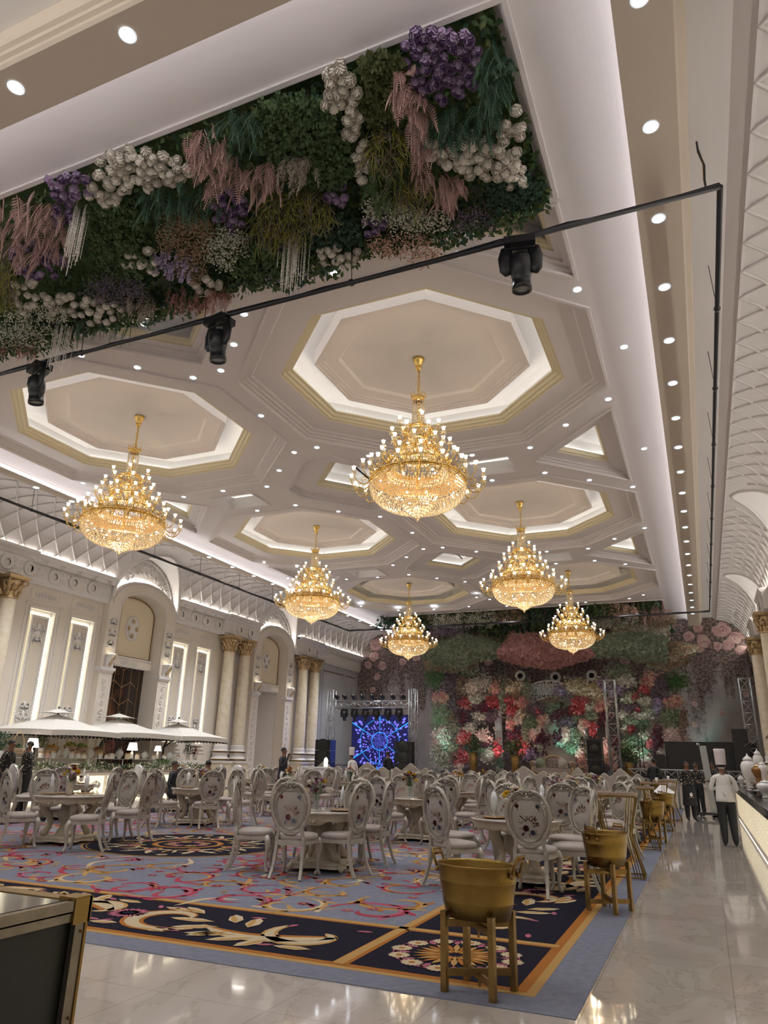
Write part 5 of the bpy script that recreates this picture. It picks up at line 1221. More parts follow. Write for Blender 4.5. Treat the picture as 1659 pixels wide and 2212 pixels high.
def vase(u, v, x, h, r, label, m='ceram', kind=0, z0=.94):
    p = onx(u, v, x); t = empty('lidded_vase' if kind == 0 else 'brass_pot' if kind == 1 else 'serving_urn', (x, p.y, z0), label=label, cat='vase' if kind != 1 else 'pot')
    b = MB(); b.lathe([(0, 0), (r * .55, 0), (r * .5, h * .06), (r * .45, h * .15), (r * .58, h * .27), (r * .77, h * .4), (r * .93, h * .52), (r, h * .63), (r * .97, h * .71), (r * .8, h * .79), (r * .55, h * .83), (r * .5, h * .86)], m, n=28)
    if kind == 0:
        for i in range(5): b.ball((r * .88 * cos(i * 1.26), r * .88 * sin(i * 1.26), h * .55), r * .16, 'mag', 5, 3, (.5, .5, 1))
    b.build('vase_body', t); b = MB(); b.lathe([(r * .62, h * .85), (r * .64, h * .87), (r * .5, h * .91), (r * .25, h * .95), (r * .1, h * .97), (r * .12, h), (0, h * 1.04)], m if kind != 1 else 'goldline', n=16); b.build('lid', t)
vase(1623, 1700, 1.0, .88, .19, 'tall white lidded porcelain vase at the front of the right buffet', z0=.945)
vase(1640, 1660, 1.2, .74, .12, 'slender white lidded porcelain vase behind the others', z0=1.2)
vase(1648, 1668, 1.25, .46, .12, 'small white lidded porcelain jar right of the tall vase', z0=1.2)
vase(1641, 1690, 1.15, .40, .15, 'round dark brass pot on the right buffet', 'bronze', 1, z0=1.2)
vase(1656, 1715, 1.05, .34, .17, 'large white serving urn at the right edge of the picture', kind=2, z0=.945)
vase(1605, 1718, .97, .34, .1, 'small white footed urn beside the near cook', kind=2, z0=.945)
vase(1614, 1682, 1.18, .22, .13, 'low white covered tureen behind the small urn', kind=2, z0=.945)
b = MB(); b.box((1.25, 20.3, 1.17), (.55, 1.6, .05), 'rosewood'); b.build('serving_riser', label='dark wooden riser under the white vases', cat='riser', parent=None)
b = MB()
for sx in (-.2, .2):
    for sy in (-.6, .6): b.box((1.25 + sx, 20.3 + sy, 1.045), (.05, .05, .22), 'rosewood')
rl = b.build('leg', bpy.data.objects['serving_riser'])
for i, (u, v, xx) in enumerate(((1624, 1727, 1.0), (1632, 1737, .98), (1649, 1742, 1.0), (1600, 1706, .95), (1612, 1715, 1.1))):
    p = onx(u, v, xx); zz = max(.945, min(p.z, 1.05)); t = empty('serving_tray', (xx, p.y, .945), label='white serving dish on the black right counter, %s nearest the aisle' % ordn[i], cat='dish', group='white dishes on the right counter')
    b = MB(); b.lathe([(0, .1), (.10, .1), (.15, .125), (.152, .12), (.1, .09), (.03, .08), (.03, 0), (0, 0)], 'ceram', n=16); b.build('dish', t)
    b = MB(); b.lathe([(0, 0), (.1, 0), (.1, .02), (.03, .03)], 'caseblack', n=14); b.build('foot', t)
for i, (u, v, xx, hh) in enumerate(((1633, 1712, 1.2, .24), (1626, 1720, 1.1, .2), (1655, 1728, 1.1, .3))):
    p = onx(u, v, xx); t = empty('glass_dispenser', (xx, p.y, .945), label='amber %s jar on a stand, %s on the right buffet' % (('tall', 'short', 'large')[i], ('middle', 'left', 'right')[i]), cat='jar', group='amber jars on the right buffet')
    b = MB(); b.lathe([(0, .04), (.06, .04), (.065, hh), (.04, hh + .03)], 'kiwi', n=14); b.build('jar_body', t); b = MB(); b.lathe([(.07, 0), (.07, .03), (0, .04)], 'goldleaf', n=14); b.build('stand', t)
b = MB(); qq = random.Random(31)
for i in range(220):
    c = Vector((1.75 + qq.gauss(0, .22), 17.5 + qq.gauss(0, .35), 1.95 + qq.gauss(0, .1))); d = Vector((qq.gauss(0, 1), qq.gauss(0, 1), qq.uniform(-1, .6))).normalized() * .2; e = Vector((-d.y, d.x, 0)) * .12; b.add([c, c + d * .5 + e, c + d, c + d * .5 - e], [(0, 1, 2, 3), (3, 2, 1, 0)], 'browny')
M['drypalm'] = M['browny']
t = empty('dried_palm', (1.75, 17.5, .94), label='dried brown palm decoration at the right edge of the buffet', cat='plant'); ob = b.build('dry_leaves'); ob.parent = t; ob.location = (-1.75, -17.5, -.94)
b = MB(); b.tube([(0, 0, 0), (.02, 0, .5), (0, 0, 1.0)], .04, 'browny'); b.build('trunk', t)
b = MB(); b.box((1.35, 22.6, 1.20), (.06, .7, .55), 'truss', rot=(0, .25, 0)); b.build('steel_sneeze_guard', label='tilted grey metal guard panel beside the tall white vase', cat='guard')
# ================================================================ flower ceilings
def FP(u, v):
    p = onz(u, v, 8.66)
    if p.y > 7.9: p = ony(u, v, 7.9)
    return p
def inell(q):
    while 1:
        a, b = q.uniform(-1, 1), q.uniform(-1, 1)
        if a * a + b * b < 1: return a, b
def rose_mesh(m, r=.075, n=5, heart=None):
    b = MB()
    for k, (ra, zz, tl) in enumerate(((1, .0, .35), (.82, .18, .6), (.6, .32, .9), (.38, .42, 1.1))):
        nn = max(3, n + 1 - k)
        for i in range(nn):
            a = 2 * PI * i / nn + k * .6; w = 1.15 * PI / nn; el = (-.15, .25, .65, 1.05)[k]
            def S(az, e_, q_): return (r * q_ * cos(e_) * cos(az), r * q_ * cos(e_) * sin(az), r * (.35 + q_ * sin(e_)))
            P = [S(a, el - .5, .62), S(a - w, el - .05, .92), S(a - w * .55, el + .38, 1.02), S(a + w * .55, el + .38, 1.02), S(a + w, el - .05, .92)]
            b.add(P, [(0, 1, 2), (0, 2, 3), (0, 3, 4)], m if not heart or k < 3 else heart)
    b.ball((0, 0, r * .35), r * .72, m, 8, 6); b.ball((0, 0, r * .85), r * .3, heart or m, 6, 4); return b.mesh('rose')
RW, RPp = rose_mesh('rose'), rose_mesh('purple', .07, 6, 'purpledark')
DOWN = Vector((0, 0, -1))
def leafq(b, c, d, w, m):
    e = d.cross(Vector((.3, .5, .8))); e = e.normalized() * w if e.length > 1e-6 else Vector((w, 0, 0))
    b.add([c, c + d * .5 + e, c + d, c + d * .5 - e], [(0, 1, 2, 3), (3, 2, 1, 0)], m)
def frond(b, p, d, L, m, q, wl_=.28):
    pts = []; c = p.copy(); v = d.normalized(); st = L / 11
    for i in range(12): pts.append(c.copy()); c = c + v * st; v = (v + DOWN * .10).normalized()
    b.tube(pts, .005, m, n=3, caps=False); side = v.cross(Vector((q.uniform(-1, 1), q.uniform(-1, 1), .2))).normalized()
    for i in range(1, 12):
        l = L * wl_ * (1 - (i / 12) ** 1.5) * (.5 + .5 * min(1, i / 3))
        for s in (-1, 1): leafq(b, pts[i], (side * s + (pts[i] - pts[i - 1]).normalized() * .55).normalized() * l, l * .14, m)
def gen(b, kind, PT, q, n, sc_=1.0):                       # fills patch mesh b with n pieces placed by PT(q)
    for _ in range(n):
        p, out = PT(q)
        rd = Vector((q.uniform(-1, 1), q.uniform(-1, 1), q.uniform(-1, .3)))
        if kind in ('fern', 'pinkfern', 'dark'):
            frond(b, p, (out * .6 + rd * .8 + DOWN * .6), q.uniform(.28, .45) * sc_, {'fern': 'leafteal', 'dark': 'leaf', 'pinkfern': 'pink'}[kind], q, .22 if kind != 'pinkfern' else .27)
        elif kind in ('green', 'teal', 'olive'):
            m = {'green': 'eucal', 'teal': 'leafteal', 'olive': 'leafolive'}[kind]; c = p + rd * .05
            for i in range(9): leafq(b, c, Vector((q.gauss(0, 1), q.gauss(0, 1), q.gauss(-.4, 1))).normalized() * .06 * sc_, .019 * sc_, m)
        elif kind in ('moss',):
            c = p.copy(); pts = [c.copy()]; v = (rd * .5 + DOWN + out * .3).normalized()
            for i in range(5): c = c + v * .075 * sc_; v = (v + Vector((q.gauss(0, .35), q.gauss(0, .35), -.1))).normalized(); pts.append(c.copy())
            b.tube(pts, [.006 * sc_] * 5 + [.003], 'moss' if q.random() < .62 else 'mossgrey', n=3, caps=False)
        elif kind in ('plume', 'coral'):
            m = {'plume': 'plume', 'coral': 'coral'}[kind]; L = q.uniform(.25, .42) * sc_; v = (rd * .35 + DOWN + out * .4).normalized()
            for i in range(46):
                t_ = i / 46; c = p + v * L * t_; w = .055 * sin(PI * min(1, t_ * .9 + .12)) * sc_; leafq(b, c, (Vector((q.gauss(0, 1), q.gauss(0, 1), q.gauss(0, 1))).normalized() * w + v * .05), .004, m)
        elif kind in ('peach', 'browny', 'babys', 'dusk', 'lilacsp'):
            m = {'lilacsp': 'lilac'}.get(kind, kind); c = p + rd * .07
            for i in range(8):
                o = c + Vector((q.gauss(0, .035), q.gauss(0, .035), q.gauss(-.02, .045))) * sc_; r = .015 * sc_; b.octa(o, r, r, m if q.random() < .85 or kind != 'babys' else 'leafolive')
            leafq(b, c, rd.normalized() * .08, .012, 'leafolive')
        elif kind == 'delph':
            L = q.uniform(.16, .24) * sc_; v = (DOWN + rd * .15).normalized()
            for i in range(26): o = p + v * L * (i / 26) + Vector((q.gauss(0, .018), q.gauss(0, .018), 0)) * (1.2 - i / 30); b.octa(o, .014 * sc_, .016 * sc_, 'lilac')
        elif kind == 'strand':
            L = q.uniform(.55, .95) * sc_; x = p.copy()
            for i in range(int(L / .026)): b.octa(x + Vector((q.gauss(0, .002), q.gauss(0, .002), -i * .026)), .009, .012, 'bead')
PW = {'fern': 'drooping dark green fern', 'dark': 'deep green fern', 'pinkfern': 'dusty pink feathery fern', 'green': 'bushy green eucalyptus', 'teal': 'blue green eucalyptus', 'olive': 'olive green foliage', 'moss': 'hanging yellow green moss', 'plume': 'cream pampas plume', 'coral': 'coral pink plume',
      'peach': 'peach cherry blossom', 'browny': 'brown blossom', 'babys': 'white gypsophila', 'dusk': 'dusky lilac blossom', 'lilacsp': 'lilac blossom', 'delph': 'lilac delphinium', 'strand': 'hanging white blossom strands', 'rose': 'cream rose', 'purple': 'purple rose'}
FN = {'fern': 'fern_cluster', 'dark': 'fern_cluster', 'pinkfern': 'pink_fern_cluster', 'green': 'eucalyptus_cluster', 'teal': 'eucalyptus_cluster', 'olive': 'foliage_cluster', 'moss': 'hanging_moss', 'plume': 'pampas_cluster', 'coral': 'plume_cluster', 'peach': 'blossom_cluster', 'browny': 'blossom_cluster', 'babys': 'gypsophila_cluster', 'dusk': 'blossom_cluster', 'lilacsp': 'blossom_cluster', 'delph': 'delphinium_cluster', 'strand': 'blossom_strands'}
DEN = {'fern': .8, 'dark': .7, 'pinkfern': .7, 'green': 3.6, 'teal': 3.6, 'olive': 3.6, 'moss': 4.2, 'plume': 1.5, 'coral': 1.4, 'peach': 2.6, 'browny': 2.8, 'babys': 2.8, 'dusk': 2.6, 'lilacsp': 2.2, 'delph': 1.2, 'strand': 3.0}
def where(u, v):
    c = 'far left' if u < 140 else 'left' if u < 330 else 'left middle' if u < 540 else 'middle' if u < 720 else 'right middle' if u < 880 else 'right'
    edge = 475 + (u - 0) * -.405      # rough image line of the recess near edge
    k = (v - (435 - .395 * u)) / max(1, (770 - .27 * u) - (435 - .395 * u))
    return c, ('upper' if k < .33 else 'centre' if k < .66 else 'lower')
PATCH = [(60, 455, 75, 50, 'pinkfern'), (75, 520, 40, 35, 'pinkfern'), (130, 490, 30, 50, 'pinkfern'), (165, 400, 42, 36, 'purple'), (155, 450, 22, 30, 'purple'), (310, 362, 105, 42, 'rose'), (250, 410, 45, 25, 'rose'), (455, 315, 48, 45, 'pinkfern'), (490, 365, 40, 40, 'pinkfern'), (565, 368, 50, 32, 'pinkfern'),
    (520, 262, 50, 32, 'fern'), (640, 255, 90, 52, 'green'), (610, 300, 60, 30, 'green'), (700, 335, 68, 62, 'green'), (735, 185, 42, 48, 'rose'), (760, 265, 24, 38, 'rose'), (785, 345, 18, 45, 'rose'), (645, 340, 42, 28, 'plume'), (640, 440, 85, 42, 'moss'), (590, 475, 40, 30, 'moss'), (510, 450, 38, 42, 'purple'), (738, 420, 22, 22, 'purple'),
    (400, 420, 95, 34, 'fern'), (255, 480, 62, 52, 'green'), (275, 545, 60, 40, 'green'), (405, 495, 58, 44, 'browny'), (420, 555, 30, 35, 'browny'), (490, 520, 40, 48, 'babys'), (178, 455, 20, 20, 'strand'), (640, 510, 32, 12, 'strand'), (90, 555, 60, 42, 'purple'), (18, 590, 24, 60, 'moss'), (65, 625, 24, 42, 'rose'), (140, 645, 42, 28, 'rose'), (215, 665, 55, 26, 'rose'),
    (380, 560, 55, 24, 'delph'), (318, 560, 36, 30, 'rose'), (455, 605, 42, 16, 'rose'), (440, 625, 70, 20, 'coral'), (300, 640, 50, 14, 'plume'), (255, 615, 62, 30, 'dusk'), (565, 565, 58, 48, 'green'), (145, 700, 32, 10, 'strand'), (80, 665, 70, 20, 'babys'), (70, 712, 85, 20, 'babys'), (45, 735, 48, 8, 'coral'), (225, 690, 60, 14, 'fern'),
    (712, 490, 68, 40, 'teal'), (735, 545, 44, 24, 'rose'), (620, 590, 50, 12, 'lilacsp'), (955, 105, 85, 42, 'purple'), (960, 170, 68, 45, 'purple'), (830, 165, 58, 55, 'olive'), (820, 230, 40, 30, 'olive'), (868, 165, 22, 42, 'pinkfern'), (905, 240, 26, 58, 'pinkfern'), (920, 330, 28, 46, 'pinkfern'), (965, 395, 36, 36, 'pinkfern'),
    (1005, 250, 78, 42, 'fern'), (1070, 150, 26, 72, 'fern'), (985, 315, 60, 36, 'rose'), (1055, 345, 66, 36, 'rose'), (1110, 290, 28, 52, 'rose'), (1110, 360, 30, 40, 'rose'), (840, 300, 44, 38, 'moss'), (895, 385, 44, 34, 'moss'), (830, 380, 44, 46, 'dark'), (845, 445, 62, 32, 'babys'), (925, 468, 42, 20, 'babys'), (1110, 408, 58, 34, 'teal'), (1020, 462, 52, 20, 'dusk'), (880, 520, 80, 26, 'peach'), (820, 478, 26, 28, 'purple'), (905, 300, 14, 30, 'purple')]
cnt = {}
for k, (u, v, ru, rv, kind) in enumerate(PATCH):
    q = random.Random(100 + k); c = FP(u, v); wh = where(u, v); key = (kind, wh); cnt[key] = cnt.get(key, 0) + 1
    nth = ['', ', second clump', ', third clump', ', fourth clump'][cnt[key] - 1]
    lab = '%s in the ceiling flower panel, %s %s part%s' % (PW[kind] + (' cluster' if kind not in ('strand', 'moss', 'fern', 'dark', 'pinkfern') else ''), wh[0], wh[1], nth)
    area = ru * rv * PI / 900
    if kind in ('rose', 'purple'):
        t = empty('rose_cluster' if kind == 'rose' else 'purple_rose_cluster', c, label=lab, cat='flowers', group='flower clumps of the ceiling panel'); n = max(5, min(60, int(area * (3.6 if v > 300 or u < 600 else 2.9))))
        pts = []
        for i in range(n):
            for _t in range(12):
                a, b_ = inell(q); 
                if all((a - x) ** 2 * ru * ru + (b_ - y) ** 2 * rv * rv > 110 for x, y in pts): break
            pts.append((a, b_)); p = FP(u + a * ru, v + b_ * rv); p = p + Vector((q.uniform(-.02, .02), -.04 - q.random() * .07, -.05 - q.random() * .08))
            o = inst('rose', RW if kind == 'rose' else RPp, t, p - c, (PI + q.uniform(-.5, .9), q.uniform(-.5, .5), q.random() * 6), q.uniform(.85, 1.15))
        continue
    t = empty(FN[kind], c, label=lab, cat='flowers', group='flower clumps of the ceiling panel') if 0 else None
    b = MB()
    def PT(q, u=u, v=v, ru=ru, rv=rv, c=c):
        a, b_ = inell(q); p = FP(u + a * ru, v + b_ * rv); return p - c + Vector((0, q.uniform(-.06, .02), q.uniform(-.15, .0))), Vector((0, -.4, -1))
    gen(b, kind, PT, q, int(area * DEN[kind] * 6.5) + 4)
    o = b.build(FN[kind], loc=c, label=lab, cat='flowers', group='flower clumps of the ceiling panel')
b = MB(); q = random.Random(77)                            # dark foliage bed behind the clumps
for i in range(17000):
    x = q.uniform(-15.3, -1.12); y = q.uniform(5.12, 7.8); z = 8.86 - .10 * q.random()
    if i % 3 == 0: y = 7.45 + .42 * q.random() ** .6; z = 8.84 - (.36 + .10 * sin(x * 2.3) + .05 * sin(x * 7)) * q.random() * min(1, (y - 7.4) / .25)
    leafq(b, Vector((x, y, z)), Vector((q.gauss(0, 1), q.gauss(0, 1), q.gauss(-.5, 1))).normalized() * .11, .032, ('leaf', 'leafteal', 'leafolive', 'leaf')[i % 4])
b.build('foliage_bed', label='dark green leaf bed behind the flower clumps of the near ceiling panel', cat='foliage', kind='stuff')
# far flower ceiling above the stage
q = random.Random(55); kinds = ['teal', 'babys', 'fern', 'peach', 'plume', 'olive', 'babys', 'dusk', 'pinkfern', 'green', 'babys', 'browny', 'green', 'lilacsp']
n = 0
for j in range(3):
    for i in range(11):
        x = -14.6 + i * 1.3 + q.uniform(-.3, .3); y = 35.1 + j * 1.3; kind = kinds[(i * 5 + j * 3) % len(kinds)]
        zc_ = 8.75 - .28 * j; c = Vector((x, y, zc_)); b = MB()
        def PT(q, c=c): a, b_ = inell(q); return Vector((a * .85, b_ * .7, q.uniform(-.5, .05))), Vector((0, -.5, -.6))
        gen(b, kind, PT, q, {'plume': 16, 'fern': 26, 'pinkfern': 22}.get(kind, 90), 2.0)
        b.build(FN[kind], loc=c, label='%s in the far ceiling panel, %s row, %s from the left' % (PW[kind], ('front', 'middle', 'back')[j], ordn[i]), cat='flowers', group='flower clumps of the far ceiling panel')
b = MB()
for i in range(2600): leafq(b, Vector((q.uniform(-15.2, -1.1), q.uniform(34.8, 39.5), q.uniform(8.5, 8.95))), Vector((q.gauss(0, 1), q.gauss(0, 1), q.gauss(-.5, 1))).normalized() * .3, .08, ('leaf', 'leafteal', 'mauve', 'leaf')[i % 4])
b.build('foliage_bed', label='dark leaf bed of the far ceiling flower panel above the stage', cat='foliage', kind='stuff')
# ================================================================ back wall mural
def mural():
    m = bpy.data.materials.new('printed floral mural'); m.use_nodes = True; nt = m.node_tree; N = nt.nodes; L = nt.links; b = N['Principled BSDF']; b.inputs['Roughness'].default_value = .75
    tc = N.new('ShaderNodeTexCoord')
    def noise(sx, sy, sz, sc_, det):
        mp = N.new('ShaderNodeMapping'); mp.inputs['Scale'].default_value = (sx, sy, sz); L.new(tc.outputs['Object'], mp.inputs[0]); n = N.new('ShaderNodeTexNoise'); n.inputs['Scale'].default_value = sc_; n.inputs['Detail'].default_value = det; L.new(mp.outputs[0], n.inputs['Vector']); return n.outputs['Fac']
    def ramp(f, els):
        r = N.new('ShaderNodeValToRGB'); r.color_ramp.elements[0].position = els[0][0]; r.color_ramp.elements[0].color = (*els[0][1], 1); r.color_ramp.elements[1].position = els[-1][0]; r.color_ramp.elements[1].color = (*els[-1][1], 1)
        for p, c in els[1:-1]: e = r.color_ramp.elements.new(p); e.color = (*c, 1)
        L.new(f, r.inputs[0]); return r.outputs[0]
    def mth(op, a, c): 
        n = N.new('ShaderNodeMath'); n.operation = op
        for i, v in enumerate((a, c)):
            if isinstance(v, (int, float)): n.inputs[i].default_value = v
            else: L.new(v, n.inputs[i])
        return n.outputs[0]
    def mix(f, a, c):
        n = N.new('ShaderNodeMix'); n.data_type = 'RGBA'; L.new(f, n.inputs[0]); L.new(a, n.inputs[6]); L.new(c, n.inputs[7]); return n.outputs[2]
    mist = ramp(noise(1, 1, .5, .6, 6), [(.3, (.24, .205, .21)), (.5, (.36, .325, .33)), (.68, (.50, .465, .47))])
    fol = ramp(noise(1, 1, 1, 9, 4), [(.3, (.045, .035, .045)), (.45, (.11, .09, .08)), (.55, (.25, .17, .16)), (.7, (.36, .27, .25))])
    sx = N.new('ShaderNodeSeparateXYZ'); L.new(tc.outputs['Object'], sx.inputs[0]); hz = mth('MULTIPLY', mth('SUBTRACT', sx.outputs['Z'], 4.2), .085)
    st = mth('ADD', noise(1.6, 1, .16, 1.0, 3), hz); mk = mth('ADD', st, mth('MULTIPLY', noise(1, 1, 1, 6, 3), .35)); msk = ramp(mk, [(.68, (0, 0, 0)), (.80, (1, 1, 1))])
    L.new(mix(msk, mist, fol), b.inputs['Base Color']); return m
M['mural'] = mural()
for n_, c in (('rp1', (.56, .36, .35)), ('rp2', (.46, .25, .26)), ('rp3', (.33, .15, .17)), ('rp4', (.66, .48, .46))): M[n_] = mat('mural rose ' + n_[-1], c, .75)
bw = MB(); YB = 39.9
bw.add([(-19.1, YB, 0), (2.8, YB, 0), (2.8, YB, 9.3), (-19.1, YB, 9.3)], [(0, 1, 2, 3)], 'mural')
q = random.Random(21)
def prose(u, v, r):
    p = ony(u, v, YB)
    for k, (s, n, m) in enumerate(((1, 7, 'rp1'), (.85, 6, 'rp4'), (.68, 6, 'rp1'), (.52, 5, 'rp2'), (.36, 5, 'rp4'), (.22, 4, 'rp3'))):
        y = YB - .012 - .004 * k
        for i in range(n):
            a = 2 * PI * i / n + k * .7 + q.random() * .7; w = 1.25 * PI / n; R0 = r * s * q.uniform(.8, 1.12); cx_, cz_ = p.x + R0 * .5 * cos(a), p.z + R0 * .5 * sin(a)
            bw.add([(cx_ + R0 * .52 * cos(t), y - .0005 * i, cz_ + R0 * .48 * sin(t)) for t in [j * PI / 4 for j in range(8)]], [tuple(range(8))], m if q.random() < .55 else q.choice(('rp1', 'rp2', 'rp4', 'rp4')))
for u, v, r in ((1560, 1362, .42), (1520, 1385, .36), (1487, 1376, .30), (1588, 1378, .36), (1600, 1405, .26), (1572, 1392, .30), (1545, 1360, .2), (1508, 1358, .25), (1620, 1398, .25), (1605, 1372, .22), (1550, 1395, .24), (1512, 1402, .2), (1640, 1420, .2),
                (812, 1392, .42), (842, 1372, .40), (865, 1352, .38), (838, 1350, .3), (808, 1418, .34), (826, 1438, .28), (860, 1400, .34), (885, 1385, .3), (795, 1436, .26), (900, 1420, .26), (815, 1462, .24), (870, 1430, .25), (1025, 1432, .3), (1055, 1430, .26), (1350, 1428, .28), (805, 1490, .2), (1500, 1565, .16), (1560, 1540, .16), (1500, 1520, .14), (1612, 1500, .16)): prose(u, v, r)
struct(bw, 'wall_back')
# ================================================================ stage
ZS = .86; st = MB()
st.box((-8.2, 35.8, ZS / 2), (20, 8.1, ZS), 'wall'); st.box((-8.2, 31.72, ZS - .05), (20, .06, .1), 'ornament'); st.add([(-18.2, 31.8, ZS + .004), (1.8, 31.8, ZS + .004), (1.8, 39.8, ZS + .004), (-18.2, 39.8, ZS + .004)], [(0, 1, 2, 3)], 'fabric')
st.build('stage_platform', label='low ivory stage platform across the end of the hall', cat='stage')
def led_mat():
    m = bpy.data.materials.new('led screen image'); m.use_nodes = True; nt = m.node_tree; N = nt.nodes; L = nt.links; b = N['Principled BSDF']; b.inputs['Base Color'].default_value = (.01, .01, .02, 1); b.inputs['Roughness'].default_value = .4
    tc = N.new('ShaderNodeTexCoord'); sx = N.new('ShaderNodeSeparateXYZ'); L.new(tc.outputs['Object'], sx.inputs[0])
    def mth(op, *a):
        n = N.new('ShaderNodeMath'); n.operation = op
        for i, v in enumerate(a):
            if isinstance(v, (int, float)): n.inputs[i].default_value = v
            else: L.new(v, n.inputs[i])
        return n.outputs[0]
    X, Z = sx.outputs['X'], sx.outputs['Z']; r = mth('SQRT', mth('ADD', mth('MULTIPLY', X, X), mth('MULTIPLY', Z, Z))); th = mth('ARCTAN2', Z, X)
    lr = mth('LOGARITHM', mth('ADD', r, .05), 2.718)
    cb = N.new('ShaderNodeCombineXYZ'); L.new(mth('MULTIPLY', th, 6.0), cb.inputs[0]); L.new(mth('MULTIPLY', lr, 3.4), cb.inputs[1])
    vo = N.new('ShaderNodeTexVoronoi'); vo.distance = 'CHEBYCHEV'; vo.inputs['Scale'].default_value = 1.6; L.new(cb.outputs[0], vo.inputs['Vector'])
    dots = mth('LESS_THAN', vo.outputs['Distance'], .27)
    ang = mth('ABSOLUTE', mth('SUBTRACT', mth('FRACT', mth('MULTIPLY', mth('ADD', th, PI / 2), 3 / PI)), .5)); rays = mth('GREATER_THAN', ang, .485)
    r1 = mth('LESS_THAN', mth('ABSOLUTE', mth('SUBTRACT', r, .45)), .022); r2 = mth('LESS_THAN', mth('ABSOLUTE', mth('SUBTRACT', r, 1.12)), .025)
    cy = mth('ADD', mth('MULTIPLY', rays, .9), mth('ADD', mth('MULTIPLY', r1, .6), mth('MULTIPLY', r2, .35)))
    c1 = N.new('ShaderNodeMix'); c1.data_type = 'RGBA'; L.new(dots, c1.inputs[0]); c1.inputs[6].default_value = (.002, .003, .04, 1); c1.inputs[7].default_value = (.16, .14, 1, 1)
    c2 = N.new('ShaderNodeMix'); c2.data_type = 'RGBA'; c2.clamp_factor = True; L.new(cy, c2.inputs[0]); L.new(c1.outputs[2], c2.inputs[6]); c2.inputs[7].default_value = (.02, .30, 1, 1)
    L.new(c2.outputs[2], b.inputs['Emission Color']); b.inputs['Emission Strength'].default_value = 1.25; return m
M['ledimg'] = led_mat()
A_, B_ = ony(762, 1548, 36), ony(881, 1658, 36)
t = empty('led_screen', ((A_.x + B_.x) / 2, 36, 2.42), label='blue starburst LED screen at the back left of the stage', cat='screen'); W2, H2 = (B_.x - A_.x) / 2, 1.32
b = MB(); b.box((0, .06, 0), (2 * W2 + .06, .1, 2 * H2 + .06), 'black'); b.box((0, .1, -1.35), (2 * W2, .1, .4), 'black'); b.build('cabinet', t)
b = MB(); b.add([(-W2, 0, -H2), (W2, 0, -H2), (W2, 0, H2), (-W2, 0, H2)], [(0, 1, 2, 3)], 'ledimg'); b.build('display_panel', t)
light('AREA', (A_.x + W2, 35.7, 2.4), 14, (.12, .22, 1), shape='RECTANGLE', size=2.8, size_y=2.4).rotation_euler = (-PI / 2, 0, 0)
t = empty('performer_booth', (-15.4, 34.2, ZS), label='faceted performer booth with blue lit panels below the LED screen', cat='booth')
for i, (x, w, h) in enumerate(((-1.0, .7, .36), (-.3, .6, .3), (.55, .7, .5))):
    b = MB(); b.add([(x - w / 2, 0, 0), (x + w / 2, -.1, 0), (x + w / 2 * .4, -.05, h), (x - w / 2 * .6, 0, h * .8)], [(0, 1, 2, 3)], 'ledimg'); b.build('lit_facet', t)
b = MB(); b.box((0, .3, .2), (2.4, .5, .4), 'black'); b.build('booth_body', t)
def speaker_stack(u0, u1, v0, y, n, label):
    a, c = ony(u0, v0, y), ony(u1, v0, y); w = c.x - a.x; h = (a.z - ZS) / n; t = empty('speaker_stack', ((a.x + c.x) / 2, y, ZS + .005), label=label, cat='loudspeaker', group='black loudspeakers at the stage')
    for i in range(n):
        b = MB(); b.box((0, 0, h * (i + .5)), (w, .6, h * .97), 'black'); b.box((0, -.305, h * (i + .5)), (w * .9, .01, h * .85), 'blackmat'); b.build('speaker_cabinet', t)
        b = MB(); b.lathe([(.0, 0), (w * .3, 0), (w * .34, -.02), (w * .36, 0)], 'casepanel', (0, -.32, h * (i + .5)), n=20, rot=Matrix.Rotation(PI / 2, 3, 'X')); b.build('woofer', t)
speaker_stack(688, 720, 1598, 32.6, 3, 'tall black loudspeaker stack left of the LED screen'); speaker_stack(857, 893, 1602, 34.5, 3, 'black loudspeaker stack right of the LED screen')
speaker_stack(1268, 1300, 1597, 33.2, 2, 'black loudspeaker pair right of the settee sofa on stage')
def truss(mb, p0, p1, w, side=Vector((0, 1, 0)), r=.025, seg=.5):
    p0, p1 = Vector(p0), Vector(p1); d = (p1 - p0).normalized(); a = side.normalized(); c = d.cross(a).normalized(); n = max(2, int((p1 - p0).length / seg)); C4 = [a * w / 2 * s1 + c * w / 2 * s2 for s1, s2 in ((-1, -1), (1, -1), (1, 1), (-1, 1))]
    for o in C4: mb.tube([p0 + o, p1 + o], r, 'truss', n=5)
    for f in range(4):
        o1, o2 = C4[f], C4[(f + 1) % 4]
        for i in range(n):
            s_, e_ = p0.lerp(p1, i / n), p0.lerp(p1, (i + 1) / n); mb.tube([s_ + (o1 if i % 2 else o2), e_ + (o2 if i % 2 else o1)], r * .5, 'truss', n=4); mb.tube([e_ + o1, e_ + o2], r * .5, 'truss', n=4)
YT = 34.8; a, c = ony(725, 1523, YT), ony(884, 1523, YT)
t = empty('lighting_truss', (0, 0, 0), label='aluminium goal-post lighting truss framing the LED screen', cat='truss')
b = MB(); truss(b, (a.x, YT, a.z), (c.x, YT, a.z), .32); b.build('cross_beam', t)
for x in (a.x - .25, c.x + .22):
    b = MB(); truss(b, (x, YT, ZS), (x, YT, a.z + .75), .34); b.build('truss_tower', t); b = MB(); b.box((x, YT, ZS + .02), (.6, .6, .04), 'truss'); b.build('base_plate', t)
M['parglow'] = emat('par lamp lens', (1, .95, .85), 11)
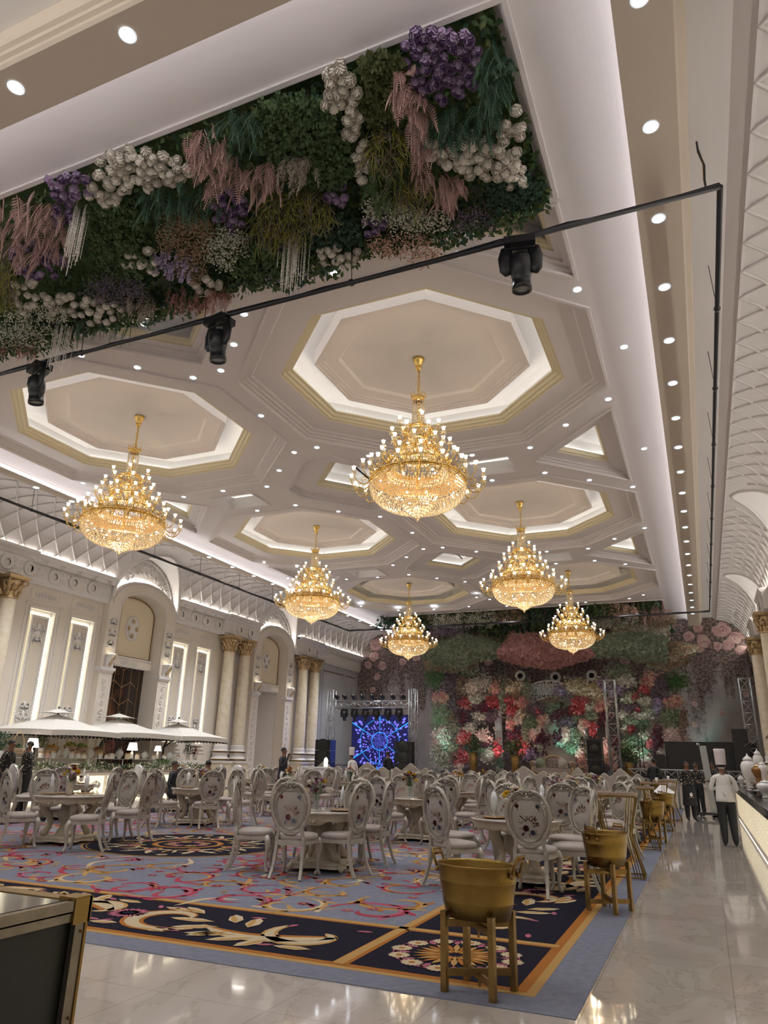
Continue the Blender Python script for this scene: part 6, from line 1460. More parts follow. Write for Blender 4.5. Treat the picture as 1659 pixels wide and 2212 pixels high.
for i in range(8):
    u = (728, 745, 764, 783, 805, 826, 849, 871)[i]; p = ony(u, 1506, YT - .1); t = empty('par_light', (p.x, YT - .15, p.z + .02), label='lit black par can standing on the stage truss, %s from the left' % ordn[i], cat='stage light', group='par cans on the stage truss')
    rt = Matrix.Rotation(R(72), 3, 'X'); b = MB(); b.lathe([(0, .18), (.07, .17), (.1, .0), (.13, -.12), (.125, -.12), (.09, .02)], 'black', n=16, rot=rt); b.build('can', t); b = MB(); b.lathe([(.118, -.1), (0, -.1)], 'parglow', n=16, rot=rt); b.build('lens', t); b = MB(); b.tube([(-.13, 0, .0), (-.13, .0, -.15), (.13, 0, -.15), (.13, 0, 0)], .012, 'black', n=4); b.build('yoke', t)
def mover(loc, s, label, grp, lit=False):
    t = empty('moving_head_light', loc, label=label, cat='stage light', group=grp)
    b = MB(); b.box((0, 0, -.06), (.40, .30, .11), 'black'); b.tube([(-.2, 0, -.06), (.2, 0, -.06)], .075, 'black', n=10); b.build('base', t)
    b = MB()
    for k in (-1, 1): b.tube([(k * .10, 0, .06), (k * .12, 0, 0), (k * .1, .02, -.02)], .02, 'black', n=6); b.tube([(k * .15, 0, .08), (k * .11, 0, .05)], .012, 'truss', n=5)
    b.build('clamp', t)
    for k in (-1, 1): b = MB(); b.tube([(k * .17, 0, -.1), (k * .2, 0, -.25), (k * .19, 0, -.43), (k * .16, 0, -.50)], [.05, .06, .055, .035], 'black', n=8, flat=(1.6, .7)); b.build('yoke_arm', t)
    b = MB(); rt = Matrix.Rotation(R(8), 3, 'X'); b.lathe([(0, .12), (.10, .11), (.14, .05), (.145, -.1), (.13, -.2), (.12, -.21), (.12, -.33), (.13, -.34), (.128, -.40), (.11, -.40), (.1, -.36)], 'black', (0, 0, -.33), n=20, rot=rt); b.box((0, -.145, -.36), (.012, .01, .16), 'caseblack'); b.build('lamp_head', t)
    b = MB(); b.lathe([(.1, -.37), (.05, -.385), (0, -.39)], 'glass', (0, 0, -.33), n=16, rot=rt); b.build('front_lens', t); t.scale = (s, s, s); return t
for i, u in enumerate((744, 766, 790, 813, 838, 862)):
    p = ony(u, 1538, YT); mover((p.x, YT, a.z - .22), .8, 'black moving head lamp hanging under the stage truss, %s from the left' % ordn[i], 'moving heads under the stage truss')
YP, ZP = 7.65, 8.04
for i, u in enumerate((1122, 475, 88)):
    p = ony(u, (520, 690, 785)[i], YP); mover((p.x, YP, ZP - .05), 1.0, 'black moving head lamp on the near ceiling pipe, %s one' % ('right', 'middle', 'left')[i], 'moving heads on the near ceiling pipe').rotation_euler = (0, 0, (.2, -.2, -.35)[i])
t = empty('lighting_pipe', (-8, 20, ZP), label='black rectangular pipe rig with cables hanging below the ceiling', cat='pipe rig')
C4 = [(.93, YP), (.93, 34.3), (-16.95, 34.3), (-16.95, YP)]
for i in range(4):
    (x0, y0), (x1, y1) = C4[i], C4[(i + 1) % 4]; b = MB(); b.tube([(x0 + 8, y0 - 20, 0), (x1 + 8, y1 - 20, 0)], .036, 'blackpipe', n=8)
    n = 40; L_ = math.hypot(x1 - x0, y1 - y0); qq = random.Random(i)
    b.tube([(x0 + 8 + (x1 - x0) * k / n, y0 - 20 + (y1 - y0) * k / n + qq.uniform(-.02, .02), .035 + qq.uniform(-.015, .025)) for k in range(n + 1)], .014, 'blackmat', n=4); b.build('pipe', t)
    for k in range(1, int(L_ / 2.6)):
        f = k * 2.6 / L_; b = MB(); X, Y = x0 + 8 + (x1 - x0) * f, y0 - 20 + (y1 - y0) * f; b.tube([(X, Y, .02), (X + (.0 if i != 0 else -.03), Y - .05, ZC - ZP - (.0 if i != 2 else 0))], .007, 'blackpipe', n=4); b.tube([(X, Y - .03, 0), (X, Y + .03, 0)], .05, 'blackpipe', n=6); b.build('hanger', t)
b = MB(); b.tube([(.78 + 8, YP - 20, .03), (.78 + 8, YP - 20, .15), (.80 + 8, YP - 20.02, .35), (.76 + 8, YP - 20, .6), (.76 + 8, YP - 20, ZC - ZP)], .014, 'blackpipe', n=5); b.tube([(.77 + 8, YP - 20, .15), (.79 + 8, YP - 20.02, .4), (.77 + 8, YP - 20, .62)], .01, 'bronze', n=4); b.build('corner_hanger_cable', t)
# truss towers, railing and screens on the right of the stage
for i, (u0, v0, y, w, h, lb) in enumerate(((1334, 1690, 33.0, .42, 5.0, 'aluminium truss tower beside the stage loudspeakers'), (1626, 1600, 33.8, .42, 5.05, 'tall aluminium truss tower at the far right of the stage'))):
    p = ony(u0, v0, y); x = p.x; t = empty('truss_tower', (x, y, 0), label=lb, cat='truss', group='truss towers at the right of the stage'); b = MB(); truss(b, (0, 0, ZS), (0, 0, h), w, r=.03, seg=.45); b.build('tower_frame', t)
    b = MB(); truss(b, (0, -.02, .05), (0, -.02, ZS + .02), .6, seg=.45); b.box((0, 0, .03), (.7, .7, .06), 'truss'); b.build('base_block', t)
t = empty('truss_railing', (0, 0, 0), label='white aluminium truss railing in front of the black stage screens', cat='railing'); a, c = ony(1358, 1672, 30.5), ony(1572, 1678, 30.5)
b = MB(); truss(b, (a.x, 30.5, 1.2), (c.x + .5, 30.5, 1.2), .34, seg=.42); b.build('rail_beam', t)
for x in (a.x + .1, (a.x + c.x) / 2, c.x): b = MB(); b.tube([(x, 30.5, 0), (x, 30.5, 1.04)], .04, 'truss'); b.build('post', t)
def panel(u0, u1, v0, v1, y, label, nm='black_screen'):
    a, c = ony(u0, v0, y), ony(u1, v0, y); zt = (a.z + c.z) / 2; t = empty(nm, ((a.x + c.x) / 2, y, ZS + .005), label=label, cat='screen', group='black screens on the right of the stage')
    w, h = c.x - a.x, zt - ZS; b = MB(); b.box((0, 0, h / 2), (w, .12, h), 'screenblack'); b.build('panel', t); b = MB(); b.box((0, -.065, h - .01), (w, .01, .02), 'black'); b.box((0, .1, .02), (w, .3, .04), 'black'); b.build('frame_edge', t)
panel(1435, 1600, 1603, 1606, 34.2, 'wide black screen panel on the right side of the stage'); panel(1410, 1436, 1630, 1632, 33.9, 'short black screen panel left of the wide one'); panel(1579, 1613, 1575, 1577, 33.6, 'tall narrow black screen rising above the wide one'); panel(1613, 1634, 1606, 1608, 34.5, 'black screen beside the far right truss tower')
t = empty('light_stand', (ony(1386, 1640, 32.5).x, 32.5, ZS), label='thin black vertical stand before the flower wall, left of the black screens', cat='stand')
for dx in (-.07, .07): b = MB(); b.tube([(dx, 0, .0), (dx, 0, 2.3)], .02, 'black'); b.build('pole', t)
b = MB(); b.box((0, 0, .02), (.6, .5, .04), 'black'); b.build('base', t)
# sofa
M['sofafab'] = mat('tufted sofa velvet', (.34, .28, .27), .6, sheen=.4); M['sofagold'] = mat('sofa gilt wood', (.44, .26, .12), .4, .5)
a, c = ony(1150, 1672, 33.4), ony(1244, 1672, 33.4); W = (c.x - a.x); t = empty('tufted_sofa', ((a.x + c.x) / 2, 33.4, ZS + .005), R(4), label='gilt camel-back tufted sofa in the middle of the stage', cat='sofa')
n = 24; top = [(-W * .40 + W * .80 * i / n, .62 + .34 * sin(PI * i / n) ** 1.4) for i in range(n + 1)]
b = MB(); b.prism(top + [(W * .4, .3), (-W * .4, .3)], .25, .40, 'sofafab', ax='y')
for r_ in range(4):
    for k in range(11 - r_ % 2): b.ball((-W * .32 + (k + .5 * (r_ % 2)) * W * .064, .24, .50 + r_ * .09), .045, 'sofafab', 6, 4, (1, .5, 1))
b.build('tufted_back', t); b = MB(); b.tube([(x, .24, z) for x, z in top], .035, 'sofagold', n=6); b.build('gilt_back_rail', t)
b = MB(); b.box((0, -.05, .36), (W * .82, .62, .18), 'sofafab'); b.build('seat', t); b = MB(); b.tube([(-W * .45, -.38, .25), (-W * .2, -.4, .2), (0, -.4, .16), (W * .2, -.4, .2), (W * .45, -.38, .25)], .04, 'sofagold', n=6); b.build('gilt_front_rail', t)
for s in (-1, 1):
    b = MB(); b.lathe([(0, -.36), (.13, -.36), (.13, .3), (0, .3)], 'sofafab', (s * W * .45, 0, .62), n=18, rot=Matrix.Rotation(-PI / 2, 3, 'X')); b.box((s * W * .45, -.05, .42), (.18, .6, .34), 'sofafab'); b.build('armrest', t)
    b = MB(); b.tube([(s * W * .45 + x, -.38, .62 + z) for x, z in spiral(0, 0, .13, 1.2, -PI / 2, s, 14)] , .02, 'sofagold', n=5); b.tube([(s * W * .45, -.38, .5), (s * W * .46, -.38, .25), (s * W * .5, -.4, .0)], .04, 'sofagold', n=6); b.build('gilt_arm_front', t)
    b = MB(); b.tube([(s * W * .42, .3, .3), (s * W * .45, .36, 0)], .04, 'sofagold', n=6); b.build('leg', t)
for i, (dx, m, lb) in enumerate(((-.30, 'sage', 'grey-green cushion at the left end of the sofa'), (.22, 'backfab', 'pale embroidered cushion at the right end of the sofa'))):
    o = MB().box((0, 0, 0), (.42, .14, .40), m); o.ball((0, -.06, 0), .19, m, 12, 6, (1, .35, 1)); ob = empty('cushion', ((a.x + c.x) / 2 + dx * W, 33.45, ZS + .66), label=lb, cat='cushion', group='cushions on the stage sofa'); ob.rotation_euler = (-.2, 0, .05); o.build('cover', ob)
    e = MB(); e.tube([(-.21, -.07, -.2), (.21, -.07, -.2), (.21, -.07, .2), (-.21, -.07, .2)], .012, 'goldline' if i == 0 else 'emb_line', n=4, closed=True); e.build('piping', ob)
# gilt tall vases with foliage
for i, (u, v0, v1, y, lb) in enumerate(((1022, 1625, 1668, 33.2, 'left'), (1112, 1632, 1672, 32.8, 'second'), (1358, 1640, 1662, 33.4, 'right'))):
    p, p1 = ony(u, v0, y), ony(u, v1, y); h = p.z - ZS if i < 2 else .75; t = empty('tall_vase', (p.x, y, ZS + .005), label='tall copper floor vase with leafy bouquet on the stage, %s one' % lb, cat='vase', group='copper floor vases on the stage'); b = MB(); b.lathe([(0, 0), (.14, 0), (.15, .02), (.17, h * .5), (.2, h), (.17, h), (.14, h * .5)], 'copper' if 'copper' in M else 'brassworn', n=20); b.build('vase', t)
    b = MB(); qq = random.Random(i)
    for k in range(260): aa = qq.random() * 6.3; r = .38 * qq.random() ** .6; cc = Vector((r * cos(aa), r * sin(aa), h + .02 + qq.random() * .75 * (1 - r))); leafq(b, cc, Vector((qq.gauss(0, 1), qq.gauss(0, 1), qq.gauss(.3, 1))).normalized() * .16, .035, ('leaf', 'leafteal', 'leafolive')[k % 3])
    b.build('foliage', t)
# ================================================================ flower wall
def tuft(b, c, r, m, q, n=5):
    d0 = Vector((q.gauss(0, .5), -1, q.gauss(0, .5))).normalized(); a = d0.cross(Vector((0, 0, 1))).normalized(); e = d0.cross(a)
    for i in range(n):
        w = 2 * PI * i / n; v = a * cos(w) + e * sin(w); v2 = a * cos(w + .5) + e * sin(w + .5); v3 = a * cos(w - .5) + e * sin(w - .5)
        b.add([c, c + v2 * r * .7 + d0 * r * .1, c + v * r + d0 * r * .35, c + v3 * r * .7 + d0 * r * .1], [(0, 1, 2, 3), (3, 2, 1, 0)], m)
COLW = {'G': ('leafbright', 'stem'), 'M': ('mauve', 'dusk'), 'P': ('peach', 'rosepink'), 'K': ('pink', 'rose'), 'W': ('wblm', 'babys'), 'R': ('red', 'rosepink'), 'S': ('sage', 'sagelight'), 'T': ('leafteal', 'sage'), 'Y': ('cream2', 'rose'), 'D': ('wine', 'mauve'), 'B': ('browny', 'mauve'), 'L': ('sagelight', 'babys'), 'V': ('purple', 'dusk'), 'E': ('leaf', 'sagelight')}
M['wblm'] = mat('dim white blooms', (.52, .49, .43), .7); M['leafbright'] = mat('bright green leaves', (.05, .16, .04), .6); M['cream2'] = mat('yellow cream blooms', (.50, .42, .24), .7); M['copper'] = mat('copper vase', (.50, .22, .10), .35, .8)
CN = {'G': 'green_leaves', 'M': 'mauve_blooms', 'P': 'peach_blooms', 'K': 'blush_blooms', 'W': 'white_blooms', 'R': 'red_blooms', 'S': 'sage_hydrangeas', 'T': 'teal_leaves', 'Y': 'cream_blooms', 'D': 'wine_blooms', 'B': 'brown_foliage', 'L': 'pale_green_blooms', 'V': 'violet_blooms', 'E': 'dark_leaves'}
def garland(name, label, y, parts, dens=1.0, bulge=.45, size=.06):
    t = empty(name, ony(parts[0][1], parts[0][2], y), label=label, cat='flowers', group=None); c0 = t.location.copy(); q = random.Random(len(label) + parts[0][1])
    for k, u, v, ru, rv in parts:
        b = MB(); n = int(ru * rv * PI / 4 * dens) + 8
        for i in range(n):
            a_, b_ = max(-1.5, min(1.5, q.gauss(0, .55))), max(-1.5, min(1.5, q.gauss(0, .55))); sp_ = 1; p = ony(u + a_ * ru * sp_, v + b_ * rv * sp_, y) - c0; p.y -= bulge * math.sqrt(max(0, 1 - .5 * (a_ * a_ + b_ * b_))) * (.6 + .4 * q.random())
            tuft(b, p, size * q.uniform(.7, 1.4), COLW[k][0 if q.random() < .65 else 1], q, 5 if k not in 'GTEB' else 3)
        b.build(CN[k], t)
YW = 38.2
garland('flower_column', 'tall flower column at the left end of the flower wall', YW, [('G', 945, 1466, 24, 20), ('M', 985, 1478, 28, 26), ('P', 958, 1508, 18, 14), ('M', 992, 1520, 20, 22), ('E', 955, 1545, 20, 26), ('B', 985, 1565, 20, 26), ('K', 958, 1595, 18, 24), ('L', 958, 1632, 20, 26), ('B', 985, 1620, 14, 36)])
garland('flower_column', 'tall flower column at the right end of the flower wall', YW, [('G', 1462, 1474, 28, 20), ('M', 1425, 1488, 24, 26), ('P', 1452, 1518, 20, 13), ('V', 1422, 1522, 12, 20), ('E', 1450, 1550, 26, 26), ('K', 1450, 1592, 22, 20), ('B', 1475, 1560, 12, 36), ('B', 1425, 1590, 10, 24), ('P', 1405, 1475, 16, 22)])
garland('flower_arch', 'arched flower garland left of the throne arch', YW - .1, [('S', 1015, 1448, 26, 14), ('W', 1042, 1478, 20, 16), ('K', 1022, 1488, 18, 16), ('B', 1000, 1480, 12, 24), ('R', 1008, 1520, 18, 12), ('W', 1030, 1510, 18, 14), ('D', 1046, 1530, 20, 14), ('R', 1066, 1518, 16, 14), ('P', 1075, 1490, 14, 18), ('W', 1040, 1548, 16, 12), ('M', 1065, 1545, 14, 14), ('S', 1090, 1505, 12, 34), ('D', 1002, 1555, 14, 18)])
garland('flower_mound', 'low flower mound left of the copper vases', YW - .3, [('R', 1005, 1590, 16, 16), ('W', 1018, 1575, 14, 12), ('K', 1048, 1592, 15, 16), ('T', 1040, 1618, 18, 18), ('D', 1045, 1610, 16, 12), ('W', 1058, 1632, 16, 16), ('R', 1003, 1640, 16, 18), ('M', 1020, 1655, 26, 12), ('K', 1000, 1655, 14, 10), ('R', 1078, 1620, 10, 20), ('T', 1082, 1645, 12, 14)])
garland('flower_arch', 'flower cascade left of the white lattice arch', YW - .2, [('Y', 1112, 1488, 20, 16), ('S', 1140, 1490, 12, 18), ('B', 1115, 1506, 20, 14), ('R', 1105, 1512, 14, 12), ('P', 1125, 1518, 16, 14), ('R', 1112, 1535, 15, 14), ('Y', 1125, 1545, 12, 12), ('W', 1122, 1557, 12, 10), ('P', 1108, 1565, 10, 14), ('D', 1115, 1590, 16, 16), ('R', 1128, 1612, 16, 22), ('V', 1150, 1632, 16, 16), ('M', 1110, 1640, 16, 26), ('E', 1112, 1615, 10, 20)])
garland('flower_arch', 'rich red and cream flower cascade right of the white lattice arch', YW - .2, [('V', 1218, 1492, 16, 12), ('Y', 1240, 1484, 24, 14), ('Y', 1265, 1492, 20, 18), ('R', 1256, 1522, 20, 18), ('R', 1250, 1538, 16, 12), ('S', 1280, 1545, 16, 14), ('P', 1262, 1562, 14, 10), ('W', 1275, 1530, 14, 14), ('D', 1305, 1548, 14, 14), ('P', 1300, 1528, 16, 16), ('R', 1282, 1572, 8, 18), ('V', 1300, 1480, 12, 14), ('Y', 1292, 1490, 12, 24), ('S', 1245, 1555, 10, 12)])
garland('flower_arch', 'inner flower arch under the white lattice', YW - .35, [('M', 1172, 1530, 24, 14), ('S', 1195, 1528, 20, 18), ('D', 1205, 1545, 16, 18), ('R', 1165, 1535, 9, 8), ('P', 1176, 1553, 12, 10), ('E', 1150, 1562, 16, 14), ('K', 1155, 1584, 16, 12), ('D', 1172, 1600, 16, 20), ('W', 1170, 1612, 12, 10), ('S', 1142, 1585, 12, 20), ('M', 1222, 1560, 18, 14), ('K', 1224, 1585, 10, 18), ('D', 1208, 1592, 10, 16), ('W', 1212, 1605, 10, 8), ('T', 1238, 1615, 16, 12), ('S', 1248, 1590, 12, 18), ('B', 1190, 1515, 24, 8), ('K', 1258, 1570, 8, 14)])
garland('flower_mound', 'low flower mound right of the sofa', YW - .3, [('W', 1255, 1625, 10, 18), ('P', 1262, 1645, 14, 20), ('S', 1275, 1630, 10, 24), ('K', 1312, 1615, 12, 18), ('P', 1318, 1640, 14, 20), ('M', 1310, 1655, 16, 10), ('D', 1332, 1600, 10, 14)])
garland('flower_arch', 'white and red flower garland before the right flower column', YW - .1, [('S', 1338, 1452, 26, 16), ('W', 1352, 1470, 20, 14), ('R', 1395, 1490, 12, 10), ('V', 1330, 1490, 16, 12), ('L', 1362, 1510, 20, 12), ('R', 1370, 1508, 10, 8), ('W', 1392, 1518, 16, 10), ('M', 1368, 1528, 20, 10), ('R', 1378, 1532, 8, 8), ('W', 1385, 1548, 20, 10), ('S', 1365, 1560, 20, 12), ('R', 1362, 1576, 12, 9), ('W', 1352, 1574, 10, 9), ('T', 1392, 1566, 14, 14), ('L', 1400, 1540, 12, 14), ('W', 1345, 1545, 10, 8)])
garland('flower_mound', 'teal lit flower mound left of the black screens', YW - .3, [('T', 1375, 1600, 24, 14), ('L', 1392, 1592, 14, 10), ('E', 1355, 1612, 16, 20), ('S', 1380, 1625, 22, 14), ('M', 1350, 1650, 20, 14), ('K', 1398, 1645, 16, 18), ('R', 1405, 1605, 10, 12), ('D', 1420, 1600, 10, 26), ('W', 1428, 1628, 12, 12), ('P', 1332, 1655, 14, 8)])
# drooping hydrangea pelmets
def pelmet(label, y, top, bot, ks, size=.12, bulge=.6):
    t = None; q = random.Random(len(label)); c0 = ony(top[0][0], top[0][1], y); b = MB(); u0, u1 = top[0][0], top[-1][0]
    def lerp(P, u):
        for (a0, b0), (a1, b1) in zip(P[:-1], P[1:]):
            if a0 <= u <= a1: return b0 + (b1 - b0) * (u - a0) / max(1, a1 - a0)
        return P[-1][1]
    u = u0
    while u <= u1:
        vt, vb = lerp(top, u), lerp(bot, u); v = vt
        while v <= vb:
            f = (v - vt) / max(1, vb - vt); p = ony(u + q.uniform(-1.5, 1.5), v + q.uniform(-1.5, 1.5), y) - c0; p.y -= bulge * sin(PI * min(1, f * .8 + .15)) + q.random() * .08
            for _ in range(2): tuft(b, p + Vector((q.gauss(0, .03), 0, q.gauss(0, .03))), size * q.uniform(.7, 1.2), ks[0] if q.random() < .7 else ks[1], q, 5)
            v += 3.2
        u += 3.6
    b.build('flower_pelmet', loc=c0, label=label, cat='flowers', group=None)
M['pelpink'] = mat('dusty rose hydrangea', (.42, .20, .20), .8); M['pelpink2'] = mat('dusty rose hydrangea light', (.52, .29, .28), .8)
pelmet('sweeping sage green hydrangea pelmet left of the pink one', 36.6, [(905, 1402), (960, 1388), (1010, 1375), (1088, 1395)], [(905, 1410), (940, 1438), (1000, 1445), (1040, 1425), (1088, 1424)], ('sage', 'sagelight'))
pelmet('brown and sage hydrangea pelmet hanging at the upper left of the stage', 37.2, [(925, 1390), (980, 1400), (1030, 1405)], [(925, 1448), (980, 1452), (1030, 1440)], ('browny', 'sage'))
pelmet('dusty pink hydrangea pelmet hanging above the throne arch', 36.2, [(1084, 1406), (1110, 1376), (1180, 1372), (1250, 1382), (1282, 1412)], [(1084, 1424), (1120, 1436), (1190, 1446), (1240, 1434), (1282, 1420)], ('pelpink', 'pelpink2'))
pelmet('sweeping sage green hydrangea pelmet right of the pink one', 36.4, [(1280, 1395), (1320, 1375), (1380, 1370), (1440, 1380)], [(1280, 1422), (1330, 1418), (1385, 1430), (1440, 1428)], ('sage', 'sagelight'))
pelmet('beige green hydrangea pelmet ending at the right flower column', 36.8, [(1385, 1395), (1440, 1390), (1505, 1398)], [(1385, 1432), (1440, 1446), (1485, 1435), (1505, 1408)], ('browny', 'sagelight'))
pelmet('cream blossom bank under the far ceiling panel on the right', 37.4, [(1330, 1352), (1400, 1350), (1448, 1352)], [(1330, 1385), (1400, 1385), (1448, 1392)], ('babys', 'browny'), .1)
pelmet('grey green blossom bank under the far ceiling panel on the left', 37.4, [(925, 1372), (980, 1368), (1085, 1385)], [(925, 1400), (980, 1398), (1085, 1408)], ('sage', 'browny'), .1)
# white boards and laser-cut arch
for i, (u0, u1, v0, v1) in enumerate(((1068, 1088, 1530, 1673), (1260, 1277, 1553, 1678), (1301, 1321, 1490, 1680), (1158, 1245, 1555, 1677), (1142, 1215, 1478, 1500))):
    a, c = ony(u0, v0, YW + .3), ony(u1, v1, YW + .3); b = MB(); b.box(((c.x - a.x) / 2 * 0, 0, 0), (c.x - a.x, .06, a.z - c.z), 'white' if i != 3 else 'wall'); 
    b.box((0, -.02, (a.z - c.z) / 2 - .02), (c.x - a.x + .04, .09, .04), 'white'); b.build('white_board', loc=((a.x + c.x) / 2, YW + .3, (a.z + c.z) / 2), label=('pale upright board between the left flower arch and throne arch', 'pale upright board beside the red flower cascade', 'pale upright board left of the stage truss tower', 'large pale panel behind the sofa under the inner arch', 'white top board of the lattice arch')[i], cat='board')
b = MB(); q = random.Random(9); c0 = ony(1188, 1560, YW - .05)
for i in range(19):
    for j in range(3):
        a_ = PI * (.06 + .88 * i / 18); rr = 1.0 + .16 * j; x, z = 1.62 * rr * cos(a_), 1.75 * rr * sin(a_) - .4
        b.tube([(x + .12 * cos(w), 0, z + .12 * sin(w) * 1.1) for w in [k * PI / 4 for k in range(8)]], .03, 'white', n=4, closed=True)
        if j < 2: b.tube([(x, 0, z), (x * 1.1, 0, (z + .4) * 1.1 - .4)], .03, 'white', n=4)
for rr in (.93, 1.42): b.tube([(1.62 * rr * cos(PI * k / 30), 0, 1.75 * rr * sin(PI * k / 30) - .4) for k in range(31)], .04, 'white', n=4)
b.build('lattice_arch', loc=c0, label='white laser-cut lattice arch in the centre of the flower wall', cat='arch')
# small uplights on the stage and their coloured beams
for i, (u, col, pw) in enumerate(((958, (.35, 1, .75), 34), (1072, (1, .35, .38), 26), (1050, (.7, .8, .7), 18), (1118, (1, .45, .4), 26), (1224, (.2, 1, .8), 30), (1240, (1, .6, .55), 22), (1290, (.9, .5, .45), 24), (1385, (.5, 1, .85), 28), (1368, (1, .5, .4), 18), (1500, (1, .5, .5), 16), (1520, (.3, 1, .8), 16), (1440, (1, .75, .6), 20), (1005, (1, .6, .5), 16), (860, (.8, .75, .9), 26))):
    p = ony(u, 1665, 36.7 if u < 1440 else 38.6); x = p.x; y = p.y
    o = light('SPOT', (x, y, ZS + .22), pw * 3.4, col, spot_size=R(60), spot_blend=.8, shadow_soft_size=.06); o.rotation_euler = (R(155 if u < 1440 else 160), 0, 0)
    t = empty('stage_uplight', (x, y, ZS + .005), label='small black floor uplight at the foot of the flower wall, %s from the left' % (ordn[i % 14]), cat='stage light', group='uplights at the foot of the flower wall'); b = MB(); b.lathe([(0, 0), (.1, 0), (.12, .12), (.1, .18), (.09, .15), (0, .14)], 'black', n=14); b.build('housing', t); b = MB(); b.tube([(-.14, 0, .02), (-.14, 0, .12), (.14, 0, .12), (.14, 0, .02)], .015, 'black', n=4); b.build('bracket', t)
# ================================================================ people
def dots_mat():
    m = mat('black jacket with gold dots', (.012, .012, .018), .7); nt = m.node_tree; N = nt.nodes; L = nt.links
    tc = N.new('ShaderNodeTexCoord'); mp = N.new('ShaderNodeMapping'); mp.inputs['Rotation'].default_value = (.6, .5, .785); L.new(tc.outputs['Object'], mp.inputs[0]); v = N.new('ShaderNodeTexVoronoi'); v.inputs['Scale'].default_value = 17; v.inputs['Randomness'].default_value = .15; L.new(mp.outputs[0], v.inputs['Vector'])
    r = N.new('ShaderNodeValToRGB'); r.color_ramp.elements[0].color = (.42, .36, .20, 1); r.color_ramp.elements[0].position = .26; r.color_ramp.elements[1].color = (.012, .012, .018, 1); r.color_ramp.elements[1].position = .33
    L.new(v.outputs['Distance'], r.inputs[0]); L.new(r.outputs[0], N['Principled BSDF'].inputs['Base Color']); return m
M['dots'] = dots_mat(); M['mask'] = mat('pale blue face mask', (.50, .62, .68), .7); M['lip'] = mat('lips', (.16, .06, .05), .5); M['hatmat'] = mat('pinkish white toque', (.74, .66, .68), .7)
dg = None
def person(loc, rz, label, h=1.72, top='suit', legs='suit', arms=None, seated=False, lean=0, head=(0, 0), hat=False, mask=False, hair=True, extra=None, sleeves=True, skin='skin', w=1.0, apron=False):
    k = h / 1.75; t = empty('person', loc, rz, label=label, cat='person'); J = []; E_ = []
    def j(p, r, m, par=None):
        J.append((Vector(p) * k, r if isinstance(r, tuple) else (r, r), m)); i = len(J) - 1
        if par is not None: E_.append((par, i))
        return i
    ly = lambda z: lean * max(0, z - .95)
    dz = -.42 if seated else 0
    pel = j((0, 0, .97 + dz), (.155 * w, .12 * w), legs)
    s1 = j((0, ly(1.12), 1.12 + dz), (.14 * w, .11 * w), top, pel); s2 = j((0, ly(1.3), 1.30 + dz), (.165 * w, .12 * w), top, s1); s3 = j((0, ly(1.42), 1.42 + dz), (.12, .085), top, s2)
    nk = j((0, ly(1.5) + .005, 1.50 + dz), (.055, .055), skin, s3); hx, hy = head
    h1 = j((hx * .03, ly(1.57) + .02 + hy * .02, 1.575 + dz), (.062, .070), skin, nk); h2 = j((hx * .05, ly(1.63) + .015 + hy * .04, 1.645 + dz), (.074, .088), skin, h1); h3 = j((hx * .06, ly(1.7) + .0 + hy * .04, 1.715 + dz), (.06, .07), skin, h2)
    arms = arms or ('down', 'down'); hands = []
    for s, am in zip((-1, 1), arms):
        sh = j((s * .165 * w, ly(1.4), 1.405 + dz), (.062, .062), top, s3)
        el, wr, hd = {'down': ((s * .235 * w, -.03 + ly(1.15), 1.13), (s * .25 * w, .04, .90), (s * .25 * w, .06, .83)), 'cross': ((s * .25 * w, .02, 1.15), (s * .05, .22, 1.20), (-s * .04, .25, 1.22)), 'fwd': ((s * .24 * w, .04, 1.15), (s * .2, .30, 1.12), (s * .19, .37, 1.13)),
                      'up': ((s * .25 * w, .08, 1.18), (s * .12, .20, 1.42), (s * .10, .20, 1.50)), 'hold': ((s * .27 * w, .05, 1.17), (s * .33, .28, 1.05), (s * .34, .34, 1.04)), 'waist': ((s * .26 * w, -.02, 1.15), (s * .16, .18, 1.05), (s * .1, .23, 1.06))}[am]
        el, wr, hd = [(p[0], p[1] + (0 if am == 'down' else ly(p[2])), p[2] + dz) for p in (el, wr, hd)]
        e = j(el, (.046, .046), top, sh); wq = j(wr, (.030, .030), top if sleeves else skin, e); ha = j(hd, (.032, .020), skin, wq)
        d = (Vector(hd) - Vector(wr)).normalized(); sd = d.cross(Vector((0, 0, 1)) if abs(d.z) < .8 else Vector((0, 1, 0))).normalized()
        for f in range(4):
            o = sd * ((f - 1.5) * .019); L1 = (.040, .046, .043, .034)[f]; p1 = Vector(hd) + o + d * .035; f1 = j(p1, (.0095, .0095), skin, ha); f2 = j(p1 + (d + Vector((0, .25, -.25)) * .6).normalized() * L1, (.0085, .0085), skin, f1)
        th = j(Vector(hd) + sd * (-s * .032) + d * .005, (.010, .010), skin, ha); j(Vector(hd) + sd * (-s * .052) + d * .035, (.0085, .0085), skin, th)
    for s in (-1, 1):
        hp = j((s * .088 * w, 0, .90 + dz), (.105 * w, .11 * w), legs, pel)
        if seated: kn = j((s * .11, .42, .50), (.07, .07), legs, hp); an = j((s * .11, .40, .10), (.042, .042), legs, kn)
        else: kn = j((s * .10, .015, .50), (.084 * w, .086 * w), legs, hp); an = j((s * .105, -.02, .10), (.066, .068), legs, kn)
        y0 = .40 if seated else -.02
        fo = j((s * .11, y0 + .06, .045), (.042, .036), 'shoe', an); j((s * .125, y0 + .17, .035), (.04, .028), 'shoe', fo)
    me = bpy.data.meshes.new('body_rig'); me.from_pydata([v for v, r, m in J], E_, []); ob = bpy.data.objects.new('tmp', me); COL.objects.link(ob)
    ob.modifiers.new('s', 'SKIN'); 
    if not me.skin_vertices: bpy.context.view_layer.update()
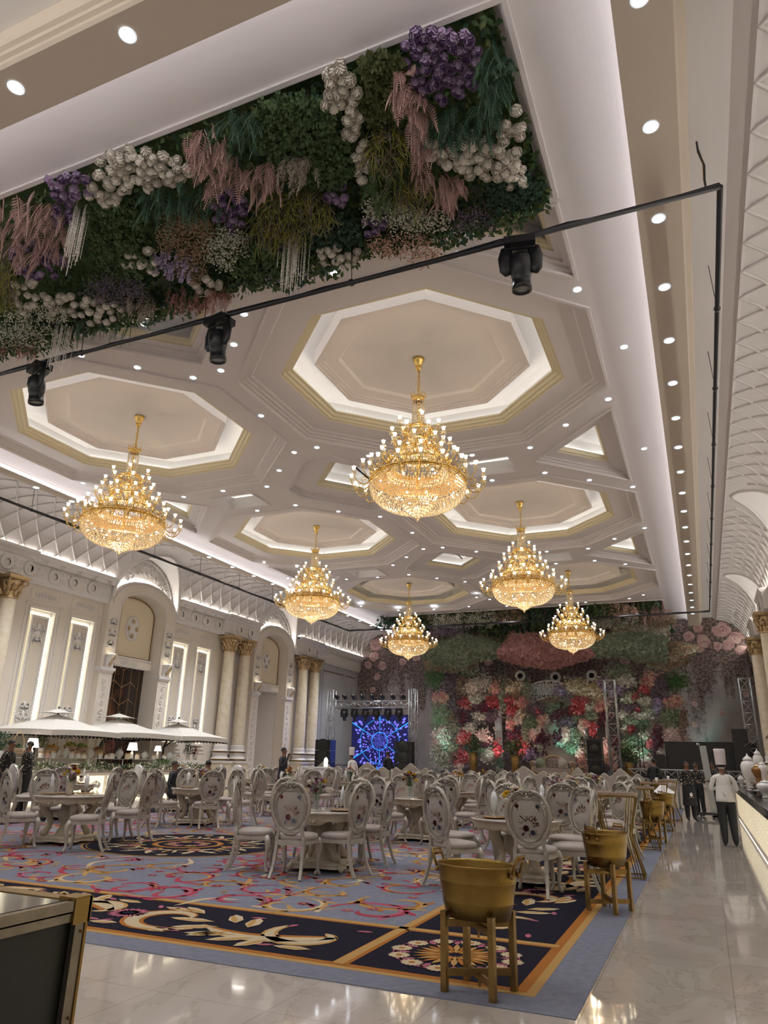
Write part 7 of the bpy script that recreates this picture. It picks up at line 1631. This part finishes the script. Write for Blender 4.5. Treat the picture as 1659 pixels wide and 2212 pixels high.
    for i, sv in enumerate(me.skin_vertices[0].data): sv.radius = (J[i][1][0] * k, J[i][1][1] * k); sv.use_root = (i == 0)
    ss = ob.modifiers.new('u', 'SUBSURF'); ss.levels = 2; ss.render_levels = 2
    ev = ob.evaluated_get(bpy.context.evaluated_depsgraph_get()); bm_ = bpy.data.meshes.new_from_object(ev); bpy.data.objects.remove(ob)
    mats = []; 
    for v, r, m in J:
        if m not in mats: mats.append(m)
    bm_.materials.clear()
    for m in mats: bm_.materials.append(M[m])
    segs = [(J[a][0], J[b][0], J[b][2], J[a][2]) for a, b in E_]
    for p in bm_.polygons:
        best = 9; mm = top; c = p.center
        for A, B, m2, m1 in segs:
            d = B - A; tt = max(0, min(1, (c - A).dot(d) / max(d.length_squared, 1e-9))); dd = (A + d * tt - c).length
            if dd < best: best = dd; mm = m2 if tt > .5 else m1
        p.material_index = mats.index(mm); p.use_smooth = True
    body = bpy.data.objects.new('body', bm_); COL.objects.link(body); body.parent = t
    hc = J[h2][0]
    f = MB()                                               # face: eyes, nose, mouth, ears
    for s in (-1, 1): f.ball(hc + Vector((s * .03, .083, .012)) * k, .011 * k, 'white', 6, 4); f.ball(hc + Vector((s * .03, .091, .012)) * k, .006 * k, 'hair', 6, 4); f.ball(hc + Vector((s * .078, .0, -.01)) * k, .022 * k, skin, 6, 4, (.4, .8, 1.3)); f.box(hc + Vector((s * .03, .088, .035)) * k, (.03, .006, .006), 'hair')
    f.add([hc + Vector(p) * k for p in ((-.014, .086, -.025), (.014, .086, -.025), (0, .112, -.022), (0, .086, .015))], [(0, 1, 2), (1, 3, 2), (3, 0, 2), (0, 3, 1)], skin); f.box(hc + Vector((0, .084, -.048)) * k, (.04, .012, .010), 'lip'); f.build('face', t)
    if hair:
        b = MB(); vs = []
        for r_ in range(7):
            a = PI / 2 * r_ / 6 * 1.25
            for i in range(18):
                w_ = 2 * PI * i / 18; front = max(0, sin(w_)); aa = a * (1 - .38 * front); vs.append(hc + Vector((.076 * sin(aa) * cos(w_), -.016 + .088 * sin(aa) * sin(w_), .012 + .087 * cos(aa))) * k)
        b.add(vs, [(r_ * 18 + i, r_ * 18 + (i + 1) % 18, (r_ + 1) * 18 + (i + 1) % 18, (r_ + 1) * 18 + i) for r_ in range(6) for i in range(18)], 'hair', True); b.build('hair', t)
    if hat: b = MB(); b.lathe([(.100, .03), (.104, .10), (.108, .26), (.112, .33), (.10, .345), (.0, .33)], 'hatmat', hc + Vector((0, -.005, 0)), n=24, sy=1.08, mod=lambda a, z: 1 + (.012 * cos(14 * a) if z > .08 else 0)); b.build('chef_hat', t)
    if mask: b = MB(); b.ball(hc + Vector((0, .055, -.035)) * k, .052 * k, 'mask', 10, 6, (1.15, .9, .85)); b.build('face_mask', t)
    if apron: b = MB(); b.lathe([(.165 * w, .96), (.175 * w, .8), (.19 * w, .55), (.2 * w, .42)], 'suit', n=24, sx=k, sy=k * .85); b.build('apron', t)
    if extra: extra(t, k, J)
    return t
def gnd(u, v): p = onz(u, v, 0); return (p.x, p.y, 0)
def chef_x(t, k, J):                                       # jacket skirt and knotted apron strings
    b = MB(); b.lathe([(.150, 1.16), (.165, 1.02), (.182, .90), (.186, .84), (.17, .85)], 'shirt', n=28, sx=k * 1.08, sy=k * .86, mod=lambda a, z: 1 + .012 * cos(9 * a)); b.build('jacket_skirt', t)
    b = MB(); b.tube([(.165 * k * cos(a), .135 * k * sin(a), 1.04 * k) for a in [i * PI / 10 for i in range(20)]], .010, 'shirt', n=5, closed=True); b.tube([(0, -.15 * k, 1.04 * k), (-.05, -.165, 1.02), (-.03, -.165, .97), (0, -.15 * k, 1.03 * k), (.045, -.165, 1.0), (.02, -.17, .92), (.03, -.17, .85)], .010, 'shirt', n=5); b.build('apron_strings', t)
    b = MB(); b.lathe([(.062, 1.475), (.066, 1.50), (.058, 1.52)], 'shirt', n=18, sx=k, sy=k); b.build('collar', t)
p0 = gnd(1580, 1829)
person(p0, .05, 'cook in tall white hat and white jacket seen from behind in the aisle', 1.62, 'shirt', 'suit', ('cross', 'cross'), hat=True, hair=True, extra=chef_x, w=1.12)
def lapel(t, k, J):
    b = MB(); dz = J[0][0].z / k - .97; yy = .115 * k; b.add([(-.035 * k, yy, (1.44 + dz) * k), (.035 * k, yy, (1.44 + dz) * k), (0, yy + .012, (1.2 + dz) * k)], [(0, 1, 2), (2, 1, 0)], 'white'); b.build('shirt_front', t); b = MB(); b.box((0, yy + .014, (1.34 + dz) * k), (.02, .006, .16), 'wine'); b.build('tie', t)
def mic(t, k, J): lapel(t, k, J); b = MB(); b.tube([(.10, .22, 1.50), (.09, .25, 1.62)], [.014, .022], 'black'); b.build('microphone', t)
p = ony(612, 1640, 19.6); person((p.x, p.y, .0), R(-85), 'man in black suit holding a microphone before the pale archway', 1.80, arms=('waist', 'up'), extra=mic)
p = ony(763, 1640, 27.5); person((p.x, p.y, 0), R(70), 'distant cook in white hat and jacket below the LED screen', 1.72, 'shirt', 'suit', ('waist', 'waist'), hat=True, lean=.12)
p = ony(838, 1640, 31.2); person((p.x, p.y, .0), R(60), 'dark figure with white shirt standing before the LED screen', 1.88, extra=lapel)
p = ony(1411, 1660, 28.0); person((p.x, p.y, 0), R(-25), 'man in black seen from behind at the truss railing', 1.76, arms=('waist', 'waist'), lean=.12)
p = ony(60, 1640, 13.7); person((p.x, p.y, 0), R(160), 'staff member in dotted black jacket and pale blue face mask', 1.76, 'dots', 'suit', ('waist', 'waist'), mask=True, w=1.15)
p = ony(18, 1640, 13.4); person((p.x, p.y, 0), R(-75), 'staff member in dotted black jacket turned toward the masked colleague', 1.78, 'dots', 'suit', ('waist', 'down'), head=(0, .5))
p = ony(372, 1700, 16.3); person((p.x, p.y, 0), R(-70), 'seated man in dark suit in profile near the buffet', 1.80, seated=True, arms=('waist', 'waist'), extra=lapel)
p = ony(440, 1700, 17.3); person((p.x, p.y, 0), R(10), 'seated person in dark clothes leaning forward behind the yellow bouquet', 1.84, seated=True, arms=('waist', 'waist'), lean=.2)
p = ony(150, 1640, 20.4); 
p = gnd(1495, 1773)
def ap(t, k, J):
    b = MB(); b.lathe([(.045, 0), (.048, .004), (.03, .006), (.028, .002), (0, .002)], 'ceram', (.0, .175, .72), n=20, sy=1.2, rot=Matrix.Rotation(-PI / 2, 3, 'X')); b.box((0, .18, .645), (.14, .006, .010), 'goldline'); b.build('apron_emblem', t)
person(p, R(200), 'staff member in dotted black jacket with long black apron and round emblem', 1.66, 'dots', 'suit', ('fwd', 'hold'), apron=True, extra=ap, w=1.1)
p = gnd(1516, 1763); person(p, R(150), 'staff member in dotted jacket with white glove beside the steel trolley', 1.66, 'dots', 'suit', ('fwd', 'fwd'))
p = gnd(1553, 1768); person(p, R(120), 'staff member in dotted jacket on the right side of the steel trolley', 1.68, 'dots', 'suit', ('fwd', 'down'), w=1.1)
p = gnd(1566, 1762); person(p, R(170), 'bearded staff member looking over behind the near cook', 1.74, 'dots', 'suit', ('down', 'down'))
q0 = gnd(1538, 1768); t = empty('steel_trolley', q0, label='tall narrow steel trolley held upright by the staff', cat='trolley')
b = MB(); b.box((.04, .12, 1.12), (.20, .10, 2.05), 'truss', rot=(.0, -.06, 0)); b.build('steel_column', t); b = MB(); b.box((0, 0, .13), (.75, .55, .05), 'black'); b.build('base_platform', t)
b = MB(); b.tube([(-.1, .05, 2.17), (-.2, .05, 2.19)], .04, 'truss'); b.build('top_bracket', t)
for x in (-.3, .3):
    for y in (-.2, .2): b = MB(); b.lathe([(0, -.02), (.055, -.02), (.055, .02), (0, .02)], 'black', (x, y, .056), n=14, rot=Matrix.Rotation(PI / 2, 3, 'Y')); b.build('wheel', t)
# ---------------------------------------------------------------- downlights
tr = MB(); tr.lathe([(.085, 0), (.09, -.012), (.078, -.02), (.066, -.006), (.062, .015)], 'lamptrim', n=24); trm = tr.mesh('trim_ring')
ln = MB(); ln.lathe([(.064, .0), (.0, -.004)], 'glow', n=16); lnm = ln.mesh('lens')
DL = [(1247, 625), (722, 590), (990, 549), (312, 700), (527, 678), (505, 744), (477, 800)]
DL += [(500 + a / 1.8433, 600 + b / 1.8433) for a, b in [(1563, 275), (1500, 483), (1331, 586), (1189, 676), (958, 706), (547, 709), (340, 675), (250, 695), (118, 549), (190, 767), (141, 831), (103, 927), (255, 905), (426, 930), (592, 951),
    (720, 1015), (764, 1080), (841, 1074), (975, 1090), (697, 1112), (643, 1144), (706, 1182), (818, 1196), (930, 1210), (1038, 806), (1248, 776), (1425, 805), (1598, 832), (1643, 680), (1645, 996), (1525, 1039), (1255, 1090), (1420, 1078),
    (1292, 1138), (1446, 1126), (1568, 1140), (458, 1200), (582, 1192), (260, 1150), (129, 1135), (225, 1195), (516, 1308), (664, 1324), (806, 1320), (1028, 1280), (945, 1309), (976, 1272), (1096, 1307), (1410, 1292), (1584, 1277), (1640, 1262)]]
DL += [(a / 2.6758, 740 + b / 2.6758) for a, b in [(468, 73), (794, 143), (1116, 202), (1289, 856), (1062, 891), (480, 811), (82, 681)]]
nl = 0
def dlight(x, y, z, label, group, spot=True, pw=55):
    global nl
    t = empty('downlight', (x, y, z), label=label, cat='ceiling light', group=group)
    inst('trim_ring', trm, t, s=.8 if z > 8.6 else 1); inst('lens', lnm, t, s=.8 if z > 8.6 else 1)
    if spot:
        o = light('SPOT', (x, y, z - .04), pw, (.93, .95, 1.0), spot_size=R(95), spot_blend=.8, shadow_soft_size=.06)
seen = []
for i, (u, v) in enumerate(DL):
    p = onz(u, v, ZC - .002)
    if any((p - q).length < .35 for q in seen): continue
    seen.append(p)
    row = 'first' if p.y < 14 else 'second' if p.y < 23 else 'third'
    dlight(p.x, p.y, p.z, 'round recessed downlight in the main ceiling around the %s row of octagons' % row, 'downlights around the %s row of octagons' % row, i % 2 == 0, 130)
for i in range(21):
    dlight(.24, 5.26 + i * 1.564, 8.42, 'bright round downlight in the long right-hand beam', 'downlights in the right beam', i % 2 == 1, 110)
for u, v in [(76.6, 1053), (155, 1082.5), (240, 1116), (319, 1148)] + [(400 + a / 3.687, 1200 + b / 3.687) for a, b in [(190, 12), (383, 90), (556, 161), (715, 225), (1225, 434), (1328, 477), (1427, 517), (1518, 555), (1602, 590)]]:
    p = onz(u, v, 8.42); dlight(max(min(p.x, -15.98), -16.2), p.y, 8.42, 'bright round downlight in the long left-hand beam', 'downlights in the left beam', True, 260)
for i in range(3): dlight(-4.58 - i * 1.58, 3.67, 8.42, 'bright round downlight in the near cross beam, %s' % ('right one', 'left one', 'outside left')[i], 'downlights in the near cross beam', True, 110)
for i in range(3): light('SPOT', (-7.74 - i * 3, 3.67, 8.36), 110, (.93, .95, 1.0), spot_size=R(95), spot_blend=.8, shadow_soft_size=.06)
for k_ in ('candle', 'glow', 'lamptrim', 'parglow', 'onyx', 'onyx2', 'ledimg', 'shade'):      # lit by the lamp objects beside them
    try: M[k_].cycles.emission_sampling = 'NONE'
    except Exception: pass
